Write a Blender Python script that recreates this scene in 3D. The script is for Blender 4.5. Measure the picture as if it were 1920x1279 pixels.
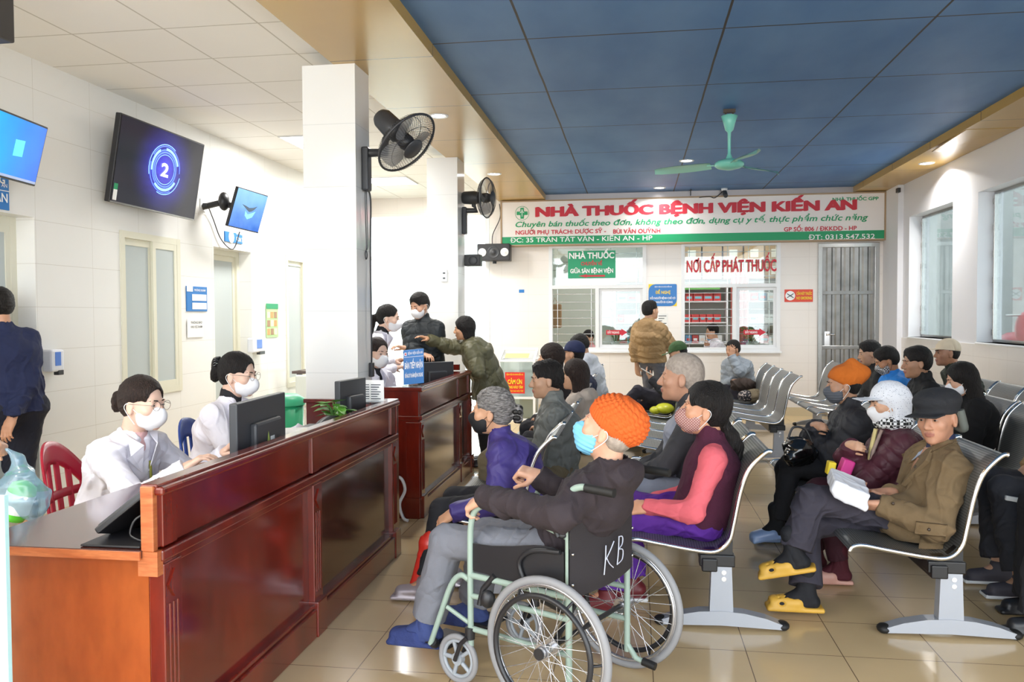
import bpy, bmesh, math, random
import numpy as np
from mathutils import Matrix, Vector
random.seed(4)
RNG = np.random.default_rng(7)
for _o in list(bpy.data.objects): bpy.data.objects.remove(_o, do_unlink=True)
SC = bpy.context.scene
COL = SC.collection
pi = math.pi
# ---------------------------------------------------------------- camera
CAM_H, FPX, CX, CY = 1.45, 1550.0, 960.0, 639.5
_d = np.array([1192.0-CX, -(590.0-CY), FPX]); _d /= np.linalg.norm(_d)
_u = np.array([0, 1.0, 0]); _z = _u-_d*_u.dot(_d); _z /= np.linalg.norm(_z)
_x = np.cross(_d, _z); _x = _x if _x[0] > 0 else -_x
RCAM = np.stack([_x, _d, _z])
def ray(px, py): return RCAM @ np.array([px-CX, -(py-CY), FPX])
def atY(px, py, Y):
    r = ray(px, py); p = r*(Y/r[1]); return np.array([p[0], p[1], p[2]+CAM_H])
def atX(px, py, X):
    r = ray(px, py); p = r*(X/r[0]); return np.array([p[0], p[1], p[2]+CAM_H])
def atZ(px, py, z=0.0):
    r = ray(px, py); p = r*((z-CAM_H)/r[2]); return np.array([p[0], p[1], z])
cd = bpy.data.cameras.new('camera'); cam = bpy.data.objects.new('camera', cd); COL.objects.link(cam)
_m = Matrix.Identity(4)
for i in range(3):
    _m[i][0] = RCAM[i, 0]; _m[i][1] = RCAM[i, 1]; _m[i][2] = -RCAM[i, 2]
_m[2][3] = CAM_H
cam.matrix_world = _m
cd.sensor_width = 36; cd.lens = FPX/1920*36; cd.clip_start = .05; cd.clip_end = 200
SC.camera = cam
# ---------------------------------------------------------------- light
SC.view_settings.view_transform = 'Standard'; SC.view_settings.look = 'None'
SC.view_settings.gamma = 1; SC.view_settings.use_curve_mapping = False
SC.view_settings.exposure = 0.88
W = bpy.data.worlds.new('overcast_sky'); SC.world = W; W.use_nodes = True
W.node_tree.nodes['Background'].inputs[0].default_value = (.90, .955, 1.0, 1)
W.node_tree.nodes['Background'].inputs[1].default_value = 3.4
def area(name, loc, sx, sy, power, col=(1, .98, .95), rot=(0, 0, 0), spread=180):
    l = bpy.data.lights.new(name, 'AREA'); l.shape = 'RECTANGLE'; l.size = sx; l.size_y = sy; l.energy = power; l.color = col
    l.spread = math.radians(spread)
    o = bpy.data.objects.new(name, l); COL.objects.link(o); o.location = loc; o.rotation_euler = rot; return o
# hall ceiling LED panels, the first seen, the rest added for light: (x, y, watts)
PANELS = [(-3.2, 8.1, 30), (-3.2, 1.1, 26), (-3.2, 10.6, 34), (-3.2, -1.0, 26)]
for x, y, p in PANELS: area('ceiling_panel_light', (x, y, 3.20), .56, .56, p)
# recessed downlights: (x, y, z, watts)
DOWN = [(-1.65, 6.88, 3.14, 16), (-1.67, 9.8, 3.14, 16), (3.24, 9.96, 3.14, 22), (.58, 9.77, 3.22, 15), (.33, 11.78, 3.22, 6)]
for x, y, z, p in DOWN:
    if p: area('downlight_lamp', (x, y, z-.03), .13, .13, p, (1, .97, .92), spread=150)
# ---------------------------------------------------------------- materials
def lin(h):
    if isinstance(h, str):
        h = h.lstrip('#'); v = [int(h[i:i+2], 16)/255 for i in (0, 2, 4)]
        return tuple(((c+.055)/1.055)**2.4 if c > .04045 else c/12.92 for c in v)
    return tuple(h)
MATS = {}
class NT:
    def __init__(s, name):
        s.m = bpy.data.materials.new(name); s.m.use_nodes = True; s.t = s.m.node_tree
        s.b = s.t.nodes['Principled BSDF']; s.out = s.t.nodes['Material Output']
    def n(s, ty, **kw):
        x = s.t.nodes.new(ty)
        for k, v in kw.items(): setattr(x, k, v)
        return x
    def l(s, a, b): s.t.links.new(a, b)
    def math(s, op, a, b=None, c=None):
        x = s.n('ShaderNodeMath', operation=op)
        for i, v in enumerate((a, b, c)):
            if v is None: continue
            if isinstance(v, (int, float)): x.inputs[i].default_value = v
            else: s.l(v, x.inputs[i])
        return x.outputs[0]
    def mix(s, f, a, b):
        x = s.n('ShaderNodeMix', data_type='RGBA')
        for i, v in ((0, f), (6, a), (7, b)):
            if isinstance(v, (int, float)): x.inputs[i].default_value = v
            elif isinstance(v, tuple): x.inputs[i].default_value = (*v[:3], 1)
            else: s.l(v, x.inputs[i])
        return x.outputs[2]
    def pos(s):
        g = s.n('ShaderNodeNewGeometry'); x = s.n('ShaderNodeSeparateXYZ'); s.l(g.outputs['Position'], x.inputs[0]); return g.outputs['Position'], x.outputs
    def obj(s):
        g = s.n('ShaderNodeTexCoord'); x = s.n('ShaderNodeSeparateXYZ'); s.l(g.outputs['Object'], x.inputs[0]); return g.outputs['Object'], x.outputs
    def noise(s, vec, scale, det=3, sc=None):
        if sc is not None:
            mp = s.n('ShaderNodeMapping'); mp.inputs['Scale'].default_value = sc; s.l(vec, mp.inputs[0]); vec = mp.outputs[0]
        x = s.n('ShaderNodeTexNoise'); x.inputs['Scale'].default_value = scale; x.inputs['Detail'].default_value = det
        s.l(vec, x.inputs['Vector']); return x.outputs['Fac']
    def bump(s, h, strength=.3, dist=.01):
        x = s.n('ShaderNodeBump'); x.inputs['Strength'].default_value = strength; x.inputs['Distance'].default_value = dist
        s.l(h, x.inputs['Height']); s.l(x.outputs[0], s.b.inputs['Normal'])
    def ramp(s, f, p0, p1):
        x = s.n('ShaderNodeMapRange'); x.inputs[1].default_value = p0; x.inputs[2].default_value = p1; s.l(f, x.inputs[0]); return x.outputs[0]
def plain(name, col, rough=.5, metal=0., bump=0, bscale=60, var=0, vscale=6, coat=0, alpha=1, sss=0, spec=.5, emit=0, stretch=None, sheen=0):
    if name in MATS: return MATS[name]
    n = NT(name); c = lin(col); b = n.b
    b.inputs['Base Color'].default_value = (*c, 1); b.inputs['Roughness'].default_value = rough; b.inputs['Metallic'].default_value = metal
    b.inputs['Specular IOR Level'].default_value = spec
    if coat: b.inputs['Coat Weight'].default_value = coat; b.inputs['Coat Roughness'].default_value = .08
    if alpha < 1: b.inputs['Alpha'].default_value = alpha
    if sheen: b.inputs['Sheen Weight'].default_value = sheen
    if sss:
        b.inputs['Subsurface Weight'].default_value = sss; b.inputs['Subsurface Radius'].default_value = (.012, .005, .003); b.inputs['Subsurface Scale'].default_value = 1
    if emit: b.inputs['Emission Color'].default_value = (*c, 1); b.inputs['Emission Strength'].default_value = emit
    v, _ = n.obj()
    if var:
        f = n.noise(v, vscale, 4, stretch); f = n.ramp(f, .3, .7)
        n.l(n.mix(f, tuple(x*(1-var) for x in c), tuple(min(1, x*(1+var)) for x in c)), b.inputs['Base Color'])
    if bump: n.bump(n.noise(v, bscale, 3, stretch), bump, .004)
    MATS[name] = n.m; return n.m
def gridmask(n, u, v, su, sv, ou=0, ov=0, w=.004):
    r = None
    for c, s_, o in ((u, su, ou), (v, sv, ov)):
        if s_ is None: continue
        f = n.math('FRACT', n.math('DIVIDE', n.math('SUBTRACT', c, o-s_*50+w/2), s_))
        m = n.math('LESS_THAN', f, w/s_)
        r = m if r is None else n.math('MAXIMUM', r, m)
    return r
def tiled(name, col, line, ax, su, sv, ou=0, ov=0, w=.004, rough=.15, var=.03, vscale=2, spec=.5, bumpy=.2):
    if name in MATS: return MATS[name]
    n = NT(name); p, xs = n.pos(); u, v = (xs['XYZ'.index(a)] for a in ax)
    g = gridmask(n, u, v, su, sv, ou, ov, w); c = lin(col)
    f = n.ramp(n.noise(p, vscale, 5), .3, .7)
    base = n.mix(f, tuple(x*(1-var) for x in c), tuple(min(1, x*(1+var)) for x in c))
    n.l(n.mix(g, base, lin(line)), n.b.inputs['Base Color'])
    n.b.inputs['Roughness'].default_value = rough; n.b.inputs['Specular IOR Level'].default_value = spec
    if bumpy: n.bump(n.math('SUBTRACT', 1.0, g), bumpy, .002)
    MATS[name] = n.m; return n.m
def wood(name, c1, c2, rough=.25, coat=.5, stretch=(1, 1, 9), scale=5):
    if name in MATS: return MATS[name]
    n = NT(name); v, _ = n.obj()
    f = n.ramp(n.noise(v, scale, 8, stretch), .32, .68); f2 = n.ramp(n.noise(v, scale*6, 4, stretch), .35, .7)
    c = n.mix(f, lin(c1), lin(c2)); c = n.mix(n.math('MULTIPLY', f2, .35), c, tuple(x*.45 for x in lin(c1)))
    n.l(c, n.b.inputs['Base Color']); n.b.inputs['Roughness'].default_value = rough
    n.b.inputs['Coat Weight'].default_value = coat; n.b.inputs['Coat Roughness'].default_value = .12
    MATS[name] = n.m; return n.m
def glassy(name, tint='#f4faf8', refl=.08, rough=.02, base=0.0, basecol='#cfd6d6'):
    """thin pane: lets light straight through, mirrors a little, optional frosted film"""
    if name in MATS: return MATS[name]
    n = NT(name); tr = n.n('ShaderNodeBsdfTransparent'); tr.inputs[0].default_value = (*lin(tint), 1)
    gl = n.n('ShaderNodeBsdfGlossy'); gl.inputs['Roughness'].default_value = rough
    fr = n.n('ShaderNodeFresnel'); fr.inputs[0].default_value = 1.5
    f = n.math('ADD', n.math('MULTIPLY', fr.outputs[0], .6), refl); f = n.math('MINIMUM', f, 1)
    mx = n.n('ShaderNodeMixShader'); n.l(f, mx.inputs[0]); n.l(tr.outputs[0], mx.inputs[1]); n.l(gl.outputs[0], mx.inputs[2])
    last = mx
    if base:
        df = n.n('ShaderNodeBsdfDiffuse'); df.inputs[0].default_value = (*lin(basecol), 1)
        m2 = n.n('ShaderNodeMixShader'); m2.inputs[0].default_value = base; n.l(mx.outputs[0], m2.inputs[1]); n.l(df.outputs[0], m2.inputs[2]); last = m2
    n.l(last.outputs[0], n.out.inputs['Surface']); MATS[name] = n.m; return n.m
# ---------------------------------------------------------------- objects
def put(o, parent=None):
    COL.objects.link(o)
    if parent is not None:
        o.parent = parent
        o.matrix_parent_inverse = Matrix.Translation(-parent.location) if parent.type == 'EMPTY' else Matrix.Identity(4)
    return o
def tag(o, label=None, cat=None, group=None, kind=None):
    if label: o['label'] = label
    if cat: o['category'] = cat
    if group: o['group'] = group
    if kind: o['kind'] = kind
    return o
def thing(name, label, cat, loc=(0, 0, 0), group=None):
    o = bpy.data.objects.new(name, None); COL.objects.link(o); o.location = tuple(float(v) for v in loc); o.empty_display_size = .1
    return tag(o, label, cat, group)
def copy_tree(o, parent=None):
    c = o.copy(); COL.objects.link(c)
    if parent is not None: c.parent = parent; c.matrix_parent_inverse = o.matrix_parent_inverse.copy()
    for ch in o.children: copy_tree(ch, c)
    return c
def npmesh(name, V, F, mats, parent=None, smooth=True, mi=None):
    me = bpy.data.meshes.new(name); V = np.asarray(V, dtype=np.float32); F = np.asarray(F, dtype=np.int32)
    me.vertices.add(len(V)); me.vertices.foreach_set('co', V.ravel())
    k = F.shape[1] if len(F) else 4
    me.loops.add(F.size); me.loops.foreach_set('vertex_index', F.ravel())
    me.polygons.add(len(F)); me.polygons.foreach_set('loop_start', np.arange(0, F.size, k, dtype=np.int32))
    me.update(calc_edges=True)
    if smooth: me.polygons.foreach_set('use_smooth', np.ones(len(F), dtype=bool))
    for m in (mats if isinstance(mats, (list, tuple)) else [mats]): me.materials.append(m)
    if mi is not None: me.polygons.foreach_set('material_index', np.asarray(mi, dtype=np.int32))
    return put(bpy.data.objects.new(name, me), parent)
def V3(*a): return np.array(a, dtype=float)
def unit(v):
    v = np.asarray(v, float); l = np.linalg.norm(v); return v/l if l > 1e-9 else v
class MB:
    """collects shapes into one mesh"""
    def __init__(s, jit=.0002): s.v = []; s.f = []; s.mi = []; s.sm = []; s.m = 0; s.jit = jit; s.nb = 0
    def add(s, V, F, smooth=False):
        b = len(s.v); s.v += [tuple(float(c) for c in p) for p in V]
        for f in F: s.f.append([b+i for i in f]); s.mi.append(s.m); s.sm.append(smooth)
        return s
    def mat(s, i): s.m = i; return s
    def box(s, lo, hi, bev=0):
        x0, y0, z0 = lo; x1, y1, z1 = hi
        x0, x1 = min(x0, x1), max(x0, x1); y0, y1 = min(y0, y1), max(y0, y1); z0, z1 = min(z0, z1), max(z0, z1)
        e = s.jit*(s.nb % 6); s.nb += 1; x0 -= e; y0 -= e; z0 -= e; x1 += e; y1 += e; z1 += e   # joints never share a plane
        if bev:
            b = bmesh.new(); bmesh.ops.create_cube(b, size=1)
            for v in b.verts: v.co = ((x0+x1)/2+v.co.x*(x1-x0), (y0+y1)/2+v.co.y*(y1-y0), (z0+z1)/2+v.co.z*(z1-z0))
            bev = min(bev, .49*min(x1-x0, y1-y0, z1-z0))
            bmesh.ops.bevel(b, geom=list(b.edges), offset=bev, segments=2, affect='EDGES', profile=.5)
            b.verts.index_update(); s.add([v.co for v in b.verts], [[v.index for v in f.verts] for f in b.faces]); b.free(); return s
        return s.add([(x0, y0, z0), (x1, y0, z0), (x1, y1, z0), (x0, y1, z0), (x0, y0, z1), (x1, y0, z1), (x1, y1, z1), (x0, y1, z1)],
                     [(0, 3, 2, 1), (4, 5, 6, 7), (0, 1, 5, 4), (1, 2, 6, 5), (2, 3, 7, 6), (3, 0, 4, 7)])
    def obox(s, c, R, half, bev=0):
        """oriented box: R columns are its axes"""
        t = MB(); t.box([-h for h in half], half, bev)
        return s.add([np.asarray(c)+R@np.array(v) for v in t.v], t.f)
    def quad(s, *P): return s.add(P, [list(range(len(P)))])
    def prism(s, P, ext, smooth=False):
        n = len(P); P = [np.asarray(p, float) for p in P]; e = np.asarray(ext, float)
        s.add(P+[p+e for p in P], [list(range(n))[::-1], list(range(n, 2*n))]+[[i, (i+1) % n, n+(i+1) % n, n+i] for i in range(n)], smooth); return s
    def tube(s, P, r, n=8, closed=False, cap=True, flat=None):
        P = [np.asarray(p, float) for p in P]; m = len(P); rr = r if hasattr(r, '__len__') else [r]*m
        T = []
        for i in range(m):
            a = P[(i-1) % m] if (closed or i > 0) else P[i]; b = P[(i+1) % m] if (closed or i < m-1) else P[i]; T.append(unit(b-a))
        u = np.cross(T[0], V3(0, 0, 1));
        if np.linalg.norm(u) < .1: u = np.cross(T[0], V3(0, 1, 0))
        u = unit(u); V = []
        for i in range(m):
            u = unit(u-T[i]*u.dot(T[i])); w = np.cross(T[i], u)
            for k in range(n):
                a = 2*pi*k/n; V.append(P[i]+rr[i]*(math.cos(a)*u+math.sin(a)*w*(flat or 1)))
        F = [[i*n+k, i*n+(k+1) % n, ((i+1) % m)*n+(k+1) % n, ((i+1) % m)*n+k] for i in range(m if closed else m-1) for k in range(n)]
        s.add(V, F, True)
        if cap and not closed:
            s.add(V[:n], [list(range(n))[::-1]]); s.add(V[-n:], [list(range(n))])
        return s
    def cyl(s, a, b, r, n=16, r2=None): return s.tube([a, b], [r, r if r2 is None else r2], n)
    def lathe(s, prof, c, axis=(0, 0, 1), n=24, up=None):
        """prof: (radius, height) along axis"""
        ax = unit(axis); u = np.cross(ax, V3(0, 0, 1)) if abs(ax[2]) < .9 else V3(1, 0, 0); u = unit(u-ax*u.dot(ax)); w = np.cross(ax, u); c = np.asarray(c, float)
        V = [c+ax*h+r*(math.cos(2*pi*k/n)*u+math.sin(2*pi*k/n)*w) for r, h in prof for k in range(n)]
        m = len(prof)
        return s.add(V, [[i*n+k, i*n+(k+1) % n, (i+1)*n+(k+1) % n, (i+1)*n+k] for i in range(m-1) for k in range(n)], True)
    def ell(s, c, r, n=14, R=None):
        V = []; F = []; m = n//2+1; c = np.asarray(c, float); R = np.eye(3) if R is None else R
        for i in range(m+1):
            t = pi*i/m
            for k in range(n):
                a = 2*pi*k/n; V.append(c+R@np.array([r[0]*math.sin(t)*math.cos(a), r[1]*math.sin(t)*math.sin(a), r[2]*math.cos(t)]))
        F = [[i*n+k, (i+1)*n+k, (i+1)*n+(k+1) % n, i*n+(k+1) % n] for i in range(m) for k in range(n)]
        return s.add(V, F, True)
    def build(s, name, mats, parent=None):
        me = bpy.data.meshes.new(name); me.from_pydata(s.v, [], s.f)
        for m in (mats if isinstance(mats, (list, tuple)) else [mats]): me.materials.append(m)
        me.polygons.foreach_set('material_index', np.array(s.mi, dtype=np.int32)); me.polygons.foreach_set('use_smooth', np.array(s.sm, dtype=bool))
        me.update()
        return put(bpy.data.objects.new(name, me), parent)
def structure(name, mb, m): return tag(mb.build(name, m), kind='structure')
def _inside(p, L):
    x, y = p; c = False; j = len(L)-1
    for i in range(len(L)):
        if (L[i][1] > y) != (L[j][1] > y) and x < (L[j][0]-L[i][0])*(y-L[i][1])/(L[j][1]-L[i][1])+L[i][0]: c = not c
        j = i
    return c
def _outlines(body, shear, spacing):
    c = bpy.data.curves.new('t', 'FONT'); c.body = body; c.size = 1; c.shear = shear; c.space_character = spacing; c.resolution_u = 3; c.fill_mode = 'NONE'
    o = bpy.data.objects.new('t', c); COL.objects.link(o); dg = bpy.context.evaluated_depsgraph_get(); dg.update()
    me = bpy.data.meshes.new_from_object(o.evaluated_get(dg)); bpy.data.objects.remove(o); bpy.data.curves.remove(c)
    V = [(v.co.x, v.co.y) for v in me.vertices]; nx = {}
    for e in me.edges: nx.setdefault(e.vertices[0], []).append(e.vertices[1]); nx.setdefault(e.vertices[1], []).append(e.vertices[0])
    bpy.data.meshes.remove(me); seen = set(); loops = []
    for st in range(len(V)):
        if st in seen or st not in nx: continue
        L = [st]; seen.add(st); cur = st
        while True:
            n_ = [q for q in nx[cur] if q not in seen]
            if not n_: break
            cur = min(n_, key=lambda q: abs(q-cur)); seen.add(cur); L.append(cur)
        P = [V[i] for i in L]; Q = [P[0]]
        for q in P[1:]:
            if math.dist(q, Q[-1]) > 1e-4: Q.append(q)
        if math.dist(Q[0], Q[-1]) < 1e-4: Q.pop()
        if len(Q) > 2: loops.append(Q)
    return loops
def _area(L): return .5*sum(L[i-1][0]*L[i][1]-L[i][0]*L[i-1][1] for i in range(len(L)))
def text(s, body, size, origin, ux, uz, m, parent, width=None, depth=.002, bold=0, shear=0, align='LEFT', name='lettering', spacing=1):
    """lettering as geometry; origin = left baseline, ux = reading direction, uz = up"""
    from mathutils.geometry import tessellate_polygon
    loops = _outlines(body, shear, spacing); par = []
    for i, L in enumerate(loops):
        bx = (min(q[0] for q in L), max(q[0] for q in L)); c = []
        for j, K in enumerate(loops):
            if j != i and abs(_area(K)) > abs(_area(L)) and all(_inside(q, K) for q in L): c.append(j)
        par.append(c)
    outer = [i for i in range(len(loops)) if len(par[i]) % 2 == 0]; hole = [i for i in range(len(loops)) if len(par[i]) % 2]
    for i in outer:
        if _area(loops[i]) < 0: loops[i] = loops[i][::-1]
    for i in hole:
        if _area(loops[i]) > 0: loops[i] = loops[i][::-1]
    own = {i: [] for i in outer}
    for h in hole: own[min([j for j in par[h] if j in own], key=lambda q: abs(_area(loops[q])))].append(h)
    xs = [q[0] for L in loops for q in L]; x0, x1 = min(xs), max(xs); k = (width/(x1-x0)) if width else size
    ux = unit(ux); uz = unit(uz); n_ = np.cross(ux, uz); O = np.asarray(origin, float); s.m = m
    def grow(L, d):
        out = []
        for i in range(len(L)):
            a, b, c = L[i-1], L[i], L[(i+1) % len(L)]; e1 = (b[0]-a[0], b[1]-a[1]); e2 = (c[0]-b[0], c[1]-b[1]); l1 = math.hypot(*e1) or 1; l2 = math.hypot(*e2) or 1
            nx_, ny_ = e1[1]/l1+e2[1]/l2, -e1[0]/l1-e2[0]/l2; q = math.hypot(nx_, ny_)
            if q < .3: out.append(b); continue
            f = min(1.8, 2/q)/q; out.append((b[0]+nx_*f*d, b[1]+ny_*f*d))
        return out
    G = [grow(L, min(.03, max(.012, bold/size))) for L in loops]
    for i in outer:
        polys = [G[i]]+[G[h] for h in own[i]]; flat = [q for L in polys for q in L]
        tri = tessellate_polygon([[Vector((q[0], q[1], 0)) for q in L] for L in polys])
        s.add([O+ux*(q[0]-x0)*k+uz*q[1]*size+n_*depth for q in flat], [list(t_) if _area([flat[j] for j in t_]) > 0 else list(t_)[::-1] for t_ in tri])
    return s
def seq(a, b, n): return [a+(b-a)*i/(n-1) for i in range(n)]
def spline(P, n=6, closed=False):
    P = [np.asarray(p, float) for p in P]; m = len(P); out = []
    for i in range(m if closed else m-1):
        g = (lambda j: P[j % m]) if closed else (lambda j: P[min(max(j, 0), m-1)])
        a, b, c, d = g(i-1), g(i), g(i+1), g(i+2)
        for k in range(n):
            t = k/n; out.append(.5*((2*b)+(c-a)*t+(2*a-5*b+4*c-d)*t*t+(3*b-a-3*c+d)*t**3))
    if not closed: out.append(P[-1])
    return out
X_, Y_, Z_ = V3(1, 0, 0), V3(0, 1, 0), V3(0, 0, 1)
# ================================================================ the room
LX, RX, BY, Y0 = -4.1, 3.48, 12.2, -1.6        # left wall, right wall, back wall, open front of the hall
ZW, ZB, ZM = 3.23, 3.22, 3.14                  # white ceiling, blue ceiling, yellow bulkheads
m_wallL = tiled('white glazed wall tile left', '#eaeae7', '#cfccc4', 'YZ', .60, .30, 5.18, .02, .003, .18, .015)
m_wallB = tiled('cream glazed wall tile back', '#e8e2dc', '#d6cfc8', 'XZ', .40, .25, 0.02, 0, .003, .2, .015)
m_wallR = tiled('cream glazed wall tile right', '#e3ddd6', '#cfc8c0', 'YZ', .40, .25, 0, 0, .003, .2, .02)
m_paint = plain('white wall paint', '#e2e2e6', .45, bump=.03, bscale=40)
m_col = tiled('white column tile', '#e6e7e6', '#cdd0d0', 'XZ', None, .42, 0, .22, .003, .12, .01)
m_floor = tiled('beige polished floor tile', '#d0b68c', '#76624a', 'XY', .40, .40, .065, .02, .004, .16, .07, 1.6, .5)
m_white = tiled('white ceiling board', '#f0f0ee', '#c6c4be', 'XY', .62, .60, -2.90, 4.78, .012, .7, .01)
m_yel = tiled('yellow ceiling board', '#bb9850', '#4a3a18', 'XY', None, 1.27, 0, 5.3, .012, .28, .05, 1.5)
# blue boards: dusty, with dark sagging joints
n = NT('blue ceiling board'); p, xs = n.pos()
wob = n.math('MULTIPLY', n.math('SUBTRACT', n.noise(p, 1.5, 3), .5), .012)
g = gridmask(n, n.math('ADD', xs[0], wob), n.math('ADD', xs[1], wob), 1.235, 1.27, -.71, 5.3, .015)
f = n.ramp(n.noise(p, 2.2, 6, (1, .45, 1)), .35, .75)
bc = n.mix(f, lin('#4572a8'), lin('#5c86b6')); n.l(n.mix(g, bc, lin('#2a2620')), n.b.inputs['Base Color'])
n.b.inputs['Roughness'].default_value = .55; n.bump(n.math('SUBTRACT', 1.0, g), .4, .006); m_blue = n.m
m_cream = plain('cream window frame', '#dcdac8', .35); m_alu = plain('white painted aluminium', '#e6e8ea', .35)
m_steel = plain('brushed stainless steel', '#a9a9a6', .22, 1, bump=.08, bscale=20, stretch=(1, 1, .05)); m_chrome = plain('chrome', '#d8d8d8', .1, 1)
m_black = plain('black plastic', '#232326', .4); m_blackr = plain('black rubber', '#161616', .6); m_dgrey = plain('dark grey plastic', '#37393d', .4)
m_paper = plain('white paper', '#f2f2ef', .7); m_red = plain('red print', '#c8283a', .5); m_grn = plain('green print', '#169a63', .5); m_blu = plain('blue sign panel', '#1c74bf', .35)
m_whitep = plain('white print', '#f4f6f6', .5); m_yelp = plain('yellow print', '#f2d42a', .5); m_dark = plain('dark print', '#444b52', .6)
m_frost = glassy('frosted glass', '#dfe6e6', .06, .15, .8, '#cdd6d6'); m_glass = glassy('clear glass')
m_lamp = plain('lit lamp diffuser', '#ffffff', .5, emit=14)

m_out = plain('outdoor paving', '#cfccc6', .8)
b = MB().box((-14, BY+.12, -.12), (9, BY+14, -.02)); structure('ground', b, m_out)
b = MB().box((LX-.5, Y0-6, -.1), (RX+.3, BY+2.9, 0)); structure('floor', b, m_floor)
b = MB().box((LX-.5, Y0, ZW), (-1.97, BY+.2, ZW+.1)); structure('ceiling_white', b, m_white)
b = MB().box((-1.4, Y0, ZB), (3.1, BY+.2, ZB+.1)); structure('ceiling_blue', b, m_blue)
b = MB().box((-2.01, Y0, ZM), (-1.31, BY, ZM+.22)); structure('trim_bulkhead_left', b, m_yel)
b = MB().box((3.0, Y0, ZM), (RX+.25, BY, ZM+.22)); structure('trim_bulkhead_right', b, m_yel)
# a sagging board of the right bulkhead
b = MB().prism([(3.01, 8.2, ZM-.004), (3.46, 8.2, ZM-.003), (3.46, 9.1, ZM-.012), (3.01, 9.1, ZM-.035)], (0, 0, .012)); tag(b.build('ceiling_board', m_yel), 'sagging yellow board loose from the right ceiling bulkhead', 'ceiling board')

# left wall with window and door recesses (y0, y1, z0, z1)
def wall_x(name, X, th, y0, y1, z1, holes, m):
    b = MB(0); ys = sorted({y0, y1, *[h[0] for h in holes], *[h[1] for h in holes]})
    for a, c in zip(ys[:-1], ys[1:]):
        hs = [h for h in holes if h[0] <= a and h[1] >= c]
        z = 0
        for h in sorted(hs, key=lambda q: q[2]):
            if h[2] > z: b.box((X, a, z), (X+th, c, h[2]))
            z = h[3]
        if z < z1: b.box((X, a, z), (X+th, c, z1))
    return structure(name, b, m)
holesL = [(3.9, 5.17, 0, 2.14), (6.12, 7.0, .78, 2.15), (7.62, 8.42, 0, 2.14), (9.3, 10.3, .6, 2.17)]
wall_x('wall_left', LX, -.28, Y0, BY, ZW, holesL, m_wallL)
b = MB().box((LX-.3, Y0, 0), (LX-.32, BY, ZW)); structure('wall_left_backing', b, m_wallL)
def slider(name, y0, y1, z0, z1, X, label, n_=2, fw=.055):
    """sliding window or door with cream frames and frosted panes, in a wall that faces +x"""
    b = MB()
    for a, c, d, e in ((y0+fw, y1-fw, z0, z0+fw), (y0+fw, y1-fw, z1-fw, z1), (y0, y0+fw, z0, z1), (y1-fw, y1, z0, z1)): b.box((X, a, d), (X+.06, c, e))
    o = structure(name, b, m_cream); o['label'] = label
    w = (y1-y0)/n_
    for i in range(n_):
        a, c = y0+i*w+(.01 if i else fw), y0+(i+1)*w+(.03 if i < n_-1 else -fw); xo = X+.012+.024*i
        b = MB()
        for p_, q_, d, e in ((a+fw*.8, c-fw*.8, z0+fw, z0+2*fw), (a+fw*.8, c-fw*.8, z1-2*fw, z1-fw), (a, a+fw*.8, z0+fw, z1-fw), (c-fw*.8, c, z0+fw, z1-fw)): b.box((xo, p_, d), (xo+.022, q_, e))
        b.build('sash', m_cream, o); MB().box((xo+.008, a+.03, z0+fw), (xo+.014, c-.03, z1-fw)).build('pane', m_frost, o)
slider('door_1', 3.9, 5.17, 0, 2.14, LX-.2, 'cream framed sliding door at the far left')
slider('window_1', 6.12, 7.0, .78, 2.15, LX-.05, 'cream framed sliding window with frosted panes')
slider('door_2', 7.62, 8.42, 0, 2.14, LX-.2, 'cream framed door with frosted pane in a tiled recess', 1)
slider('window_2', 9.3, 10.3, .6, 2.17, LX-.05, 'cream framed window beyond the first column')
b = MB()
for a, c in ((Y0, 3.9), (5.17, 7.62), (8.42, BY)): b.box((LX, a, 0), (LX+.012, c, .07))
structure('baseboard_left', b, plain('beige skirting tile', '#cfc0a0', .25))
# columns
for i, (x0, y0, x1, y1) in enumerate(((-2.23, 5.37, -1.86, 5.66), (-2.22, 8.7, -1.885, 9.06))):
    structure('trim_column_%d' % (i+1), MB().box((x0, y0, 0), (x1, y1, ZM)), m_col)
# back wall: glazed exit at left, two service windows, steel door
WB = [(-4.1, -2.16, 0, 2.95), (-1.27, .15, .92, 2.48), (.65, 2.03, .92, 2.48), (2.54, 3.36, 0, 2.44)]
b = MB(0); xs_ = sorted({LX-.3, RX+.2, *[h[0] for h in WB], *[h[1] for h in WB]})
for a, c in zip(xs_[:-1], xs_[1:]):
    hs = [h for h in WB if h[0] <= a and h[1] >= c]
    if hs:
        h = hs[0]
        if h[2] > 0: b.box((a, BY, 0), (c, BY+.14, h[2]))
        b.box((a, BY, h[3]), (c, BY+.14, 3.35))
    else: b.box((a, BY, 0), (c, BY+.14, 3.35))
structure('wall_back', b, m_wallB)
b = MB().box((-1.31, BY-.03, 3.08), (3.4, BY, ZB)); structure('trim_back', b, plain('stainless trim band', '#b5aeac', .3, .6))
structure('baseboard_back', MB().box((-2.16, BY-.012, 0), (2.5, BY, .12)), plain('beige skirting tile', '#cfc0a0', .25))
# glazed exit frame at the left end
b = MB()
for x in (-4.08, -3.12, -2.2): b.box((x-.03, BY+.02, 0), (x+.03, BY+.08, 2.95))
b.box((-4.1, BY+.02, 2.3), (-2.16, BY+.08, 2.36)); o = structure('door_3', b, m_alu); MB().box((-4.1, BY+.045, 0), (-2.16, BY+.052, 2.95)).build('pane', m_glass, o)
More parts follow.
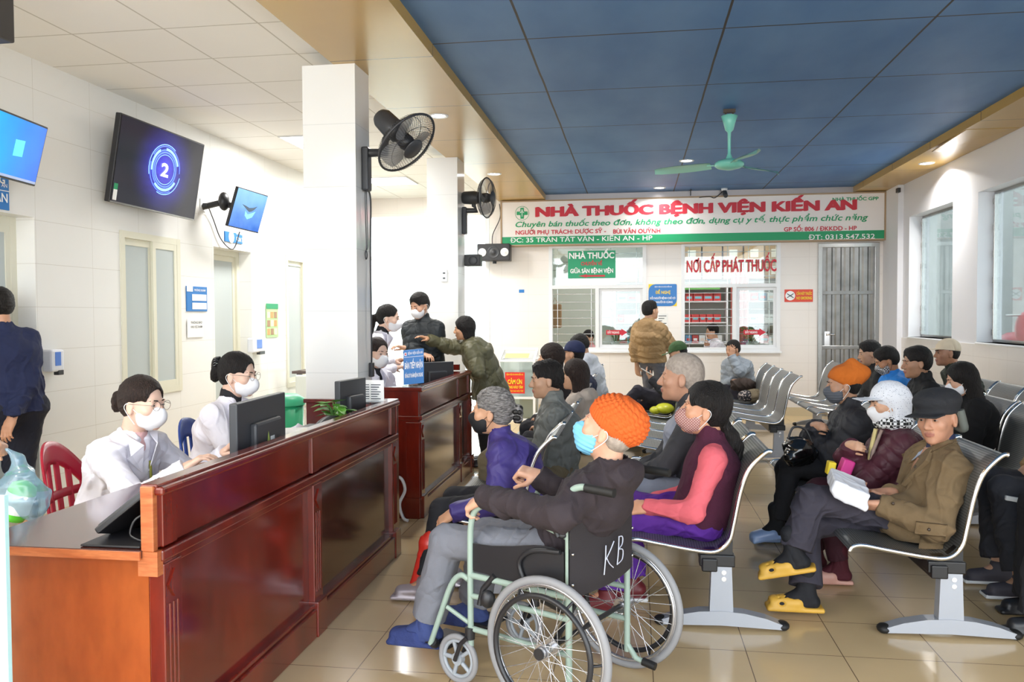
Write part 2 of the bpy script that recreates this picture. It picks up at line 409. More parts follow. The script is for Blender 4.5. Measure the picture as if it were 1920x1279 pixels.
# right wall
WR = [(9.83, 11.31, 1.15, 2.69), (7.2, 9.15, 1.15, 2.69)]
wall_x('wall_right', RX, .24, 1.0, BY, ZM+.1, WR, m_paint)
b = MB()
b.box((RX-.012, 1.0, 0), (RX, BY, 1.13)); structure('trim_right_tiles', b, m_wallR)
structure('trim_right_corner', MB().box((3.41, 11.55, 0), (RX+.01, BY, ZM), .004), m_paint)
for i, (a, c, d, e) in enumerate(WR):
    b = MB(); X = RX+.155
    for p_, q_, r_, s_ in ((a, c, d, d+.03), (a, c, e-.03, e), (a, a+.03, d, e), (c-.03, c, d, e)): b.box((X, p_, r_), (X+.03, q_, s_))
    for k in range(6):
        z = d+.1+k*(e-d-.2)/5
        b.tube([(X-.012, c-.035, z-.03), (X-.012, c-.035, z+.03)], .012, 8)
    b.tube([(X-.015, c-.05, d+.03), (X-.015, c-.05, e-.03)], .008, 8)
    o = structure('window_%d' % (i+3), b, m_steel); o['label'] = 'steel framed fixed window in the right wall'
    MB().box((X+.012, a+.03, d+.03), (X+.018, c-.03, e-.03)).build('pane', glassy('tinted pane', '#d8dede', .02, .02), o)
    structure('trim_sill_%d' % (i+1), MB().box((RX-.02, a, d-.02), (RX+.16, c, d), .005), m_alu)
# outside, beyond the right windows
structure('wall_outside', MB().box((5.2, 15.25, -.1), (5.5, 19, 3.8)).box((5.2, 12.45, -.1), (5.5, 13.6, 3.8)), plain('grey outdoor render', '#b4b6b4', .8, var=.08))
structure('wall_neighbour', MB().box((9.5, 10, -.1), (9.8, 34, 5.5)), plain('dark outdoor render', '#6d7272', .8, var=.3, vscale=.8))
structure('ground_outside', MB().box((RX+.3, -2, -.14), (30, 40, -.05)), m_out)
tr = thing('palm_tree', 'green palm tree outside the far window of the right wall', 'tree', (7.6, 21.4, -.1))
MB().tube([(7.6, 21.4, -.1), (7.65, 21.45, 1.3), (7.55, 21.4, 3.2)], [.14, .12, .1], 10).build('trunk', plain('palm bark', '#5c5248', .9, bump=.6, bscale=30), tr)
b = MB()
for k in range(16):
    a = k*2.4; L = 1.2+.5*random.random(); up = .7*random.random()
    P = [V3(7.55+math.cos(a)*L*t, 21.4+math.sin(a)*L*t, 3.2+up*t-1.1*t*t) for t in seq(0, 1, 7)]
    b.tube(P, .008, 5)
    for q in range(1, 7):
        for sgn in (-1, 1):
            for w in (0, .5):
                pq = P[q-1]+(P[q]-P[q-1])*w; d = unit(V3(-math.sin(a), math.cos(a), -.5)*sgn*V3(1, 1, sgn)); tip = pq+d*.34+V3(math.cos(a), math.sin(a), -.1)*.1
                b.add([pq, pq+V3(math.cos(a), math.sin(a), 0)*.035, tip], [(0, 1, 2)])
b.build('fronds', plain('palm leaf', '#39503a', .6), tr)
car = thing('parked_motorbike', 'red and white motorbike parked outside the near right window', 'motorbike', (4.95, 11.9, -.05))
b = MB().ell((4.95, 11.8, 1.0), (.16, .42, .2)).ell((4.95, 11.45, 1.25), (.13, .16, .22)); b.build('fairing', plain('red paint', '#c8394a', .3), car)
MB().ell((4.9, 11.75, .72), (.18, .5, .14)).build('side_panel', m_whitep, car)
b = MB()
for y in (11.35, 12.25): b.tube([(4.95, y+.27*math.cos(t), .25+.27*math.sin(t)) for t in seq(0, 2*pi*23/24, 24)], .05, 8, True)
b.build('wheels', m_blackr, car)
MB().tube([(4.95, 11.4, 1.35), (4.95, 11.35, 1.0), (4.95, 11.35, .25)], .02).tube([(4.7, 11.45, 1.42), (5.2, 11.45, 1.42)], .015).tube([(4.95, 12.25, .25), (4.95, 11.85, .7), (4.95, 11.4, .7)], .03).build('forks', m_steel, car)

# ---------------------------------------------------------------- lamps set in the ceilings
for i, (x, y, z, p) in enumerate(DOWN):
    z = ZB if z > 3.2 else ZM
    if p:
        lab = {0: 'round downlight in the left yellow bulkhead, beside the near wall fan', 1: 'round downlight in the left yellow bulkhead, above the far wall fan',
               2: 'round downlight in the right yellow bulkhead', 3: 'round downlight in the blue ceiling left of the ceiling fan',
               4: 'round downlight in the blue ceiling just above the pharmacy sign'}.get(i, 'round downlight outside the view, %s of the pair above the camera' % ('left', 'right')[i-5 if i > 4 else 0])
        t = thing('downlight', lab, 'ceiling light', (x, y, z), 'round recessed downlights' if i < 5 else 'downlights overhead')
        MB().lathe([(.055, .0), (.068, -.008), (.082, -.008), (.085, 0)], (x, y, z)).build('rim', m_alu, t)
        MB().cyl((x, y, z-.003), (x, y, z+.002), .056, 24).build('diffuser', m_lamp, t)
for i, (x, y, p) in enumerate(PANELS):
    t = thing('ceiling_panel', ['square lit panel in the white ceiling above the left hall', 'square lit panel above the reception desk', 'square lit panel at the far end of the white ceiling', 'square lit panel behind the camera'][i], 'ceiling light', (x, y, ZW))
    MB().box((x-.3, y-.3, ZW-.012), (x+.3, y-.285, ZW)).box((x-.3, y+.285, ZW-.012), (x+.3, y+.3, ZW)).box((x-.3, y-.3, ZW-.012), (x-.285, y+.3, ZW)).box((x+.285, y-.3, ZW-.012), (x+.3, y+.3, ZW)).build('frame', m_alu, t)
    MB().box((x-.285, y-.285, ZW-.008), (x+.285, y+.285, ZW-.002)).build('diffuser', plain('lit panel', '#ffffff', .5, emit=5), t)

# ---------------------------------------------------------------- pharmacy room behind the service windows
PB = 14.6
structure('wall_pharmacy', MB().box((-2.1, PB, 0), (3.7, PB+.1, 3.2)).box((-2.1, BY+.14, 0), (-2.0, PB, 3.2)).box((2.45, BY+.14, 0), (2.5, PB, 3.2)), plain('pale green-white paint', '#cfd6cc', .6))
structure('ceiling_pharmacy', MB().box((-2.1, BY+.14, 3.0), (3.7, PB, 3.1)), m_alu)
structure('floor_pharmacy', MB().box((-2.1, BY+.14, .001), (3.7, PB, .004)), m_floor)
for i, x in enumerate((-.5, 1.4)):
    t = thing('tube_lamp', ['lit tube lamp on the pharmacy ceiling behind the left service window', 'lit tube lamp on the pharmacy ceiling behind the right service window'][i], 'ceiling light', (x, 13.3, 3.0))
    MB().box((x-.6, 13.27, 2.96), (x+.6, 13.33, 3.0)).build('housing', m_alu, t); MB().tube([(x-.58, 13.3, 2.945), (x+.58, 13.3, 2.945)], .014).build('tube', m_lamp, t)
    area('pharmacy_lamp', (x, 13.3, 2.92), 1.1, .05, 9)
def service_window(x0, x1, label, split):
    z0, z1, zm = .92, 2.48, 1.86; t = thing('service_window', label, 'window', ((x0+x1)/2, BY, z0)); f = .05; Y = BY-.02
    b = MB()
    for a, c, d, e in ((x0+f, x1-f, z0, z0+f), (x0+f, x1-f, z1-f, z1), (x0, x0+f, z0, z1), (x1-f, x1, z0, z1), (x0+f, x1-f, zm-f/2, zm+f/2), (split-f/2, split+f/2, z0+f, zm-f/2)): b.box((a, Y, d), (c, Y+.1, e))
    b.build('frame', m_alu, t)
    b = MB()
    b.box((split+.07, Y+.03, z0+.05), (x1-.09, Y+.055, z0+.09)); b.box((split+.03, Y+.03, z0+.05), (split+.07, Y+.055, zm-.03)).box((x1-.09, Y+.03, z0+.05), (x1-.05, Y+.055, zm-.03)).box((split+.07, Y+.03, zm-.07), (x1-.09, Y+.055, zm-.03)); b.build('sash', m_alu, t)
    MB().box((split+.05, Y+.04, z0+.07), (x1-.07, Y+.045, zm-.05)).build('pane', m_glass, t)
    MB().box((x0+.04, Y+.04, zm+.02), (x1-.04, Y+.045, z1-.04)).build('upper_pane', m_glass, t)
    b = MB()
    for k in range(13):
        z = z0+.13+k*.118
        if abs(z-zm) > .03: b.tube([(x0+.04, Y+.085, z), (x1-.04, Y+.085, z)], .006, 6)
    for x in (x0+.12, split-.09, split+.2, x1-.14): b.tube([(x, Y+.092, z0+.04), (x, Y+.092, z1-.04)], .005, 6)
    b.build('security_bars', m_chrome, t)
    MB().box((x0-.02, BY-.05, z0-.03), (x1+.02, BY+.3, z0), .005).build('sill', m_alu, t)
    # red arrow sticker on the sliding pane
    ax = split+.13; az = 1.19; b = MB()
    b.prism([(ax, Y+.036, az-.035), (ax+.22, Y+.036, az-.035), (ax+.22, Y+.036, az-.055), (ax+.31, Y+.036, az), (ax+.22, Y+.036, az+.055), (ax+.22, Y+.036, az+.035), (ax, Y+.036, az+.035)][::-1], (0, .002, 0))
    text(b, 'ĐẨY NGANG', .045, (ax+.02, Y+.034, az-.016), X_, Z_, 1, t, width=.17, bold=.001)
    b.build('arrow_sticker', [m_red, m_whitep], t)
    return t
sw1 = service_window(-1.27, .15, 'left service window with white frame and steel bars under the pharmacy sign', -.56)
sw2 = service_window(.65, 2.03, 'right service window with red lettering across its upper pane', 1.4)
b = MB(); text(b, 'NƠI CẤP PHÁT THUỐC', .235, (.73, BY-.024, 2.06), X_, Z_, 0, None, width=1.24, bold=.016)
text(b, 'NƠI CẤP PHÁT THUỐC', .235, (.73, BY-.024, 2.06), X_, Z_, 1, None, width=1.24, bold=.006, depth=.004)
tag(b.build('window_lettering', [m_whitep, m_red]), 'red letters reading NƠI CẤP PHÁT THUỐC on the right service window', 'lettering')
# shelves of medicine
carton = plain('brown carton', '#a98a66', .8); cart2 = plain('carton tape and label', '#dedad0', .7)
def med_shelf(x0, x1, y0, label, zs):
    t = thing('medicine_shelf', label, 'shelf', ((x0+x1)/2, y0, 0)); b = MB()
    for x in (x0, x1): b.box((x-.015, y0, 0), (x+.015, y0+.35, zs[-1]+.02))
    b.build('side_panel', m_alu, t)
    for z in zs: MB().box((x0, y0, z), (x1, y0+.35, z+.02)).build('shelf_board', m_alu, t)
    return t
med_shelf(-.35, .4, 14.1, 'white shelf of medicine boxes behind the left service window', [.6, .95, 1.3, 1.65, 1.97])
med_shelf(.5, 1.5, 14.1, 'white shelf of red medicine boxes behind the pharmacist', [.6, .95, 1.3, 1.65, 1.97])
med_shelf(1.7, 2.35, 14.1, 'narrow white shelf behind the right sliding pane', [.6, .95, 1.3, 1.65, 1.97])
mcol = [plain('medicine box %d' % i, c, .55) for i, c in enumerate(('#e9edf0', '#c94848', '#dfe6ea', '#7fb8c9', '#e8d9d0', '#b04a4a', '#5f8fb5'))]
pos_words = ['left', 'middle', 'right']
proto_box = {}
for (x0, x1, sh) in ((-.33, .38, 'left window shelf'), (.52, 1.48, 'pharmacist shelf'), (1.72, 2.33, 'narrow shelf')):
    for r, z in enumerate((.62, .97, 1.32, 1.67)):
        x = x0+.03
        while x < x1-.12:
            w = random.choice((.1, .12, .15)); c = random.randrange(7) if r < 2 or sh.find('pharmacist') < 0 else 1
            if (c, w) not in proto_box:
                bb = MB().box((-w/2, -.1, 0), (w/2, .1, .13)); bb.m = 1; bb.box((-w/2+.02, -.1015, .04), (w/2-.02, -.1, .08)); o = bb.build('medicine_box', [mcol[c], mcol[(c+2) % 7]]); proto_box[(c, w)] = o
            else: o = proto_box[(c, w)].copy(); COL.objects.link(o)
            o.location = (x+w/2, 14.22, z)
            nb = len([1 for q in bpy.data.objects if q.name.startswith('medicine_box') and q.get('row') == (x0, r)])+1 if 0 else min(9, int((x-x0)/.112)+1)
            tag(o, '%s medicine box, %s from the left on the %s board of %s' % ({0: 'white', 1: 'red', 2: 'pale', 3: 'light blue', 4: 'cream', 5: 'dark red', 6: 'blue'}[c], ('leftmost', 'second', 'third', 'fourth', 'fifth', 'sixth', 'seventh', 'eighth', 'last', 'last')[nb-1], ('lowest', 'second', 'third', 'upper')[r], sh), 'medicine box', 'medicine boxes on the pharmacy shelves')
            x += w+.012
# stacked cartons seen through the upper panes
k = 0
for z in (2.03, 2.31, 2.58):
    for j, x in enumerate(seq(.58, 2.25, 6)):
        t = thing('carton', '%s brown carton in the %s row on the shelf behind the red window letters' % (('leftmost', 'second', 'third', 'fourth', 'fifth', 'rightmost')[j], {2.03: 'lower', 2.31: 'middle', 2.58: 'top'}[z]), 'carton', (x, 14.1, z), 'cartons above the medicine shelves')
        MB().box((x-.155, 14.02, z), (x+.155, 14.4, z+.26), .004).build('body', carton, t)
        if random.random() < .7: MB().box((x-.06, 14.015, z+.07), (x+.07, 14.021, z+.2)).build('paper_label', cart2, t)
for j, x in enumerate((-.12, .2)):
    t = thing('carton', ('brown carton behind the green notice', 'brown carton with white label at the right of the left service window')[j], 'carton', (x, 14.1, 1.99), 'cartons above the medicine shelves')
    MB().box((x-.15, 14.02, 1.995), (x+.15, 14.4, 2.3+j*.1), .004).build('body', carton, t); MB().box((x-.03, 14.015, 2.08), (x+.1, 14.021, 2.24)).build('paper_label', cart2, t)
tag(MB().box((.7, 14.05, 1.86), (1.38, 14.06, 1.96)).build('green_strip', plain('green strip', '#6fb563', .5)), 'green strip sign on the shelf edge behind the right service window', 'strip')
t = thing('hanging_bag', 'brown paper bag hanging inside the left service window', 'bag', (-1.33, 12.9, 1.3)); MB().box((-1.35, 12.85, 1.25), (-1.15, 12.98, 1.62), .02).build('body', carton, t); MB().tube([(-1.3, 12.9, 1.6), (-1.25, 12.9, 1.72), (-1.2, 12.9, 1.6)], .006).build('handle', carton, t)
t = thing('red_curtain', 'pinkish red cloth hanging behind the right sliding pane', 'cloth', (1.62, 13.6, .9)); b = MB()
P = [(1.5+.28*i/20, 13.6+.03*math.sin(i*1.3), 0) for i in range(21)]
for i in range(20): b.quad((P[i][0], P[i][1], .9), (P[i+1][0], P[i+1][1], .9), (P[i+1][0], P[i+1][1], 2.15), (P[i][0], P[i][1], 2.15))
b.build('cloth', plain('pink cloth', '#d98880', .8), t)
# plants on the sill
def sill_plant(x, y, z, label, h=.3, seed=1, pot=True, nleaf=22, spread=.2, ls=.045):
    rr = random.Random(seed); t = thing('potted_plant', label, 'plant', (x, y, z))
    if pot: MB().lathe([(0, 0), (.05, 0), (.062, .1), (.056, .1), (.05, .06), (0, .06)], (x, y, z)).build('pot', plain('pale pot', '#d8dcd4', .4), t)
    st = MB(); lf = MB()
    for i in range(nleaf):
        a = rr.random()*6.28; R = spread*rr.random(); hh = h*(.35+.65*rr.random()); p1 = V3(x+R*math.cos(a), y+R*.6*math.sin(a), z+.06+hh)
        st.tube([V3(x, y, z+.05), (V3(x, y, z+.05)+p1)/2+V3(0, 0, .03), p1], .003, 5)
        d = unit(V3(math.cos(a), math.sin(a), -.3+rr.random())); sd = unit(np.cross(d, Z_)); L = ls*(1+rr.random())
        pts = [p1]+[p1+d*L*t_+sd*w*L+V3(0, 0, -.2*L*t_*t_) for t_, w in ((.3, .42), (.7, .36), (1.15, 0), (.7, -.36), (.3, -.42))]
        lf.add(pts+[p1+d*L*.5+V3(0, 0, -.01)], [(0, 1, 6), (1, 2, 6), (2, 3, 6), (3, 4, 6), (4, 5, 6), (5, 0, 6)], True)
    st.build('stems', plain('plant stem', '#4d7a35', .6), t); lf.build('leaves', plain('green leaf', '#5f9a3a', .45, var=.25, vscale=30), t); return t
sill_plant(-.3, 12.5, .93, 'trailing green plant behind the left sliding pane', .22, 3)
sill_plant(1.66, 12.5, .93, 'green plant behind the right sliding pane', .28, 5)
# ================================================================ signs, screens, fans
def yz(X): return (lambda y, z: (X, y, z))
# pharmacy sign
t = thing('pharmacy_sign', 'long white and green sign reading NHÀ THUỐC BỆNH VIỆN KIẾN AN', 'sign', (.73, BY, 2.47))
SX0, SX1, SY = -1.95, 3.39, BY-.12
sgn_m = plain('sign face', '#ebe5e1', .35)
b = MB().box((SX0, SY, 2.47), (SX1, BY-.005, 3.12)); b.m = 1; b.box((SX0, SY-.002, 2.485), (SX1, SY, 2.6)); b.build('panel', [sgn_m, m_grn], t)
b = MB()
for a, c, d, e in ((SX0-.02, SX1+.02, 3.11, 3.13), (SX0-.02, SX1+.02, 2.46, 2.48), (SX0-.02, SX0, 2.46, 3.13), (SX1, SX1+.02, 2.46, 3.13)): b.box((a, SY-.012, d), (c, BY-.005, e))
b.build('frame', plain('brown sign edge', '#a58a6a', .5), t)
def sgn(px0, px1, py, body, size, mi, bold=0, shear=0, w=True, heavy=0):
    p0 = atY(px0, py, SY); p1 = atY(px1, py, SY); mb = MB()
    for i in range(1+2*(heavy > 0)): text(mb, body, size, (p0[0]+heavy*(0, 1, -1)[i], SY-.003-.0004*i, p0[2]+heavy*.3*(0, 1, -1)[i]), X_, Z_, 0, None, width=(p1[0]-p0[0]), bold=bold, shear=shear)
    mb.build('lettering', [(m_red, m_grn, m_whitep)[mi]], t)
sgn(1006, 1604, 406, 'NHÀ THUỐC BỆNH VIỆN KIẾN AN', .188, 0, .008, heavy=.011)
sgn(967, 1627, 426, 'Chuyên bán thuốc theo đơn, không theo đơn, dụng cụ y tế, thực phẩm chức năng', .112, 1, .002, .25)
sgn(967, 1136, 440, 'NGƯỜI PHỤ TRÁCH: DƯỢC SỸ -', .082, 0, .002); sgn(1150, 1238, 438, 'BÙI VĂN QUỲNH', .085, 0, .002)
sgn(1470, 1606, 434, 'GP SỐ: 806 / ĐKKDD - HP', .082, 0, .002); sgn(1561, 1647, 377, 'NHÀ THUỐC GPP', .062, 1, .002)
sgn(957, 1223, 455, 'ĐC: 35 TRẦN TẤT VĂN - KIẾN AN - HP', .095, 2, .001); sgn(1516, 1640, 449.5, 'ĐT: 0313.547.532', .095, 2, .001)
c = atY(979, 400, SY); b = MB()
b.lathe([(.098, -.001), (.104, -.001)], (c[0], SY-.004, c[2]), (0, -1, 0), 32)
b.box((c[0]-.025, SY-.007, c[2]-.08), (c[0]+.025, SY-.003, c[2]+.08)).box((c[0]-.08, SY-.007, c[2]-.025), (c[0]+.08, SY-.003, c[2]+.025)); b.m = 1
b.tube([(c[0], SY-.008, c[2]-.05), (c[0], SY-.008, c[2]+.03)], .005, 6).tube([(c[0]-.03, SY-.008, c[2]+.005), (c[0], SY-.008, c[2]+.03), (c[0]+.03, SY-.008, c[2]+.005)], .005, 6).ell((c[0], SY-.009, c[2]+.045), (.01, .002, .01))
b.build('cross_emblem', [m_grn, m_whitep], t)
def ysign(name, label, cat, px0, py0, px1, py1, Y, face, th=.01):
    a = atY(px0, py0, Y); c = atY(px1, py1, Y); t = thing(name, label, cat, (a[0], Y, c[2]))
    MB().box((a[0], Y-th, c[2]), (c[0], Y, a[2])).build('panel', face, t); return t, a[0], c[0], c[2], a[2], Y-th-.001
# green notice on the left service window
t, x0, x1, z0, z1, y = ysign('direction_notice', 'green notice reading NHÀ THUỐC with a red arrow, stuck on the left service window', 'sign', 1065, 471, 1154, 521, BY-.022, plain('green notice', '#1d9a6c', .45))
w, h = x1-x0, z1-z0; b = MB()
text(b, 'NHÀ THUỐC', .12, (x0+.03*w, y, z0+.72*h), X_, Z_, 0, None, width=.94*w, bold=.006)
text(b, 'CHUYỂN VỀ', .07, (x0+.28*w, y, z0+.47*h), X_, Z_, 0, None, width=.44*w, bold=.006)
text(b, 'CHUYỂN VỀ', .07, (x0+.28*w, y-.001, z0+.47*h), X_, Z_, 1, None, width=.44*w, bold=.002)
text(b, 'GIỮA SÂN BỆNH VIỆN', .085, (x0+.05*w, y, z0+.19*h), X_, Z_, 0, None, width=.9*w, bold=.004)
b.m = 1; b.prism([(x0+.22*w, y, z0+.08*h), (x0+.4*w, y, z0+.14*h), (x0+.4*w, y, z0+.11*h), (x0+.78*w, y, z0+.11*h), (x0+.78*w, y, z0+.045*h), (x0+.4*w, y, z0+.045*h), (x0+.4*w, y, z0+.02*h)], (0, -.001, 0))
b.build('lettering', [m_whitep, m_red], t)
# blue notice between the windows
t, x0, x1, z0, z1, y = ysign('queue_notice', 'blue and yellow notice reading ĐỀ NGHỊ between the service windows', 'sign', 1216, 533, 1269, 574, BY-.001, m_yelp, .004)
w, h = x1-x0, z1-z0; b = MB(); cpt = []
for cx, cz, a0 in ((x1-.02, z1-.02, 0), (x0+.1, z1-.1, 90), (x0+.02, z0+.02, 180), (x1-.09, z0+.09, 270)):
    R = {0: .02, 90: .1, 180: .02, 270: .09}[a0]
    cpt += [(cx+R*math.cos(math.radians(a0+q)), y, cz+R*math.sin(math.radians(a0+q))) for q in (0, 22, 45, 67, 90)]
b.prism(cpt[::-1], (0, -.001, 0))
text(b, 'ĐỀ NGHỊ', .06, (x0+.25*w, y-.002, z0+.56*h), X_, Z_, 1, None, width=.52*w, bold=.003)
text(b, 'BỆNH VIỆN ĐA KHOA KIẾN AN', .025, (x0+.22*w, y-.002, z0+.85*h), X_, Z_, 2, None, width=.6*w)
text(b, 'MỖI NGƯỜI BỆNH CHỈ CÓ', .04, (x0+.05*w, y-.002, z0+.32*h), X_, Z_, 2, None, width=.9*w, bold=.001)
text(b, '01 NGƯỜI ĐI CÙNG', .04, (x0+.15*w, y-.002, z0+.14*h), X_, Z_, 2, None, width=.7*w, bold=.001)
b.build('lettering', [m_blu, m_yelp, m_whitep], t)
# no smoking
t, x0, x1, z0, z1, y = ysign('no_smoking_sign', 'red no smoking sign beside the steel door', 'sign', 1471, 543, 1524, 566, BY-.001, plain('orange red plate', '#d8432c', .4), .006)
w, h = x1-x0, z1-z0; b = MB(); b.lathe([(0, .001), (.38*h, .001)], (x0+.2*w, y, (z0+z1)/2), (0, -1, 0), 24)
text(b, 'CẤM HÚT THUỐC', .055, (x0+.42*w, y, z0+.56*h), X_, Z_, 1, None, width=.54*w, bold=.002); text(b, 'NO SMOKING', .055, (x0+.42*w, y, z0+.2*h), X_, Z_, 1, None, width=.54*w, bold=.002)
b.m = 2; cx = x0+.2*w; cz = (z0+z1)/2; b.tube([(cx-.045, y-.002, cz-.03), (cx+.045, y-.002, cz+.03)], .006, 6).tube([(cx-.045, y-.002, cz+.03), (cx+.045, y-.002, cz-.03)], .006, 6)
b.build('lettering', [m_whitep, m_yelp, m_dark], t)
t, x0, x1, z0, z1, y = ysign('paper_notice', 'white paper notice on the tiles behind the woman in the tan jacket', 'notice', 1232, 588, 1252, 636, BY-.001, m_paper, .002)
b = MB()
for k in range(9): b.box((x0+.02, y, z1-.04-k*.036), (x1-.02-.03*(k % 3), y+.001, z1-.03-k*.036))
b.build('print', m_dark, t)
t, *_ = ysign('sticker', 'tiny blue triangular sticker on the cream tiles left of the windows', 'sticker', 973, 543, 983, 549, BY-.001, m_blu, .002)
# steel door
t = tag(bpy.data.objects.new('door_4', None), kind='structure'); COL.objects.link(t); t.location = (2.95, BY, 0); t['label'] = 'stainless steel door with ribbed leaf'
b = MB()
for a, c, d, e in ((2.54, 2.6, 0, 2.44), (3.3, 3.36, 0, 2.44), (2.54, 3.36, 2.38, 2.44)): b.box((a, BY-.03, d), (c, BY+.08, e), .005)
b.build('door_frame', m_steel, t)
b = MB(); b.box((2.6, BY, 0), (3.3, BY+.03, 2.38))
for k in range(6): x = 2.65+k*.12; b.prism([(x, BY-.002, 0), (x+.02, BY-.018, 0), (x+.07, BY-.018, 0), (x+.09, BY-.002, 0)], (0, 0, 2.38))
for z in (1.72, .95): b.box((2.6, BY-.03, z), (3.3, BY+.01, z+.05), .004)
b.build('door_leaf', plain('ribbed steel', '#8b8a88', .28, .9, bump=.25, bscale=9, var=.2, vscale=5), t)
MB().tube([(2.66, BY-.02, 1.15), (2.66, BY-.08, 1.16), (2.76, BY-.08, 1.16)], .012).box((2.63, BY-.03, 1.0), (2.7, BY-.015, 1.2)).build('door_handle', m_chrome, t)
# security camera
c = atY(1358, 362, 12.0); t = thing('security_camera', 'small white and black camera under the blue ceiling above the sign', 'security camera', (c[0], 12.0, ZB))
MB().lathe([(.0, 0), (.045, 0), (.04, -.03), (.015, -.04), (.0, -.04)], (c[0], 12.0, ZB)).build('base', m_alu, t)
MB().tube([(c[0], 12.0, ZB-.03), (c[0]+.01, 11.97, ZB-.08), (c[0]+.01, 11.9, ZB-.12)], .03, 12).build('body', m_dgrey, t)
MB().tube(spline([(c[0], 12.05, ZB-.02), (c[0]-.12, 12.06, ZB-.12), (c[0]-.2, 12.07, ZB-.1), (c[0]-.34, 12.07, ZB-.11)]), .007, 6).build('cable', m_black, t)
c = atY(1295, 352, 12.0); tag(MB().tube([(c[0], 12.0, ZB), (c[0], 12.0, ZB-.09)], .006).box((c[0]-.02, 11.99, ZB-.02), (c[0]+.02, 12.01, ZB-.012)).build('ceiling_hook', m_black), 'small black hook hanging from the blue ceiling above the sign', 'hook')
tag(MB().box((3.38, 11.47, 3.03), (3.42, 11.555, 3.09), .004).build('corner_bracket', m_black), 'small black bracket at the top of the right wall corner', 'bracket')
# donation box of glass
t = thing('donation_box', 'white framed glass donation box with a red notice before the back wall', 'donation box', (-1.6, 11.4, 0))
bx0, bx1, by0, by1 = -1.87, -1.36, 11.2, 11.6; b = MB()
for x in (bx0, bx1-.03):
    for y in (by0, by1-.03): b.box((x, y, 0), (x+.03, y+.03, .84 if y == by0 else .99))
for z in (.0, .3, .81):
    b.box((bx0, by0, z), (bx1, by0+.03, z+.03)).box((bx0, by1-.03, z), (bx1, by1, z+.03)).box((bx0, by0, z), (bx0+.03, by1, z+.03)).box((bx1-.03, by0, z), (bx1, by1, z+.03))
b.box((bx0, by1-.03, .96), (bx1, by1, .99)); b.prism([(bx0, by0, .83), (bx0, by1, .98), (bx0, by1, .955), (bx0, by0, .805)], (.03, 0, 0)).prism([(bx1-.03, by0, .83), (bx1-.03, by1, .98), (bx1-.03, by1, .955), (bx1-.03, by0, .805)], (.03, 0, 0))
b.build('frame', m_alu, t)
MB().box((bx0+.01, by0+.01, .03), (bx1-.01, by0+.015, .82)).box((bx0+.01, by0+.01, .03), (bx0+.015, by1-.01, .82)).box((bx1-.015, by0+.01, .03), (bx1-.01, by1-.01, .82)).build('pane', m_glass, t)
MB().box((bx0+.02, by1-.03, .03), (bx1-.02, by1-.02, .95)).box((bx0+.02, by0+.03, .3), (bx1-.02, by1-.03, .31)).build('back_panel', m_alu, t)
MB().prism([(bx0+.08, by0+.06, .862), (bx1-.1, by0+.06, .862), (bx1-.1, by0+.2, .915), (bx0+.08, by0+.2, .915)], (0, 0, .002)).build('yellow_card', plain('pale yellow card', '#dcd68a', .6), t)
a0 = atY(947, 698, by0); a1 = atY(984, 738, by0); x0, x1, z0, z1 = a0[0], a1[0], a1[2], a0[2]; w, h = x1-x0, z1-z0
b = MB().box((x0, by0-.003, z0), (x1, by0, z1)); text(b, 'CẢM ƠN', .085, (x0+.14*w, by0-.004, z0+.45*h), X_, Z_, 1, None, width=.72*w, bold=.004)
text(b, 'LÒNG HẢO TÂM', .05, (x0+.1*w, by0-.004, z0+.24*h), X_, Z_, 1, None, width=.8*w, bold=.002); text(b, 'CỦA CÁC NHÀ HẢO TÂM', .03, (x0+.08*w, by0-.004, z0+.08*h), X_, Z_, 1, None, width=.84*w)
text(b, 'BỆNH VIỆN ĐA KHOA KIẾN AN', .03, (x0+.08*w, by0-.004, z0+.86*h), X_, Z_, 1, None, width=.84*w); b.build('red_notice', [plain('red notice', '#cf2a22', .5), m_yelp], t)
# wall speakers
def speaker3(c, label):
    t = thing('loudspeaker', label, 'speaker', c); x, y, z = c
    MB().box((x-.24, y, z-.125), (x+.24, y+.2, z+.125), .01).build('cabinet', m_black, t)
    b = MB()
    b.lathe([(.0, .012), (.03, .012), (.035, .003), (.075, .001), (.085, .008), (.09, 0)], (x, y, z), (0, -1, 0), 24); b.build('woofer', m_dgrey, t)
    for s_ in (-1, 1): MB().lathe([(0, .01), (.02, .01), (.022, .004), (.05, .008), (.06, 0)], (x+s_*.165, y, z), (0, -1, 0), 20).build('tweeter', m_whitep, t)
    MB().tube([(x, y+.1, z-.12), (x, y+.1, z-.16)], .03).build('mount', m_black, t)
c = atY(925, 473, 11.9); speaker3(c, 'long black loudspeaker with three drivers left of the pharmacy sign')
c = atY(880, 491, 9.2); t = thing('loudspeaker', 'small black loudspeaker on the side of the far column', 'speaker', c); MB().box((-1.88, 9.0, c[2]-.06), (-1.7, 9.14, c[2]+.07), .01).build('cabinet', m_black, t)
MB().ell((-1.78, 8.998, c[2]), (.05, .01, .05)).build('driver', m_dgrey, t)
MB().tube(spline([(-1.98, 12.15, 3.1), (-2.0, 12.15, 2.9), (-2.08, 12.1, 2.65), (-2.08, 12.05, 2.5)]), .006, 6)
tag(MB().tube(spline([(-2.0, 12.16, 3.1), (-1.99, 12.16, 2.9), (-2.1, 12.15, 2.65), (-2.1, 12.12, 2.48)]), .007, 6).build('speaker_cable', m_black), 'thin dark cable running from the ceiling down to the long loudspeaker', 'cable')
t = thing('loudspeaker', 'black loudspeaker corner hanging at the top left of the left wall', 'speaker', (-3.2, 3.7, 2.9)); c = atY(29, 82, 3.85)
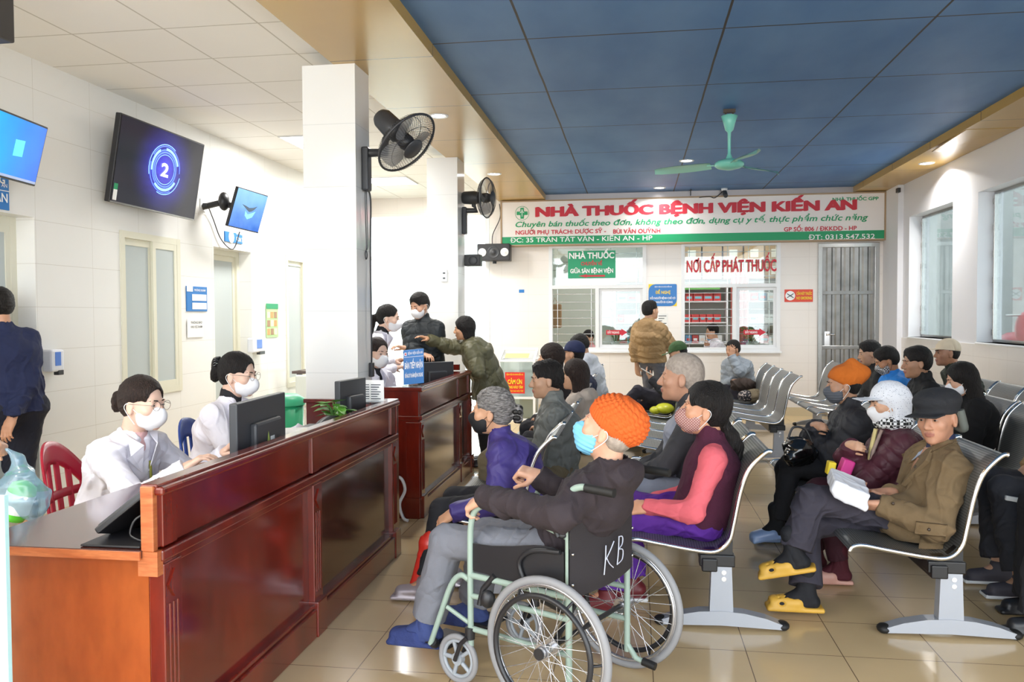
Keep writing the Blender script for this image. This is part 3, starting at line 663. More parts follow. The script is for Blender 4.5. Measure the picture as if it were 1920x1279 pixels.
MB().box((c[0]-.32, 3.55, c[2]), (c[0], 3.85, ZW-.03), .01).build('cabinet', plain('speaker grey', '#3a3838', .5), t); MB().tube([(c[0]-.16, 3.7, ZW-.05), (c[0]-.16, 3.7, ZW)], .03).build('mount', m_black, t)
MB().box((c[0]-.3, 3.54, c[2]+.03), (c[0]-.02, 3.55, ZW-.06)).build('grille', m_blackr, t)
# ---------------------------------------------------------------- screens on the left wall
def screen(P00, P10, P11, P01, name, label, cat, face, th=.05, bez=.012):
    """corners: top-left, top-right, bottom-right, bottom-left as seen; returns root and local frame"""
    P = [np.asarray(p, float) for p in (P00, P10, P11, P01)]; ux = unit(P[1]-P[0]); uz = unit(P[0]-P[3]); uz = unit(uz-ux*uz.dot(ux)); nn = np.cross(ux, uz)
    w = np.linalg.norm(P[1]-P[0]); h = np.linalg.norm(P[0]-P[3]); O = P[3]; R = np.stack([ux, uz, nn], 1)
    t = thing(name, label, cat, O+ux*w/2); c = O+ux*w/2+uz*h/2
    MB().obox(c-nn*th/2, R, (w/2, h/2, th/2), .006).build('casing', m_black, t)
    b = MB(); q = lambda u, v, d=.002: O+ux*u*w+uz*v*h+nn*d
    bx, bz = bez/w, bez/h; b.quad(q(bx, bz), q(1-bx, bz), q(1-bx, 1-bz), q(bx, 1-bz)); b.build('display', face, t)
    return t, q, ux, uz, nn, w, h
def ematl(name, c1, c2, strength, ax, s0, s1, noise=0):
    n = NT(name); v, xs = n.pos(); f = n.ramp(xs['XYZ'.index(ax)], s0, s1)
    if noise: f = n.math('ADD', f, n.math('MULTIPLY', n.math('SUBTRACT', n.noise(v, noise, 5), .5), .6))
    c = n.mix(f, lin(c1), lin(c2)); n.l(c, n.b.inputs['Emission Color']); n.b.inputs['Emission Strength'].default_value = strength
    n.b.inputs['Base Color'].default_value = (.01, .01, .01, 1); n.b.inputs['Roughness'].default_value = .15; return n.m
# big television: dark with a glowing blue dial and the number 2
n = NT('tv picture'); v, xs = n.pos(); A = atX(306, 318, -3.9)
dy = n.math('SUBTRACT', xs[1], float(A[1])); dz = n.math('SUBTRACT', xs[2], float(A[2])); r = n.math('SQRT', n.math('ADD', n.math('MULTIPLY', dy, dy), n.math('MULTIPLY', dz, dz)))
gl = n.math('POWER', n.math('MAXIMUM', n.math('SUBTRACT', 1.0, n.math('MULTIPLY', r, 2.3)), 0.0), 2.0)
gl = n.math('MULTIPLY', gl, n.math('ADD', .55, n.math('MULTIPLY', n.noise(v, 5, 3, (1, 1, 4)), .9)))
n.l(n.mix(gl, (.012, .012, .02), lin('#5a55f0')), n.b.inputs['Emission Color']); n.b.inputs['Emission Strength'].default_value = .75
n.b.inputs['Base Color'].default_value = (.012, .012, .014, 1); n.b.inputs['Roughness'].default_value = .12; m_tv = n.m
t, q, ux, uz, nn, w, h = screen(atX(230, 212, -3.88), atX(386, 272, -3.80), atX(363, 410, -3.93), atX(205, 378, -3.99), 'television', 'large wall television showing a glowing blue dial with the number 2', 'television', m_tv)
C0 = q(.5, .5, .004); cc = A; cc = C0+ux*((A-C0)@ux)+uz*((A-C0)@uz)
b = MB()
def arcs(R0, wd, segs, mi):
    b.m = mi
    for a0, a1 in segs:
        T = seq(math.radians(a0), math.radians(a1), max(4, int((a1-a0)/8)))
        V = [cc+ux*r_*math.cos(x)+uz*r_*math.sin(x)+nn*.003 for x in T for r_ in (R0, R0+wd)]
        b.add(V, [[2*i, 2*i+1, 2*i+3, 2*i+2] for i in range(len(T)-1)])
arcs(.135, .014, [(0, 360)], 0); arcs(.157, .022, [(20, 95), (120, 190), (230, 330)], 1); arcs(.188, .008, [(0, 150), (170, 300)], 0); arcs(.203, .006, [(60, 200), (250, 350)], 1); arcs(.155, .012, [(95, 118), (190, 228)], 0)
arcs(.12, .005, [(0, 360)], 1)
text(b, '2', .15, cc-ux*.045-uz*.055+nn*.003, ux, uz, 2, None, width=.085, bold=.006)
b.build('dial_graphic', [plain('glow blue', '#4a68ff', .4, emit=1.3), plain('glow light blue', '#6fa0ff', .4, emit=1.5), plain('glow white', '#dfeaff', .4, emit=1.3)], t)
MB().quad(q(.02, .03, .004), q(.06, .03, .004), q(.06, .15, .004), q(.02, .15, .004)).build('energy_label', m_whitep, t); MB().quad(q(.02, .15, .004), q(.06, .15, .004), q(.06, .22, .004), q(.02, .22, .004)).build('green_label', m_grn, t)
MB().tube([q(.4, .5, -.05), V3(LX+.012, q(.4, .5)[1], q(.4, .5)[2])], .05).tube([q(.6, .5, -.05), V3(LX+.012, q(.6, .5)[1], q(.6, .5)[2])], .05).build('wall_bracket', m_black, t)
MB().quad(q(.0, -.0, .003), q(1, 0, .003), q(1, .018, .003), q(0, .018, .003)).build('silver_edge', m_steel, t)
# left monitor at the picture edge
m_win = ematl('desktop blue', '#1b9fe6', '#1850c0', 1.0, 'Y', 4.2, 4.85, 3)
p11 = atX(66, 350, -3.82); p10 = atX(82, 237, -3.72); dY = V3(.12, -.82, 0); dY[2] = 0
t, q, ux, uz, nn, w, h = screen(p10+dY*.82, p10, p11, p11+dY*.82, 'wall_monitor', 'wall monitor with plain blue desktop at the left edge', 'monitor', m_win)
b = MB(); b.quad(q(.02, .03, .003), q(.98, .03, .003), q(.98, .07, .003), q(.02, .07, .003)); b.m = 1
b.quad(q(.56, .38, .003), q(.7, .4, .003), q(.7, .66, .003), q(.56, .64, .003)); b.build('desktop_graphic', [plain('taskbar', '#9aa8c8', .4, emit=.4), plain('pale window mark', '#4dbcf0', .4, emit=.8)], t)
MB().tube([q(.5, .5, -.05), V3(LX, q(.5, .5)[1], q(.5, .5)[2])], .04).build('wall_bracket', m_black, t)
# small monitor showing a whale over blue water
m_wh = ematl('sea picture', '#2a62b8', '#7fb4e8', .95, 'Z', 2.32, 2.68, 7)
t, q, ux, uz, nn, w, h = screen(atX(436, 348, -3.75), atX(494, 366, -3.66), atX(487, 437, -3.76), atX(426, 424, -3.85), 'wall_monitor', 'small wall monitor showing a whale on blue water', 'monitor', m_wh, .03, .01)
b = MB(); pts = [(.25, .62), (.38, .6), (.5, .57), (.62, .6), (.74, .66), (.66, .55), (.6, .5), (.52, .47), (.42, .52)]; b.add([q(u, v_, .004) for u, v_ in pts], [list(range(9))[::-1]]); b.m = 1
b.add([q(u, v_, .0035) for u, v_ in ((.4, .48), (.5, .4), (.62, .46), (.72, .52), (.66, .36), (.52, .28), (.42, .36))], [list(range(7))[::-1]])
b.build('whale_graphic', [plain('whale dark', '#4a5a6a', .4, emit=.25), plain('sea foam', '#6fc0d8', .4, emit=.7)], t)
MB().tube([q(.1, .5, -.03), q(.05, .5, -.16), V3(LX, q(.0, .5)[1], q(.0, .5)[2])], .03).ell(q(.02, .55, -.12), (.05, .07, .09)).build('wall_bracket', m_black, t)
MB().quad(q(0, 0, .002), q(1, 0, .002), q(1, .03, .002), q(0, .03, .002)).build('silver_edge', m_dgrey, t)
def xsign(name, label, cat, px0, py0, px1, py1, X, face, th=.012):
    a = atX(px0, py0, X); c = atX(px1, py1, X); t = thing(name, label, cat, (X, a[1], c[2])); y0, y1, z0, z1 = a[1], c[1], c[2], a[2]
    MB().box((X-th, y0, z0), (X, y1, z1), .002).build('panel', face, t); return t, y0, y1, z0, z1, X+.001
t, y0, y1, z0, z1, X = xsign('counter_sign', 'small blue sign under the whale monitor', 'sign', 422, 433, 455, 458, -4.088, m_blu)
b = MB(); b.ell((X, y0+.13, (z0+z1)/2), (.002, .06, .06)); text(b, 'QUẦY SỐ', .06, (X, y0+.23, z0+.09), Y_, Z_, 0, None, width=.2, depth=.002); text(b, 'ĐÓN TIẾP', .06, (X, y0+.23, z0+.02), Y_, Z_, 0, None, width=.2, depth=.002); b.build('lettering', m_whitep, t)
t, y0, y1, z0, z1, X = xsign('counter_sign', 'blue sign under the left edge monitor, over the sliding door', 'sign', -60, 318, 18, 395, -4.09, m_blu)
b = MB(); text(b, 'PHÒNG', .07, (X, y1-.3, z0+.17), Y_, Z_, 0, None, width=.26, bold=.002, depth=.002); text(b, 'TIẾP NHẬN', .08, (X, y1-.42, z0+.05), Y_, Z_, 0, None, width=.4, bold=.002, depth=.002); b.box((X, y0, z1-.09), (X+.001, y1, z1-.085)); text(b, 'BỆNH VIỆN KIẾN AN', .035, (X, y1-.36, z1-.065), Y_, Z_, 0, None, width=.34, depth=.002); b.build('lettering', m_whitep, t)
t, y0, y1, z0, z1, X = xsign('room_sign', 'blue and white room sign between window and door on the left wall', 'sign', 350, 536, 389, 584, -4.09, m_blu)
b = MB().box((X, y0+.09, z0+.1), (X+.002, y1-.02, z0+.16)).box((X, y0+.09, z0+.02), (X+.002, y1-.02, z0+.08)).box((X, y0, z1-.05), (X+.002, y0+.1, z1)); text(b, 'PHÒNG KHÁM', .03, (X, y0+.13, z1-.045), Y_, Z_, 0, None, width=.2, depth=.002); b.build('white_fields', m_whitep, t)
t, y0, y1, z0, z1, X = xsign('paper_notice', 'white paper notice below the blue room sign', 'notice', 351, 598, 382, 632, -4.09, m_paper, .003)
b = MB(); text(b, 'THÔNG BÁO', .03, (X, y0+.06, z0+.13), Y_, Z_, 0, None, width=.2, depth=.002); text(b, 'KHU VỰC KHÁM', .03, (X, y0+.06, z0+.09), Y_, Z_, 0, None, width=.2, depth=.002); b.build('print', m_dark, t)
t, y0, y1, z0, z1, X = xsign('health_poster', 'green poster with small pictures on the left wall near the far window', 'poster', 499, 569, 522, 632, -4.09, plain('pale green poster', '#b9e3a0', .6), .003)
b = MB().box((X, y0, z1-.06), (X+.002, y1, z1)); b.m = 1
for i in range(3):
    for j in range(3): b.m = 1+(i+j) % 3; b.box((X, y0+.02+j*.09, z0+.03+i*.095), (X+.002, y0+.09+j*.09, z0+.1+i*.095))
b.build('pictures', [m_grn, plain('poster orange', '#e0a06a', .6), plain('poster brown', '#a8866a', .6), plain('poster cream', '#f0e6c8', .6)], t)
# dispensers
for (px0, py0, px1, py1, lab) in ((97, 656, 122, 701, 'white and blue hand sanitiser dispenser on the wall beside the man in navy'), (476, 634, 498, 663, 'grey hand sanitiser dispenser under the green poster')):
    a = atX(px0, py0, -4.02); c = atX(px1, py1, -4.02); t = thing('sanitiser_dispenser', lab, 'dispenser', (LX, a[1], c[2]), 'hand sanitiser dispensers')
    w, h = c[1]-a[1], a[2]-c[2]
    MB().box((LX, a[1], c[2]+.02), (-4.02, c[1], a[2]), .015).build('body', plain('dispenser white', '#e6e9f0', .3), t); MB().box((-4.025, a[1]+w*.25, c[2]+h*.35), (-4.017, c[1]-w*.3, a[2]-h*.1), .002).build('window_strip', plain('dispenser blue', '#5a86d8', .3), t)
    MB().box((-4.06, a[1]+w*.5, c[2]-.005), (-4.02, c[1]-.01, c[2]+.03), .004).build('nozzle', m_dgrey, t)
# power socket with plug and cable beside the tv
a = atX(383, 385, -4.08); t = thing('power_socket', 'white wall socket with black plug right of the large television', 'socket', (LX, a[1], a[2]-.04)); MB().box((LX, a[1]-.05, a[2]-.06), (LX+.01, a[1]+.05, a[2]+.06), .003).build('plate', m_alu, t); MB().box((LX+.01, a[1]-.015, a[2]-.02), (LX+.06, a[1]+.025, a[2]+.02), .005).build('plug', m_black, t)
MB().tube(spline([(LX+.05, a[1]+.02, a[2]-.01), (LX+.03, a[1]+.15, a[2]-.12), (LX+.03, a[1]+.3, a[2]-.3), (LX+.05, a[1]+.5, a[2]-.38), (LX+.1, a[1]+.55, a[2]-.2)]), .006, 6).build('cable', m_dgrey, t)
a = atX(834, 518, -2.0); a = atY(833, 517, 8.7); t = thing('power_socket', 'white double wall socket on the far column', 'socket', a); MB().box((a[0]-.035, 8.688, a[2]-.065), (a[0]+.035, 8.7, a[2]+.065), .003).build('plate', m_alu, t); MB().box((a[0]-.012, 8.686, a[2]+.02), (a[0]+.012, 8.688, a[2]+.035)).box((a[0]-.012, 8.686, a[2]-.035), (a[0]+.012, 8.688, a[2]-.02)).build('slots', m_dark, t)
# ---------------------------------------------------------------- wall fans
def wall_fan(base, hub, axis, R, label, spin=0):
    """base: point on the column; hub: centre of the cage; axis: direction the fan blows"""
    t = thing('wall_fan', label, 'fan', base, 'grey wall fans'); ax = unit(axis); up = unit(Z_-ax*ax[2]); sd = np.cross(up, ax); R_ = np.stack([sd, up, ax], 1); hub = np.asarray(hub, float); base = np.asarray(base, float)
    MB().box(base+V3(0, -.045, -.16), base+V3(.05, .045, .14), .012).build('mount', m_dgrey, t)
    mot = hub-ax*.15
    MB().tube([base+V3(.03, 0, .1), base+V3(.16, 0, .1), mot-up*.09, mot-up*.03], [.03, .028, .024, .03], 10).build('arm', m_dgrey, t)
    MB().lathe([(0, -.14), (.055, -.14), (.07, -.11), (.075, .0), (.06, .06), (.03, .08), (0, .08)], mot, ax, 20).build('motor', m_dgrey, t)
    b = MB(); cir = lambda r, d, n_=40: [hub+ax*d+r*(math.cos(a)*sd+math.sin(a)*up) for a in seq(0, 2*pi*(n_-1)/n_, n_)]
    b.tube(cir(R, 0), .008, 8, True); b.tube(cir(R*.72, .05), .002, 4, True); b.tube(cir(R*.72, -.06), .002, 4, True)
    for k in range(72):
        a = 2*pi*k/72; e = math.cos(a)*sd+math.sin(a)*up
        for sg, dd in ((1, .065), (-1, -.08)): b.tube([hub+e*.04*1+ax*dd, hub+e*R*.6+ax*dd*.9, hub+e*R*.9+ax*dd*.5, hub+e*R], .0013, 4, cap=False)
    b.build('cage', m_dgrey, t)
    b = MB()
    for k in range(3):
        a0 = spin+2*pi*k/3; V = []; m_, n_ = 7, 6
        for i in range(m_):
            r = .045+(R*.86-.045)*i/(m_-1); wd = (.35+.75*math.sin(pi*min(1, (i+.6)/m_)))
            for j in range(n_): a = a0+(j/(n_-1)-.5)*wd*1.3; V.append(hub+ax*(-.02+.05*(j/(n_-1)-.5))+r*(math.cos(a)*sd+math.sin(a)*up))
        b.add(V, [[i*n_+j, (i+1)*n_+j, (i+1)*n_+j+1, i*n_+j+1] for i in range(m_-1) for j in range(n_-1)], True)
    b.build('blades', plain('grey smoked blade', '#8c8e92', .3, alpha=.75), t)
    MB().lathe([(.05, -.05), (.055, 0), (.045, .03), (.02, .04), (0, .04)], hub, ax, 20).build('hub_cap', m_black, t)
    MB().lathe([(.075, .066), (.07, .074), (0, .076)], hub, ax, 24).build('badge', m_dgrey, t)
    return t
hb = V3(-1.57, 5.33, 2.64); wall_fan((-1.86, 5.52, 2.47), atY(763, 268, 5.3), (.695, -.232, -.684), .225, 'dark grey wall fan on the near column', .3)
wall_fan((-1.885, 8.95, 2.5), atY(913, 371, 8.9), (.98, -.18, -.05), .215, 'dark grey wall fan on the far column, seen edge on', .9)
b = MB().tube(spline([(-1.85, 5.6, 2.33), (-1.84, 5.62, 2.25), (-1.845, 5.62, 1.9), (-1.84, 5.61, 1.35), (-1.845, 5.62, 1.12)]), .006, 6); b.box((-1.856, 5.59, 1.02), (-1.83, 5.64, 1.12), .004)
tag(b.build('power_cable', m_black), 'black cable with plug hanging down the side of the near column', 'cable')
b = MB()
for dx in (0, .03): b.tube(spline([(-1.84, 5.5+dx, 2.33), (-1.835, 5.49+dx, 2.2), (-1.84, 5.52+dx, 1.95), (-1.84, 5.51, 1.9)]), .003, 5)
b.tube([(-1.84, 5.51+.02*math.cos(a), 1.87+.03*math.sin(a)) for a in seq(0, 5.8, 10)], .004, 5, True); tag(b.build('pull_cord', m_dgrey), 'grey pull cords hanging below the near wall fan', 'cord')
# ceiling fan
fx, fy = .80, 7.40; t = thing('ceiling_fan', 'mint green ceiling fan with three blades under the blue ceiling', 'fan', (fx, fy, ZB)); m_mint = plain('mint green enamel', '#7fd0bc', .3)
MB().box((fx-.05, fy-.015, ZB-.03), (fx+.05, fy+.015, ZB)).tube([(fx-.03, fy, ZB-.06), (fx-.03, fy, ZB)], .008).tube([(fx+.03, fy, ZB-.06), (fx+.03, fy, ZB)], .008).build('bracket', plain('rusty steel', '#5b5048', .7, .5), t)
MB().lathe([(.0, -.055), (.062, -.055), (.07, -.06), (.05, -.12), (.035, -.18), (.014, -.2), (.013, -.38), (.02, -.40), (.03, -.42), (.04, -.44)], (fx, fy, ZB)).build('downrod', m_mint, t)
zf = ZB-.475
MB().lathe([(0, .045), (.05, .045), (.1, .03), (.125, .01), (.125, -.01), (.1, -.03), (.04, -.045), (0, -.047)], (fx, fy, zf)).build('motor', m_mint, t)
for a in (math.radians(163), math.radians(43), math.radians(-77)):
    V = []; e = V3(math.cos(a), math.sin(a), 0); s_ = V3(-math.sin(a), math.cos(a), 0); N = 10
    for i in range(N):
        u = i/(N-1); r = .16+.50*u; wd = .045+.035*math.sin(pi*min(1, u*1.1)) if u < .9 else .075*math.sqrt(max(0, 1-((u-.9)/.1)**2))+.01
        for j, sg in enumerate((-1, -.3, .3, 1)): V.append(V3(fx, fy, zf+.0)+e*r+s_*wd*sg+Z_*(.018*sg-.012*u+.01*(1-sg*sg)))
    F = [[i*4+j, (i+1)*4+j, (i+1)*4+j+1, i*4+j+1] for i in range(N-1) for j in range(3)]
    nV = len(V); V2 = V+[v-Z_*.004 for v in V]; b = MB(); b.add(V2, F+[[nV+i for i in f[::-1]] for f in F], True)
    b.tube([V3(fx, fy, zf)+e*.1, V3(fx, fy, zf)+e*.19], .014, 6, flat=.4); b.build('blade', plain('pale mint blade', '#9fd8c8', .35), t)
# ================================================================ counters
wd_red = wood('dark red lacquered wood', '#5a140c', '#7d2414', .18, .7, (1, 1, .25), 5); wd_dk = wood('dark panel wood', '#34100c', '#4c170f', .16, .8, (1, 1, .3), 4)
wd_or = wood('orange brown side board', '#96421a', '#b05a28', .22, .5, (1.2, 1, .5), 2.5); wd_edge = wood('worn light edge', '#a8552a', '#c87848', .4, .2)
wd_top = wood('brown desk top', '#4a2018', '#5e2c20', .16, .7, (1, 6, 1), 3)
def counter_front(X, ya, yb, z1, t, posts, near_end=True):
    """panelled front facing +x"""
    MB().box((X-.045, ya+.01, z1-.2), (X-.01, yb, z1-.03), .003).build('upper_board', wd_red, t)
    MB().box((X-.06, ya, z1-.035), (X+.02, yb+.01, z1-.008), .008).box((X-.055, ya, z1-.012), (X+.0, yb, z1), .005).build('top_rail', wd_red, t)
    MB().box((X-.05, ya+.01, .70), (X+.012, yb, .735), .006).box((X-.05, ya+.01, .675), (X+.0, yb, .70), .004).build('middle_rail', wd_red, t)
    MB().box((X-.05, ya+.01, 0), (X+.02, yb, .13), .006).box((X-.05, ya, .13), (X+.008, yb, .15), .005).build('plinth', wd_red, t)
    ps = posts
    for i, y in enumerate(ps):
        b = MB().box((X-.045, y, .15), (X+.008, y+.1, .69), .004).box((X-.045, y+.01, z1-.2), (X-.0, y+.09, z1-.03), .003)
        for k in (-1, 0, 1): b.tube([(X+.006, y+.05+k*.022, .2), (X+.006, y+.05+k*.022, .56)], .006, 6)
        b.prism([(X+.008, y+.05, .665), (X+.008, y+.015, .62), (X+.008, y+.05, .575), (X+.008, y+.085, .62)], (.006, 0, 0)); b.box((X-.04, y-.004, .0), (X+.026, y+.104, .16), .005)
        b.build('pilaster', wd_red, t)
    for a, c in zip(ps[:-1], ps[1:]): MB().box((X-.04, a+.1, .14), (X-.02, c, .69)).build('panel', wd_dk if a > 3 else wd_red, t)
t = thing('reception_desk', 'long dark red wooden reception desk in the left foreground', 'desk', (-1.7, 3.6, 0)); reception = t
XF = -1.44
counter_front(XF, 2.31, 4.86, .94, t, [2.33, 3.52, 4.74])
b = MB().box((-2.08, 2.33, 0), (XF-.045, 2.36, .715)); b.build('side_panel', wd_or, t)
MB().box((-2.1, 2.29, .715), (XF-.045, 4.9, .74), .003).build('desk_top', wd_top, t); MB().box((-2.1, 2.285, .712), (XF-.045, 2.292, .738)).build('worn_edge', wd_edge, t)
MB().box((-2.06, 4.4, 0), (XF-.05, 4.43, .715)).box((-2.06, 3.5, .1), (XF-.05, 3.53, .715)).build('inner_panel', wd_or, t)
MB().box((-1.49, 2.30, .735), (XF-.008, 2.325, .935), .003).box((-1.5, 2.3, .66), (XF+.004, 2.33, .735)).build('end_board', wd_edge, t)
MB().box((-2.02, 4.86, 0), (XF, 4.9, .935), .004).box((-2.03, 4.84, .915), (XF, 4.91, .94), .004).build('return_panel', wd_red, t)
t = thing('admission_counter', 'second dark red wooden counter behind the reception desk, beside the near column', 'desk', (-1.7, 6.6, 0))
X2 = -1.52
counter_front(X2, 5.7, 7.55, .94, t, [5.71, 7.0, 7.44])
b = MB().box((-1.85, 5.70, 0), (X2-.01, 5.74, .93)); b.box((-1.85, 5.685, .705), (X2, 5.7, .735), .004).box((-1.85, 5.685, .0), (X2, 5.7, .15), .004).box((X2-.1, 5.688, .15), (X2-.0, 5.7, .69), .004); b.box((-1.86, 5.68, .915), (X2+.02, 5.76, .94), .005); b.build('side_panel', wd_red, t)
MB().box((-2.05, 5.75, .73), (X2-.04, 7.5, .755), .003).build('desk_top', wd_top, t); MB().box((-2.1, 7.5, 0), (X2-.0, 7.54, .93), .004).box((-2.0, 7.4, .95), (-1.6, 7.44, 1.0)).build('end_panel', wd_red, t)
tag(MB().tube(spline([(-1.72, 5.67, .22), (-1.7, 5.64, .3), (-1.64, 5.63, .3), (-1.61, 5.62, .22), (-1.65, 5.62, .12), (-1.62, 5.6, .03), (-1.58, 5.58, .012)]), .011, 8).ell((-1.73, 5.676, .2), (.035, .01, .045)).build('white_cable', m_alu), 'white cable looping out of a hole in the second counter', 'cable')
# things on the desks
def monitor(c, yaw, w, h, label, tilt=0, stand_h=.12, group=None, backlogo=False):
    t = thing('computer_monitor', label, 'monitor', c, group); a = math.radians(yaw); ux = V3(math.cos(a), math.sin(a), 0); nn = V3(math.sin(a), -math.cos(a), 0); tl = math.radians(tilt); uz = unit(Z_*math.cos(tl)-nn*math.sin(tl)); n2 = np.cross(ux, uz); R = np.stack([ux, uz, n2], 1)
    C = np.asarray(c, float)+Z_*stand_h+uz*h/2
    MB().obox(C, R, (w/2, h/2, .018), .006).build('casing', m_dgrey, t); MB().obox(C-n2*.0185, R, (w/2-.012, h/2-.012, .001)).build('display', m_black, t)
    MB().obox(C+n2*.03-uz*.02, R, (w*.27, h*.26, .018), .012).build('rear_housing', m_dgrey, t)
    if backlogo:
        b = MB(); o = C+n2*.049-uz*.045-ux*.02; b.add([o-ux*.02, o+ux*.02, o+uz*.06], [(0, 1, 2)]); b.m = 1; b.obox(o+ux*.045+uz*.02, R, (.02, .013, .001)); b.build('sticker', [plain('lime sticker', '#b9d26a', .5), m_whitep], t)
    MB().obox(C+n2*.02-uz*(h/2+.0)-Z_*.03, R, (.03, .09, .01), .004).build('neck', m_black, t)
    MB().obox(np.asarray(c)+V3(0, 0, .009), np.stack([ux, Z_, np.cross(ux, Z_)], 1), (.11, .009, .09), .006).build('foot', m_black, t); return t
monitor((-1.60, 3.34, .742), 93, .52, .31, 'dark monitor seen from behind in front of the nurse with the hair claw', 0, .05, backlogo=True)
monitor((-1.62, 4.55, .742), 82, .32, .29, 'dark monitor at the far end of the reception desk, beside the plant', 0, .055)
monitor((-1.72, 7.0, .757), 42, .34, .24, 'dark monitor on the second counter in front of the pointing woman', 0, .05)
# tilted back all-in-one screen leaning at the near end of the reception desk
t = thing('computer_monitor', 'black monitor tilted far back at the near end of the reception desk', 'monitor', (-1.58, 2.36, .74))
p0 = atZ(158, 1019, .765); e1 = atY(272, 912, 2.50); e1 = V3(-1.5, 2.44, .92); u = unit(e1-V3(-1.68, 2.37, .765)); sd = unit(V3(.15, 1, 0)); sd = unit(sd-u*sd.dot(u)); nn = np.cross(sd, u)
c = V3(-1.68, 2.37, .772)+u*.125+sd*.17; R = np.stack([u, sd, nn], 1); MB().obox(c, R, (.125, .19, .011), .006).build('casing', m_black, t); MB().obox(c+nn*-.013, R, (.11, .18, .002)).build('display', m_dgrey, t)
MB().box((-1.70, 2.31, .741), (-1.5, 2.52, .748), .003).build('foot', m_black, t)
MB().tube([(-1.55, 2.45, .75), (-1.54, 2.46, .85)], .02).build('neck', m_black, t)
MB().tube(spline([(-1.53, 2.4, .83), (-1.56, 2.38, .81), (-1.57, 2.37, .77), (-1.54, 2.36, .755), (-1.51, 2.36, .75)]), .004, 6).build('cable', m_black, t)
t = thing('desk_phone', 'grey desk telephone near the plant on the reception desk', 'telephone', (-1.62, 4.1, .74)); a = atX(590, 795, -1.55)
MB().box((-1.78, 3.9, .742), (-1.53, 4.32, .86), .03).build('body', plain('grey phone plastic', '#8e9492', .35), t); MB().tube(spline([(-1.56, 3.86, .885), (-1.57, 3.98, .91), (-1.58, 4.12, .912), (-1.58, 4.26, .89)]), .02, 10).build('handset', m_dgrey, t)
MB().box((-1.76, 4.05, .858), (-1.62, 4.28, .864)).build('keypad', m_dgrey, t)
t = thing('paper_stack', 'stack of white papers on the reception desk beside the rear monitor', 'papers', (-1.62, 3.72, .74)); b = MB()
for k in range(9): b.obox((-1.62+.01*math.sin(k*2), 3.74, .746+k*.018), np.array([[math.cos(.05*k), -math.sin(.05*k), 0], [math.sin(.05*k), math.cos(.05*k), 0], [0, 0, 1]]), (.105, .15, .008))
b.build('sheets', m_paper, t)
sill_plant(-1.6, 4.25, .80, 'small leafy green plant on the reception desk beside the far monitor', .13, 8, True, 24, .08, .05)
a = atY(698, 752, 4.8); t = thing('price_sheet', 'white printed sheet in a clear stand at the far end of the reception desk', 'notice', (-1.6, 4.75, .94)); P0 = atY(675, 762, 4.78); P1 = atY(720, 716, 4.78)
b = MB().box((P0[0], 4.775, .93), (P1[0], 4.78, P1[2]+.01)); b.m = 1
for k in range(9):
    z = P1[2]-.02-k*.014; b.box((P0[0]+.012, 4.772, z), (P0[0]+.06, 4.775, z+.004)); b.box((P0[0]+.072, 4.772, z), (P1[0]-.02-.01*(k % 3), 4.775, z+.004))
b.build('sheet', [m_paper, m_dark], t); MB().box((P0[0], 4.76, .935), (P1[0], 4.84, .94)).build('stand', m_alu, t)
# blue standing board on the second counter
t = thing('reception_sign', 'blue standing sign reading BÀN TIẾP NHẬN on the second counter', 'sign', (-1.6, 5.9, .94))
Q = [atY(757, 722, 5.78), atY(795, 718, 5.84), atY(795, 651, 5.84), atY(757, 657, 5.78)]; ux = unit(Q[1]-Q[0]); uz = Z_; w = np.linalg.norm(Q[1]-Q[0]); h = Q[3][2]-Q[0][2]+.0
nn = np.cross(ux, uz); R = np.stack([ux, uz, nn], 1); O = Q[0]; MB().obox(O+ux*w/2+uz*h/2-nn*.004, R, (w/2, h/2, .004), .001).build('panel', m_blu, t); b = MB()
def L_(s, sz, u, v, ww, bo=0): text(b, s, sz, O+ux*u*w+uz*v*h, ux, uz, 0, None, width=ww*w, bold=bo)
L_('BÀN TIẾP NHẬN', .062, .06, .46, .88, .003); L_('ĐĂNG KÝ KHÁM BỆNH ONLINE', .038, .06, .2, .88, .002); L_('BỆNH VIỆN KIẾN AN', .026, .22, .86, .72); b.obox(O+ux*w*.5+uz*h*.79+nn*.001, R, (w*.48, .0015, .001)); b.obox(O+ux*w*.1+uz*h*.88+nn*.001, R, (w*.055, .012, .001)); b.m = 1; b.obox(O+ux*w*.1+uz*h*.88+nn*.002, R, (w*.03, .007, .001)); b.build('lettering', [m_whitep, m_red], t)
MB().box((O[0], 5.74, .94), (O[0]+w, 5.85, .945)).build('foot', m_glass, t)
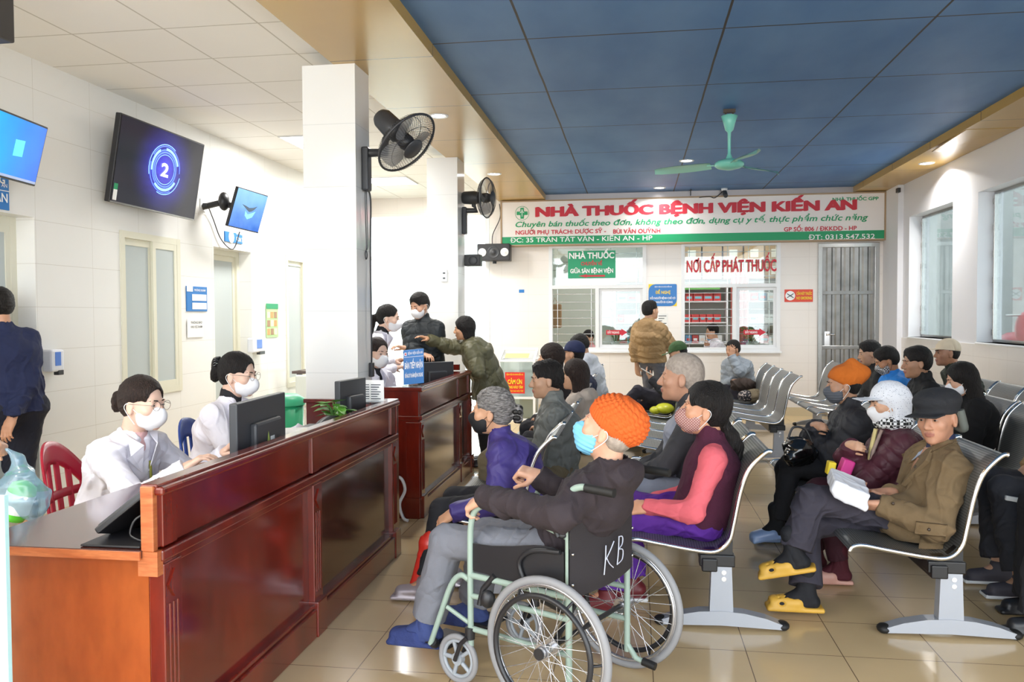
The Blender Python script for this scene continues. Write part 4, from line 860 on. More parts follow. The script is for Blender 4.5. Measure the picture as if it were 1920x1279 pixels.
# chairs behind the desk
def plastic_chair(c, yaw, m, label, slots=True):
    t = thing('plastic_chair', label, 'chair', (c[0], c[1], 0)); a = math.radians(yaw); f = V3(math.cos(a), math.sin(a), 0); s_ = V3(-math.sin(a), math.cos(a), 0); C = V3(c[0], c[1], 0)
    P = lambda u, v, z: C+f*u+s_*v+Z_*z
    b = MB(); R = np.stack([f, s_, Z_], 1); b.obox(P(0, 0, .43), R, (.21, .21, .014), .012); b.build('seat', m, t)
    b = MB(); N = 15
    def bp(v, z): return P(-.20-.10*(z-.43)+.06*(v/.21)**2, v, z)   # backrest surface
    def ztop(v): return .86-.16*(abs(v)/.22)**2.2
    def slab(v0, v1, z0f, z1f, n_=4, vn=2):
        V = []
        for i in range(vn+1):
            v = v0+(v1-v0)*i/vn; z0, z1 = z0f(v), z1f(v)
            for j in range(n_+1): z = z0+(z1-z0)*j/n_; V += [bp(v, z), bp(v, z)-f*.012]
        F = []
        st = 2*(n_+1)
        for i in range(vn):
            for j in range(n_):
                o = i*st+2*j; F += [[o, o+2, o+st+2, o+st], [o+1, o+st+1, o+st+3, o+3]]
            o = i*st; F += [[o, o+st, o+st+1, o+1], [o+2*n_, o+2*n_+1, o+st+2*n_+1, o+st+2*n_]]
        for o in (0, vn*st):
            for j in range(n_): F.append([o+2*j, o+2*j+1, o+2*j+3, o+2*j+2])
        b.add(V, F, True)
    wv = .22
    slab(-wv, wv, lambda v: ztop(v)-.11, ztop, 4, 16)
    for v0 in (-.21, -.125, -.045, .035, .115, .19): slab(v0, v0+(.025 if abs(v0) > .1 else .03), lambda v: .43, lambda v: ztop(v)-.10, 5, 1)
    slab(-wv*.9, wv*.9, lambda v: .58, lambda v: .62, 2, 12); slab(-wv*.9, wv*.9, lambda v: .42, lambda v: .48, 2, 12)
    b.build('backrest', m, t)
    for u in (-.17, .17):
        for v in (-.17, .17): MB().tube([P(u, v, .43), P(u*1.25, v*1.2, 0)], [.028, .018], 8).build('leg', m, t)
    return t
plastic_chair((-2.52, 3.6), 15, plain('red plastic', '#c0203c', .3), 'red slatted plastic chair behind the nurse with round glasses')
plastic_chair((-2.36, 4.5), 5, plain('blue plastic', '#2b4a9c', .35), 'blue plastic chair behind the nurse with the hair claw')
# bins, side table
a = atZ(545, 845, .1); t = thing('waste_bin', 'green lidded waste bin behind the reception desk', 'bin', (-2.75, 6.1, 0)); MB().lathe([(.0, 0), (.13, 0), (.165, .76), (.0, .76)], (-2.73, 6.1, 0)).build('body', plain('green plastic', '#2a9d6b', .4), t); MB().lathe([(.175, .76), (.178, .80), (.12, .84), (0, .85)], (-2.73, 6.1, 0)).build('lid', plain('green plastic lid', '#3fb182', .4), t)
t = thing('side_table', 'dark steel side table with shelves near the far window of the left wall', 'table', (-3.5, 9.4, 0)); b = MB(); zt = atY(560, 695, 9.2)[2]
MB().box((-3.95, 9.1, zt-.03), (-3.0, 9.6, zt)).build('table_top', plain('dark brown top', '#5a4c48', .4), t)
for x in (-3.9, -3.42): MB().box((x, 9.12, 0), (x+.05, 9.17, zt)).build('leg', m_dgrey, t)
MB().box((-3.6, 9.14, zt-.35), (-3.0, 9.5, zt-.32)).build('shelf', m_dgrey, t); MB().box((-3.04, 9.12, 0), (-3.0, 9.17, zt)).box((-3.9, 9.5, 0), (-3.85, 9.55, zt)).build('rear_leg', m_dgrey, t)
# far hall seats seen through the glare
t = thing('waiting_bench', 'pale plastic waiting seats in the glare by the far left wall', 'bench', (-3.7, 9.6, 0)); 
for k in range(3):
    y = 8.62+.0*k; x = -3.85+k*.3
    MB().box((x, 8.95, .42), (x+.26, 9.0, .78), .02).build('backrest', plain('pale plastic', '#cfd6d2', .4), t)
MB().box((-3.85, 8.98, .38), (-2.99, 9.08, .42), .01).build('seat', m_alu, t)
for x in (-3.8, -3.05): MB().box((x, 9.0, 0), (x+.04, 9.04, .4)).build('leg', m_alu, t)
# standing banner edge in the near left corner
t = thing('standing_banner', 'edge of a white standing banner with a turquoise border at the near left', 'banner', (-1.75, 1.9, 0)); 
c0 = atY(20, 1279, 1.95); xx = c0[0]
MB().box((xx-.6, 1.945, .0), (xx-.003, 1.955, .98)).build('panel', plain('banner white', '#eef2f6', .4), t); MB().box((xx-.003, 1.943, .0), (xx, 1.957, .98)).build('edge', plain('turquoise edge', '#b4dfe2', .4), t); b = MB(); text(b, 'KIẾN AN', .03, (xx-.13, 1.944, c0[2]+.02), X_, Z_, 0, None, width=.1); b.build('lettering', m_blu, t)
MB().box((xx-.6, 1.8, 0), (xx-.02, 2.1, .02)).build('foot', m_alu, t)
# ================================================================ waiting benches
PROF = spline([(-.44, .385), (-.425, .405), (-.38, .412), (-.28, .395), (-.10, .368), (-.02, .372), (.03, .42), (.05, .5), (.078, .64), (.11, .735), (.15, .79), (.195, .83), (.215, .83)], 4)
n = NT('perforated steel'); uv = n.n('ShaderNodeUVMap'); sp = n.n('ShaderNodeSeparateXYZ'); n.l(uv.outputs[0], sp.inputs[0])
pu = n.math('SUBTRACT', n.math('FRACT', n.math('MULTIPLY', sp.outputs[0], 82.0)), .5); pv = n.math('SUBTRACT', n.math('FRACT', n.math('MULTIPLY', sp.outputs[1], 82.0)), .5)
rr_ = n.math('ADD', n.math('MULTIPLY', pu, pu), n.math('MULTIPLY', pv, pv)); hole = n.math('LESS_THAN', rr_, .05)
n.l(n.mix(hole, lin('#909291'), (.07, .07, .07)), n.b.inputs['Base Color']); n.l(n.math('SUBTRACT', .75, n.math('MULTIPLY', hole, .75)), n.b.inputs['Metallic']); n.b.inputs['Roughness'].default_value = .4; n.l(n.math('SUBTRACT', .5, n.math('MULTIPLY', hole, .5)), n.b.inputs['Specular IOR Level']); m_perf = n.m
m_leg = plain('silver painted steel', '#a8acb4', .4, .3); m_blk2 = plain('black bracket', '#141416', .3)
def make_bench(ns, pitch=.555):
    t = thing('waiting_bench', 'x', 'bench')
    L = ns*pitch
    for k in range(ns):
        y0 = k*pitch+.012; y1 = (k+1)*pitch-.012; m_ = len(PROF); ny = 7; V = []; UV = []
        s_ = 0
        for i, p in enumerate(PROF):
            if i: s_ += math.dist(PROF[i-1], p)
            for j in range(ny):
                u = j/(ny-1); y = y0+(y1-y0)*u; c = (2*u-1)**2
                V.append((p[0], y, p[1]+.0)); UV.append((s_, y))
        V2 = V+[(x+.004, y, z-.004) for x, y, z in V]; n0 = len(V)
        F = [[i*ny+j, i*ny+j+1, (i+1)*ny+j+1, (i+1)*ny+j] for i in range(m_-1) for j in range(ny-1)]
        F2 = F+[[n0+q for q in f[::-1]] for f in F]
        me = bpy.data.meshes.new('seat_shell'); me.from_pydata(V2, [], F2); ul = me.uv_layers.new(name='UVMap')
        uvs = np.array([(UV[v % n0]) for f in F2 for v in f], dtype=np.float32); ul.data.foreach_set('uv', uvs.ravel())
        me.polygons.foreach_set('use_smooth', np.ones(len(F2), dtype=bool)); me.materials.append(m_perf); put(bpy.data.objects.new('seat_shell', me), t)
        for yy in (y0, y1):
            MB().tube([(p[0], yy, p[1]) for p in PROF], .0085, 8, flat=1.3).build('edge_trim', m_chrome, t)
    MB().box((-.09, .02, .27), (-.02, L-.02, .33), .006).build('beam', m_blk2, t)
    for y in (.1, L-.1) if ns < 4 else (.07, L-.1):
        b = MB(); b.prism([(-.055, y-.03, .03), (.055, y-.03, .03), (.045, y-.03, .3), (-.045, y-.03, .3)], (0, .06, 0)); 
        arc = [(-.27, .035), (-.2, .06), (-.1, .08), (0, .086), (.1, .08), (.2, .06), (.27, .035)]
        b.prism([(x, y-.035, z) for x, z in arc]+[(.27, y-.035, .012), (0, y-.035, .02), (-.27, y-.035, .012)], (0, .07, 0)); b.build('leg', m_leg, t)
        b = MB(); b.box((-.1, y-.035, .29), (.06, y+.035, .345), .006).prism([(-.1, y-.02, .34), (.05, y-.02, .33), (.05, y-.02, .46), (.035, y-.02, .42), (-.02, y-.02, .37), (-.1, y-.02, .365)], (0, .04, 0)); b.build('bracket', m_blk2, t)
        for s_ in (-1, 1): MB().ell((s_*.275, y, .022), (.032, .04, .022)).build('foot_cap', m_blackr, t)
        for z in (.265, .235): MB().cyl((0.01, y-.034, z), (.01, y-.029, z), .011, 12).build('bolt', m_chrome, t)
    return t
bench4 = make_bench(4); bench3 = make_bench(3)
BP = [(4, -.61, 4.12, 'steel waiting bench of the row nearest the desks, behind the wheelchair'), (4, .39, 3.82, 'steel waiting bench holding the woman in the maroon vest and the bald man'),
      (4, 1.39, 3.85, 'steel waiting bench holding the man in the brown jacket and black cap'), (4, 2.42, 3.9, 'steel waiting bench at the right edge with the person in tan jacket'),
      (4, -.61, 6.45, 'second steel bench of the row nearest the desks, behind the man in the grey puffer'), (4, .37, 6.6, 'empty steel bench behind the bald man'),
      (4, 2.42, 6.16, 'steel waiting bench holding the long haired woman in black'), (4, 1.41, 8.45, 'empty steel bench in the middle with its end turned to the aisle'),
      (3, .37, 8.95, 'steel bench holding the person in the green cap'), (4, 2.32, 9.0, 'steel bench near the steel door'), (4, 3.02, 6.3, 'steel bench along the right wall holding the man in the beige cap'), (3, -.61, 8.6, 'third steel bench of the row nearest the desks, by the donation box')]
used = {3: 0, 4: 0}
for ns, x, y, lab in BP:
    pr = bench4 if ns == 4 else bench3
    o = pr if not used[ns] else copy_tree(pr)
    used[ns] = 1; o.location = (x, y, 0); tag(o, lab, 'bench', 'steel waiting benches')
# ================================================================ wheelchair
WO, WF, WS = V3(-.18, 3.14, 0), unit(V3(-.888, .46, 0)), unit(V3(.46, .888, 0))
def WP(f, s, z): return WO+WF*f+WS*s+Z_*z
wct = thing('wheelchair', 'pale green framed wheelchair with black seat, marked KB on its back', 'wheelchair', WO)
m_wg = plain('pale green enamel', '#98ab9f', .3); m_tyre = plain('grey tyre', '#8a8a8c', .6); m_rim = plain('bright rim', '#b9b9bc', .2, .8); m_cloth = plain('black seat cloth', '#2b272a', .8, bump=.3, bscale=300)
def ring(c, R, r, n_=56, m=8, ax1=None, ax2=None):
    return [c+R*math.cos(a)*(WF if ax1 is None else ax1)+R*math.sin(a)*(Z_ if ax2 is None else ax2) for a in seq(0, 2*pi*(n_-1)/n_, n_)]
def spin(mb, c, R, r, n_=56, m=8, f=WF): mb.tube([c+R*math.cos(a)*f+R*math.sin(a)*Z_ for a in seq(0, 2*pi*(n_-1)/n_, n_)], r, m, True)
for s_ in (-1, 1):
    c = WP(0, s_*.287, .262); w = put(bpy.data.objects.new('rear_wheel', None), wct)
    b = MB(); spin(b, c, .247, .0155); w = b.build('rear_wheel', m_tyre, wct); bpy.data.objects.remove(bpy.data.objects['rear_wheel']) if bpy.data.objects['rear_wheel'].type == 'EMPTY' else None
    w.name = 'rear_wheel'
    b = MB(); spin(b, c, .231, .009); spin(b, c+WS*s_*-.008, .226, .007); b.build('rim', m_rim, w)
    b = MB(); spin(b, c+WS*s_*.035, .2, .0105, m=8)
    for k in range(6): a = k*pi/3; e = WF*math.cos(a)+Z_*math.sin(a); b.tube([c+WS*s_*.035+e*.2, c+e*.23], .005, 6)
    b.build('hand_rim', m_black, w)
    b = MB().cyl(c-WS*.04, c+WS*.04, .017, 16).cyl(c-WS*.034, c-WS*.028, .03, 20).cyl(c+WS*.028, c+WS*.034, .03, 20); b.cyl(c+WS*s_*.04, c+WS*s_*.05, .022, 16); b.m = 1; b.cyl(c+WS*s_*.05, c+WS*s_*.054, .021, 16); b.build('hub', [m_rim, m_black], w)
    b = MB()
    for k in range(36):
        a = 2*pi*k/36; sg = -1 if k % 2 else 1; a2 = a+(.95 if (k//2) % 2 else -.95)
        b.tube([c+WS*sg*.031+(WF*math.cos(a2)+Z_*math.sin(a2))*.028, c+(WF*math.cos(a)+Z_*math.sin(a))*.228], .0014, 4, cap=False)
    b.build('spokes', plain('spoke steel', '#d0d0d4', .25, .8), w)
for s_ in (-1, 1):
    s = s_*.22; g = lambda f, z, ds=0: WP(f, s+ds*s_, z)
    b = MB()
    b.tube(spline([g(-.05, .1), g(-.05, .35), g(-.05, .6), g(-.05, .77), g(-.065, .825), g(-.1, .843), g(-.13, .843)], 4), .0125, 10)
    b.tube(spline([g(-.05, .655), g(.1, .695), g(.3, .72), g(.37, .7), g(.395, .64), g(.4, .55), g(.4, .3), g(.4, .16)], 5), .0125, 10)
    b.tube([g(-.05, .44), g(.4, .44)], .0125, 10).tube([g(-.05, .23), g(.4, .23)], .0115, 10).tube([g(-.05, .36), g(.4, .36)], .011, 10)
    b.build('side_frame', m_wg, wct)
    MB().tube([g(-.12, .843), g(-.235, .838)], .0165, 12).build('push_grip', m_blackr, wct)
    b = MB(); P = [g(-.03, .47)-WS*.005]; top = [(-.03, .6), (.02, .61), (.1, .605), (.2, .585), (.3, .57), (.395, .565)]; 
    b.prism([g(f, z) for f, z in top]+[g(.395, .46), g(-.03, .44)], WS*.006); 
    b.tube(spline([g(.12, .44, .01), g(.16, .53, .01), (g(.1, .585, .01)), g(-.02, .6, .01)][::-1]), .009, 8); b.build('skirt_guard', m_black, wct)
    MB().tube([g(.0, .7), g(.26, .735)], .02, 8).build('armrest_pad', m_blackr, wct)
    b = MB().tube(spline([g(.41, .42), g(.45, .43), g(.5, .38), g(.56, .24), g(.61, .12)], 4), .0115, 10).tube([g(.41, .25), g(.52, .29)], .009, 8); b.build('footrest_tube', m_wg, wct)
    b = MB().box((0, 0, 0), (0, 0, 0)) if 0 else MB(); b.obox(WP(.60, s_*.13, .115), np.stack([WF, WS, Z_], 1), (.07, .075, .008), .006).tube([g(.6, .13), WP(.6, s_*.2, .115)], .02, 8); b.build('footplate', m_black, wct)
    cw = WP(.46, s_*.225, .098); b = MB(); spin(b, cw, .086, .012, 32); w = b.build('front_castor', m_tyre, wct)
    b = MB().cyl(cw-WS*.012, cw+WS*.012, .025, 14); spin(b, cw, .07, .008, 32)
    for k in range(5): a = k*1.2566; e = WF*math.cos(a)+Z_*math.sin(a); b.tube([cw+e*.02, cw+e*.07], .009, 6, flat=1)
    b.build('castor_spokes', plain('grey castor', '#9aa0a6', .4), w)
    b = MB()
    for q in (-1, 1): b.tube([WP(.4, s_*.225, .2)+WS*q*.018, WP(.43, s_*.225, .17)+WS*q*.022, cw+WS*q*.022], .009, 8)
    b.tube([WP(.4, s_*.225, .19), WP(.4, s_*.225, .235)], .02, 10); b.build('castor_fork', m_black, wct)
    MB().tube([g(-.02, .66, .02), g(.0, .7, .025), g(.02, .79, .03)], [.012, .01, .008], 8).ell(g(-.03, .665, .01), (.018, .018, .014)).build('brake_lever', m_black, wct)
    MB().tube([g(-.05, .13), g(-.09, .08), g(-.13, .072)], .0115, 10).build('tipping_tube', m_wg, wct); MB().tube([g(-.12, .074), g(-.175, .066)], .016, 10).build('tipping_cap', m_blackr, wct)
    MB().tube([g(.28, .46, .005), g(.33, .4, .01), g(.34, .34, .02)], .012, 8).ell(g(.3, .37, .02), (.03, .02, .035)).build('wheel_brake', m_black, wct)
MB().tube([WP(.05, -.21, .2), WP(.08, .21, .44)], .011, 8).tube([WP(.25, .21, .2), WP(.22, -.21, .44)], .011, 8).tube([WP(0, -.25, .262), WP(0, .25, .262)], .01, 8).build('cross_brace', m_black, wct)
V = []; N = 13
for i in range(N):
    s = -.235+.47*i/(N-1); sag = .045*math.cos(s/.235*pi/2)
    for j in range(9): z = .44+.36*j/8; V.append(WP(-.064-sag*(.7+.3*math.sin(j)), s, z-.02*(1-abs(s)/.235)*(j == 8)))
F = [[i*9+j, (i+1)*9+j, (i+1)*9+j+1, i*9+j+1] for i in range(N-1) for j in range(8)]
nV = len(V); b = MB().add(V+[v+WF*.006 for v in V], F+[[nV+q for q in f[::-1]] for f in F], True); bk = b.build('back_sling', m_cloth, wct)
b = MB()
for z in (.49, .6, .72):
    for s in (-.225, .225): b.ell(WP(-.07, s, z), (.006, .006, .006), 8)
b.build('rivets', m_chrome, bk)
def onback(u, v):
    s = u; sag = .045*math.cos(s/.235*pi/2); return WP(-.072-sag*1.0, s, v)
b = MB()
for st in ([(.03, .655), (.027, .595), (.018, .53)], [(.09, .66), (.06, .625), (.028, .592)], [(.035, .6), (.055, .57), (.085, .545)], [(.135, .67), (.13, .61), (.118, .55)], [(.135, .67), (.172, .66), (.168, .628), (.13, .615)], [(.13, .615), (.176, .6), (.168, .56), (.118, .55)]):
    b.tube(spline([onback((u-.1)*.9, .6+(v-.6)*.85-.045) for u, v in st], 5), .0022, 5)
b.build('KB_marking', plain('chalk mark', '#c9cddd', .8), bk); bpy.data.objects['KB_marking'].name = 'chalk_marking'
b = MB(); V = []
for i in range(9):
    s = -.215+.43*i/8; sg = .03*math.cos(s/.215*pi/2)
    for j in range(5): V.append(WP(-.03+.42*j/4, s, .462-sg))
F = [[i*5+j, (i+1)*5+j, (i+1)*5+j+1, i*5+j+1] for i in range(8) for j in range(4)]; b.add(V+[v-Z_*.006 for v in V], F+[[45+q for q in f[::-1]] for f in F], True).build('seat_sling', m_cloth, wct)
# ================================================================ signed-distance modelling of bodies and clothes
class SDF:
    def __init__(s, h): s.h = h; s.p = []
    def _a(s, fn, lo, hi, k, sg): s.p.append((fn, np.asarray(lo, float), np.asarray(hi, float), k, sg)); return s
    def cap(s, a, b, ra, rb=None, k=.02, flat=1., side=None, sg=1, ends=False):
        a = np.asarray(a, float); b = np.asarray(b, float); rb = ra if rb is None else rb; d = b-a; L2 = max(d@d, 1e-9); L = math.sqrt(L2)
        sd = None if side is None else unit(side)
        def fn(X, Y, Z):
            px, py, pz = X-a[0], Y-a[1], Z-a[2]; t = (px*d[0]+py*d[1]+pz*d[2])/L2; tc = np.clip(t, 0, 1)
            qx, qy, qz = px-tc*d[0], py-tc*d[1], pz-tc*d[2]; q2 = qx*qx+qy*qy+qz*qz
            if sd is not None:
                c = qx*sd[0]+qy*sd[1]+qz*sd[2]; q2 = q2-c*c*(1-1/flat**2)
            D = np.sqrt(np.maximum(q2, 1e-12))-(ra+(rb-ra)*tc)
            if ends: D = np.maximum(D, np.maximum(t-1, -t)*L)
            return D
        R = max(ra, rb)*max(flat, 1); return s._a(fn, np.minimum(a, b)-R, np.maximum(a, b)+R, k, sg)
    def ell(s, c, r, M=None, k=.02, sg=1):
        c = np.asarray(c, float); r = np.asarray(r, float); M = np.eye(3) if M is None else M
        def fn(X, Y, Z):
            px, py, pz = X-c[0], Y-c[1], Z-c[2]; k0 = 0; k1 = 0
            for i in range(3):
                q = (px*M[0, i]+py*M[1, i]+pz*M[2, i]); k0 = k0+(q/r[i])**2; k1 = k1+(q/r[i]**2)**2
            k0 = np.sqrt(k0); return k0*(k0-1)/np.sqrt(k1+1e-12)
        e = np.abs(M)@r; return s._a(fn, c-e, c+e, k, sg)
    def box(s, c, half, M, rad, k=.01, sg=1):
        c = np.asarray(c, float); half = np.asarray(half, float)
        def fn(X, Y, Z):
            px, py, pz = X-c[0], Y-c[1], Z-c[2]; q = [np.abs(px*M[0, i]+py*M[1, i]+pz*M[2, i])-(half[i]-rad) for i in range(3)]
            o = np.sqrt(sum(np.maximum(v, 0)**2 for v in q)); return o+np.minimum(np.maximum(q[0], np.maximum(q[1], q[2])), 0)-rad
        e = np.abs(M)@half; return s._a(fn, c-e, c+e, k, sg)
    def cut(s, c, n_, rad=None, k=.004):
        """remove the half space in front of plane (c, n_), inside a ball of radius rad"""
        c = np.asarray(c, float); n_ = unit(n_)
        def fn(X, Y, Z):
            px, py, pz = X-c[0], Y-c[1], Z-c[2]; d = -(px*n_[0]+py*n_[1]+pz*n_[2])
            if rad: d = np.maximum(d, np.sqrt(px*px+py*py+pz*pz)-rad)
            return d
        R = rad or 9; return s._a(fn, c-R, c+R, k, -1)
    def mesh(s, crop=None):
        h = s.h; ad = [q for q in s.p if q[4] > 0]
        lo = np.min([q[1] for q in ad], 0)-.01-2*h; hi = np.max([q[2] for q in ad], 0)+.01+2*h
        n_ = np.ceil((hi-lo)/h).astype(int)+1; D = np.full(n_, .06, dtype=np.float32)
        ax = [(lo[i]+h*np.arange(n_[i])).astype(np.float32) for i in range(3)]
        for fn, l, u, k, sg in s.p:
            m = k+2.5*h+.004; i0 = np.maximum(np.floor((l-m-lo)/h).astype(int), 0); i1 = np.minimum(np.ceil((u+m-lo)/h).astype(int)+1, n_)
            if (i1 <= i0).any(): continue
            sl = tuple(slice(i0[i], i1[i]) for i in range(3)); X, Y, Z = ax[0][sl[0]][:, None, None], ax[1][sl[1]][None, :, None], ax[2][sl[2]][None, None, :]
            d = fn(X, Y, Z).astype(np.float32); A = D[sl]
            if sg > 0: t = np.clip(.5+.5*(A-d)/k, 0, 1); D[sl] = A+(d-A)*t-k*t*(1-t)
            else: d = -d; t = np.clip(.5-.5*(A-d)/k, 0, 1); D[sl] = A+(d-A)*t+k*t*(1-t)
        for i in range(3):
            e = [slice(None)]*3; e[i] = 0; D[tuple(e)] = .05; e[i] = -1; D[tuple(e)] = .05
        return nets(D, lo, h)
def nets(D, lo, h):
    S = D < 0; c = np.zeros(tuple(x-1 for x in D.shape), dtype=np.int8)
    for dx in (0, 1):
        for dy in (0, 1):
            for dz in (0, 1): c += S[dx:D.shape[0]-1+dx, dy:D.shape[1]-1+dy, dz:D.shape[2]-1+dz]
    act = (c > 0) & (c < 8); idx = np.argwhere(act); vid = np.full(c.shape, -1, dtype=np.int32); vid[act] = np.arange(len(idx))
    P = np.zeros((len(idx), 3)); cnt = np.zeros(len(idx)); cs = [np.array(q) for q in ((0, 0, 0), (1, 0, 0), (0, 1, 0), (1, 1, 0), (0, 0, 1), (1, 0, 1), (0, 1, 1), (1, 1, 1))]
    val = [D[idx[:, 0]+o[0], idx[:, 1]+o[1], idx[:, 2]+o[2]] for o in cs]
    for a, b in ((0, 1), (2, 3), (4, 5), (6, 7), (0, 2), (1, 3), (4, 6), (5, 7), (0, 4), (1, 5), (2, 6), (3, 7)):
        va, vb = val[a], val[b]; cr = (va < 0) != (vb < 0); t = np.where(cr, va/np.where(cr, va-vb, 1), 0)
        P += np.where(cr[:, None], cs[a]+t[:, None]*(cs[b]-cs[a]), 0); cnt += cr
    P = (idx+P/np.maximum(cnt, 1)[:, None])*h+lo; F = []
    for ax in range(3):
        o = [0, 0, 0]; o[ax] = 1; u, v = [(1, 2), (2, 0), (0, 1)][ax]
        A = S[tuple(slice(0, D.shape[i]-o[i]) for i in range(3))]; B = S[tuple(slice(o[i], D.shape[i]) for i in range(3))]; e = np.argwhere(A != B)
        e = e[(e[:, u] > 0) & (e[:, v] > 0) & (e[:, u] < D.shape[u]-1) & (e[:, v] < D.shape[v]-1)]
        def cell(du, dv): q = e.copy(); q[:, u] -= du; q[:, v] -= dv; return vid[q[:, 0], q[:, 1], q[:, 2]]
        Q = np.stack([cell(1, 1), cell(0, 1), cell(0, 0), cell(1, 0)], 1); ins = A[e[:, 0], e[:, 1], e[:, 2]]; Q[~ins] = Q[~ins][:, ::-1]; F.append(Q)
    F = np.concatenate(F); F = F[(F >= 0).all(1)]
    return P, F
def vnormals(P, F):
    a = P[F[:, 2]]-P[F[:, 0]]; b = P[F[:, 3]]-P[F[:, 1]]; n_ = np.cross(a, b); N = np.zeros_like(P)
    for i in range(4):
        for j in range(3): N[:, j] += np.bincount(F[:, i], n_[:, j], len(P))
    return N/np.maximum(np.linalg.norm(N, axis=1), 1e-9)[:, None]
def relax(P, F, it=1):
    for _ in range(it):
        S = np.zeros_like(P); c = np.zeros(len(P))
        for i in range(4):
            for q in (F[:, (i+1) % 4], F[:, (i+3) % 4]):
                for j in range(3): S[:, j] += np.bincount(F[:, i], P[q, j], len(P))
                c += np.bincount(F[:, i], minlength=len(P))
        P = P+.5*(S/np.maximum(c, 1)[:, None]-P)
    return P
def folds(P, F, amp, freq=9., seed=0):
    freq = freq*3. if freq <= 16 else freq; r = np.random.default_rng(seed); N = vnormals(P, F); w = np.zeros(len(P))
    K = r.normal(size=(5, 3)); K /= np.linalg.norm(K, axis=1)[:, None]; ph = r.random(5)*6
    wa = P+.03*np.sin(P[:, [1, 2, 0]]*13+ph[0])+.015*np.sin(P[:, [2, 0, 1]]*31+ph[1])
    for i in range(4): w += np.exp(-(np.sin(wa@K[i]*freq*(.7+.35*i)+ph[i])/.38)**2)*(.5+.5*np.sin(P@K[(i+2) % 5]*(7+3*i)+ph[i]*2))/(1+.15*i)
    m = .5+.5*np.sin(P@K[4]*9+ph[4]); return P+N*((w-.8)*amp*1.7*(.4+.6*m))[:, None]
def quilt(P, F, bones, amp, period):
    """puffer baffles running round each bone"""
    best = np.full(len(P), 1e9); ph = np.zeros(len(P))
    for a, b, r in bones:
        a = np.asarray(a, float); b = np.asarray(b, float); d = b-a; L = np.linalg.norm(d); t = np.clip(((P-a)@d)/L**2, 0, 1)
        q = np.linalg.norm(P-a-t[:, None]*d, axis=1)-r; m = q < best; best = np.where(m, q, best); ph = np.where(m, t*L/period, ph)
    return P+vnormals(P, F)*((np.abs(np.sin(ph*pi))**.55-.75)*amp)[:, None]
# ---------------------------------------------------------------- things sewn onto a garment
from mathutils.bvhtree import BVHTree
def lay(o, px, n_=9, lift=.003):
    """grid of points on garment o spanned by four picture corners (tl, tr, br, bl); returns rows of points"""
    me = o.data; V = np.empty(len(me.vertices)*3, dtype=np.float32); me.vertices.foreach_get('co', V); V = V.reshape(-1, 3); bv = BVHTree.FromPolygons([tuple(map(float, v)) for v in V], [tuple(p.vertices) for p in me.polygons])
    rows = []; C0 = Vector((0, 0, CAM_H))
    for j in range(n_):
        row = []
        for i in range(n_):
            u, v = i/(n_-1), j/(n_-1); q = (np.array(px[0])*(1-u)+np.array(px[1])*u)*(1-v)+(np.array(px[3])*(1-u)+np.array(px[2])*u)*v
            hit, nor, _, _ = bv.ray_cast(C0, Vector(ray(*q)).normalized())
            if hit is None:
                if not (row or rows): return None
                ref = row[-1] if row else rows[-1][0]; r_ = unit(ray(*q)); row.append(V3(0, 0, CAM_H)+r_*np.linalg.norm(ref-V3(0, 0, CAM_H))); continue
            row.append(np.array(hit)+np.array(nor)*lift*(1 if nor.dot(Vector(ray(*q))) < 0 else -1))
        rows.append(row)
    return rows
def patch(o, px, name, m, parent, n_=9, lift=.004, th=.004):
    g = lay(o, px, n_, lift)
    if g is None: return None
    V = [p for r in g for p in r]; k = len(V); n0 = unit(np.cross(g[0][-1]-g[0][0], g[-1][0]-g[0][0])); V2 = [v+n0*th for v in V]
    F = [[j*n_+i, j*n_+i+1, (j+1)*n_+i+1, (j+1)*n_+i] for j in range(n_-1) for i in range(n_-1)]; F += [[k+q for q in f[::-1]] for f in F]
    rim = [i for i in range(n_)]+[j*n_+n_-1 for j in range(1, n_)]+[(n_-1)*n_+i for i in range(n_-2, -1, -1)]+[j*n_ for j in range(n_-2, 0, -1)]
    F += [[rim[i-1], rim[i], k+rim[i], k+rim[i-1]] for i in range(len(rim))]
    return MB().add(V+V2, F, True).build(name, m, parent)
def kid(t, nm): return [o for o in t.children if o.name.split('.')[0] == nm][0]
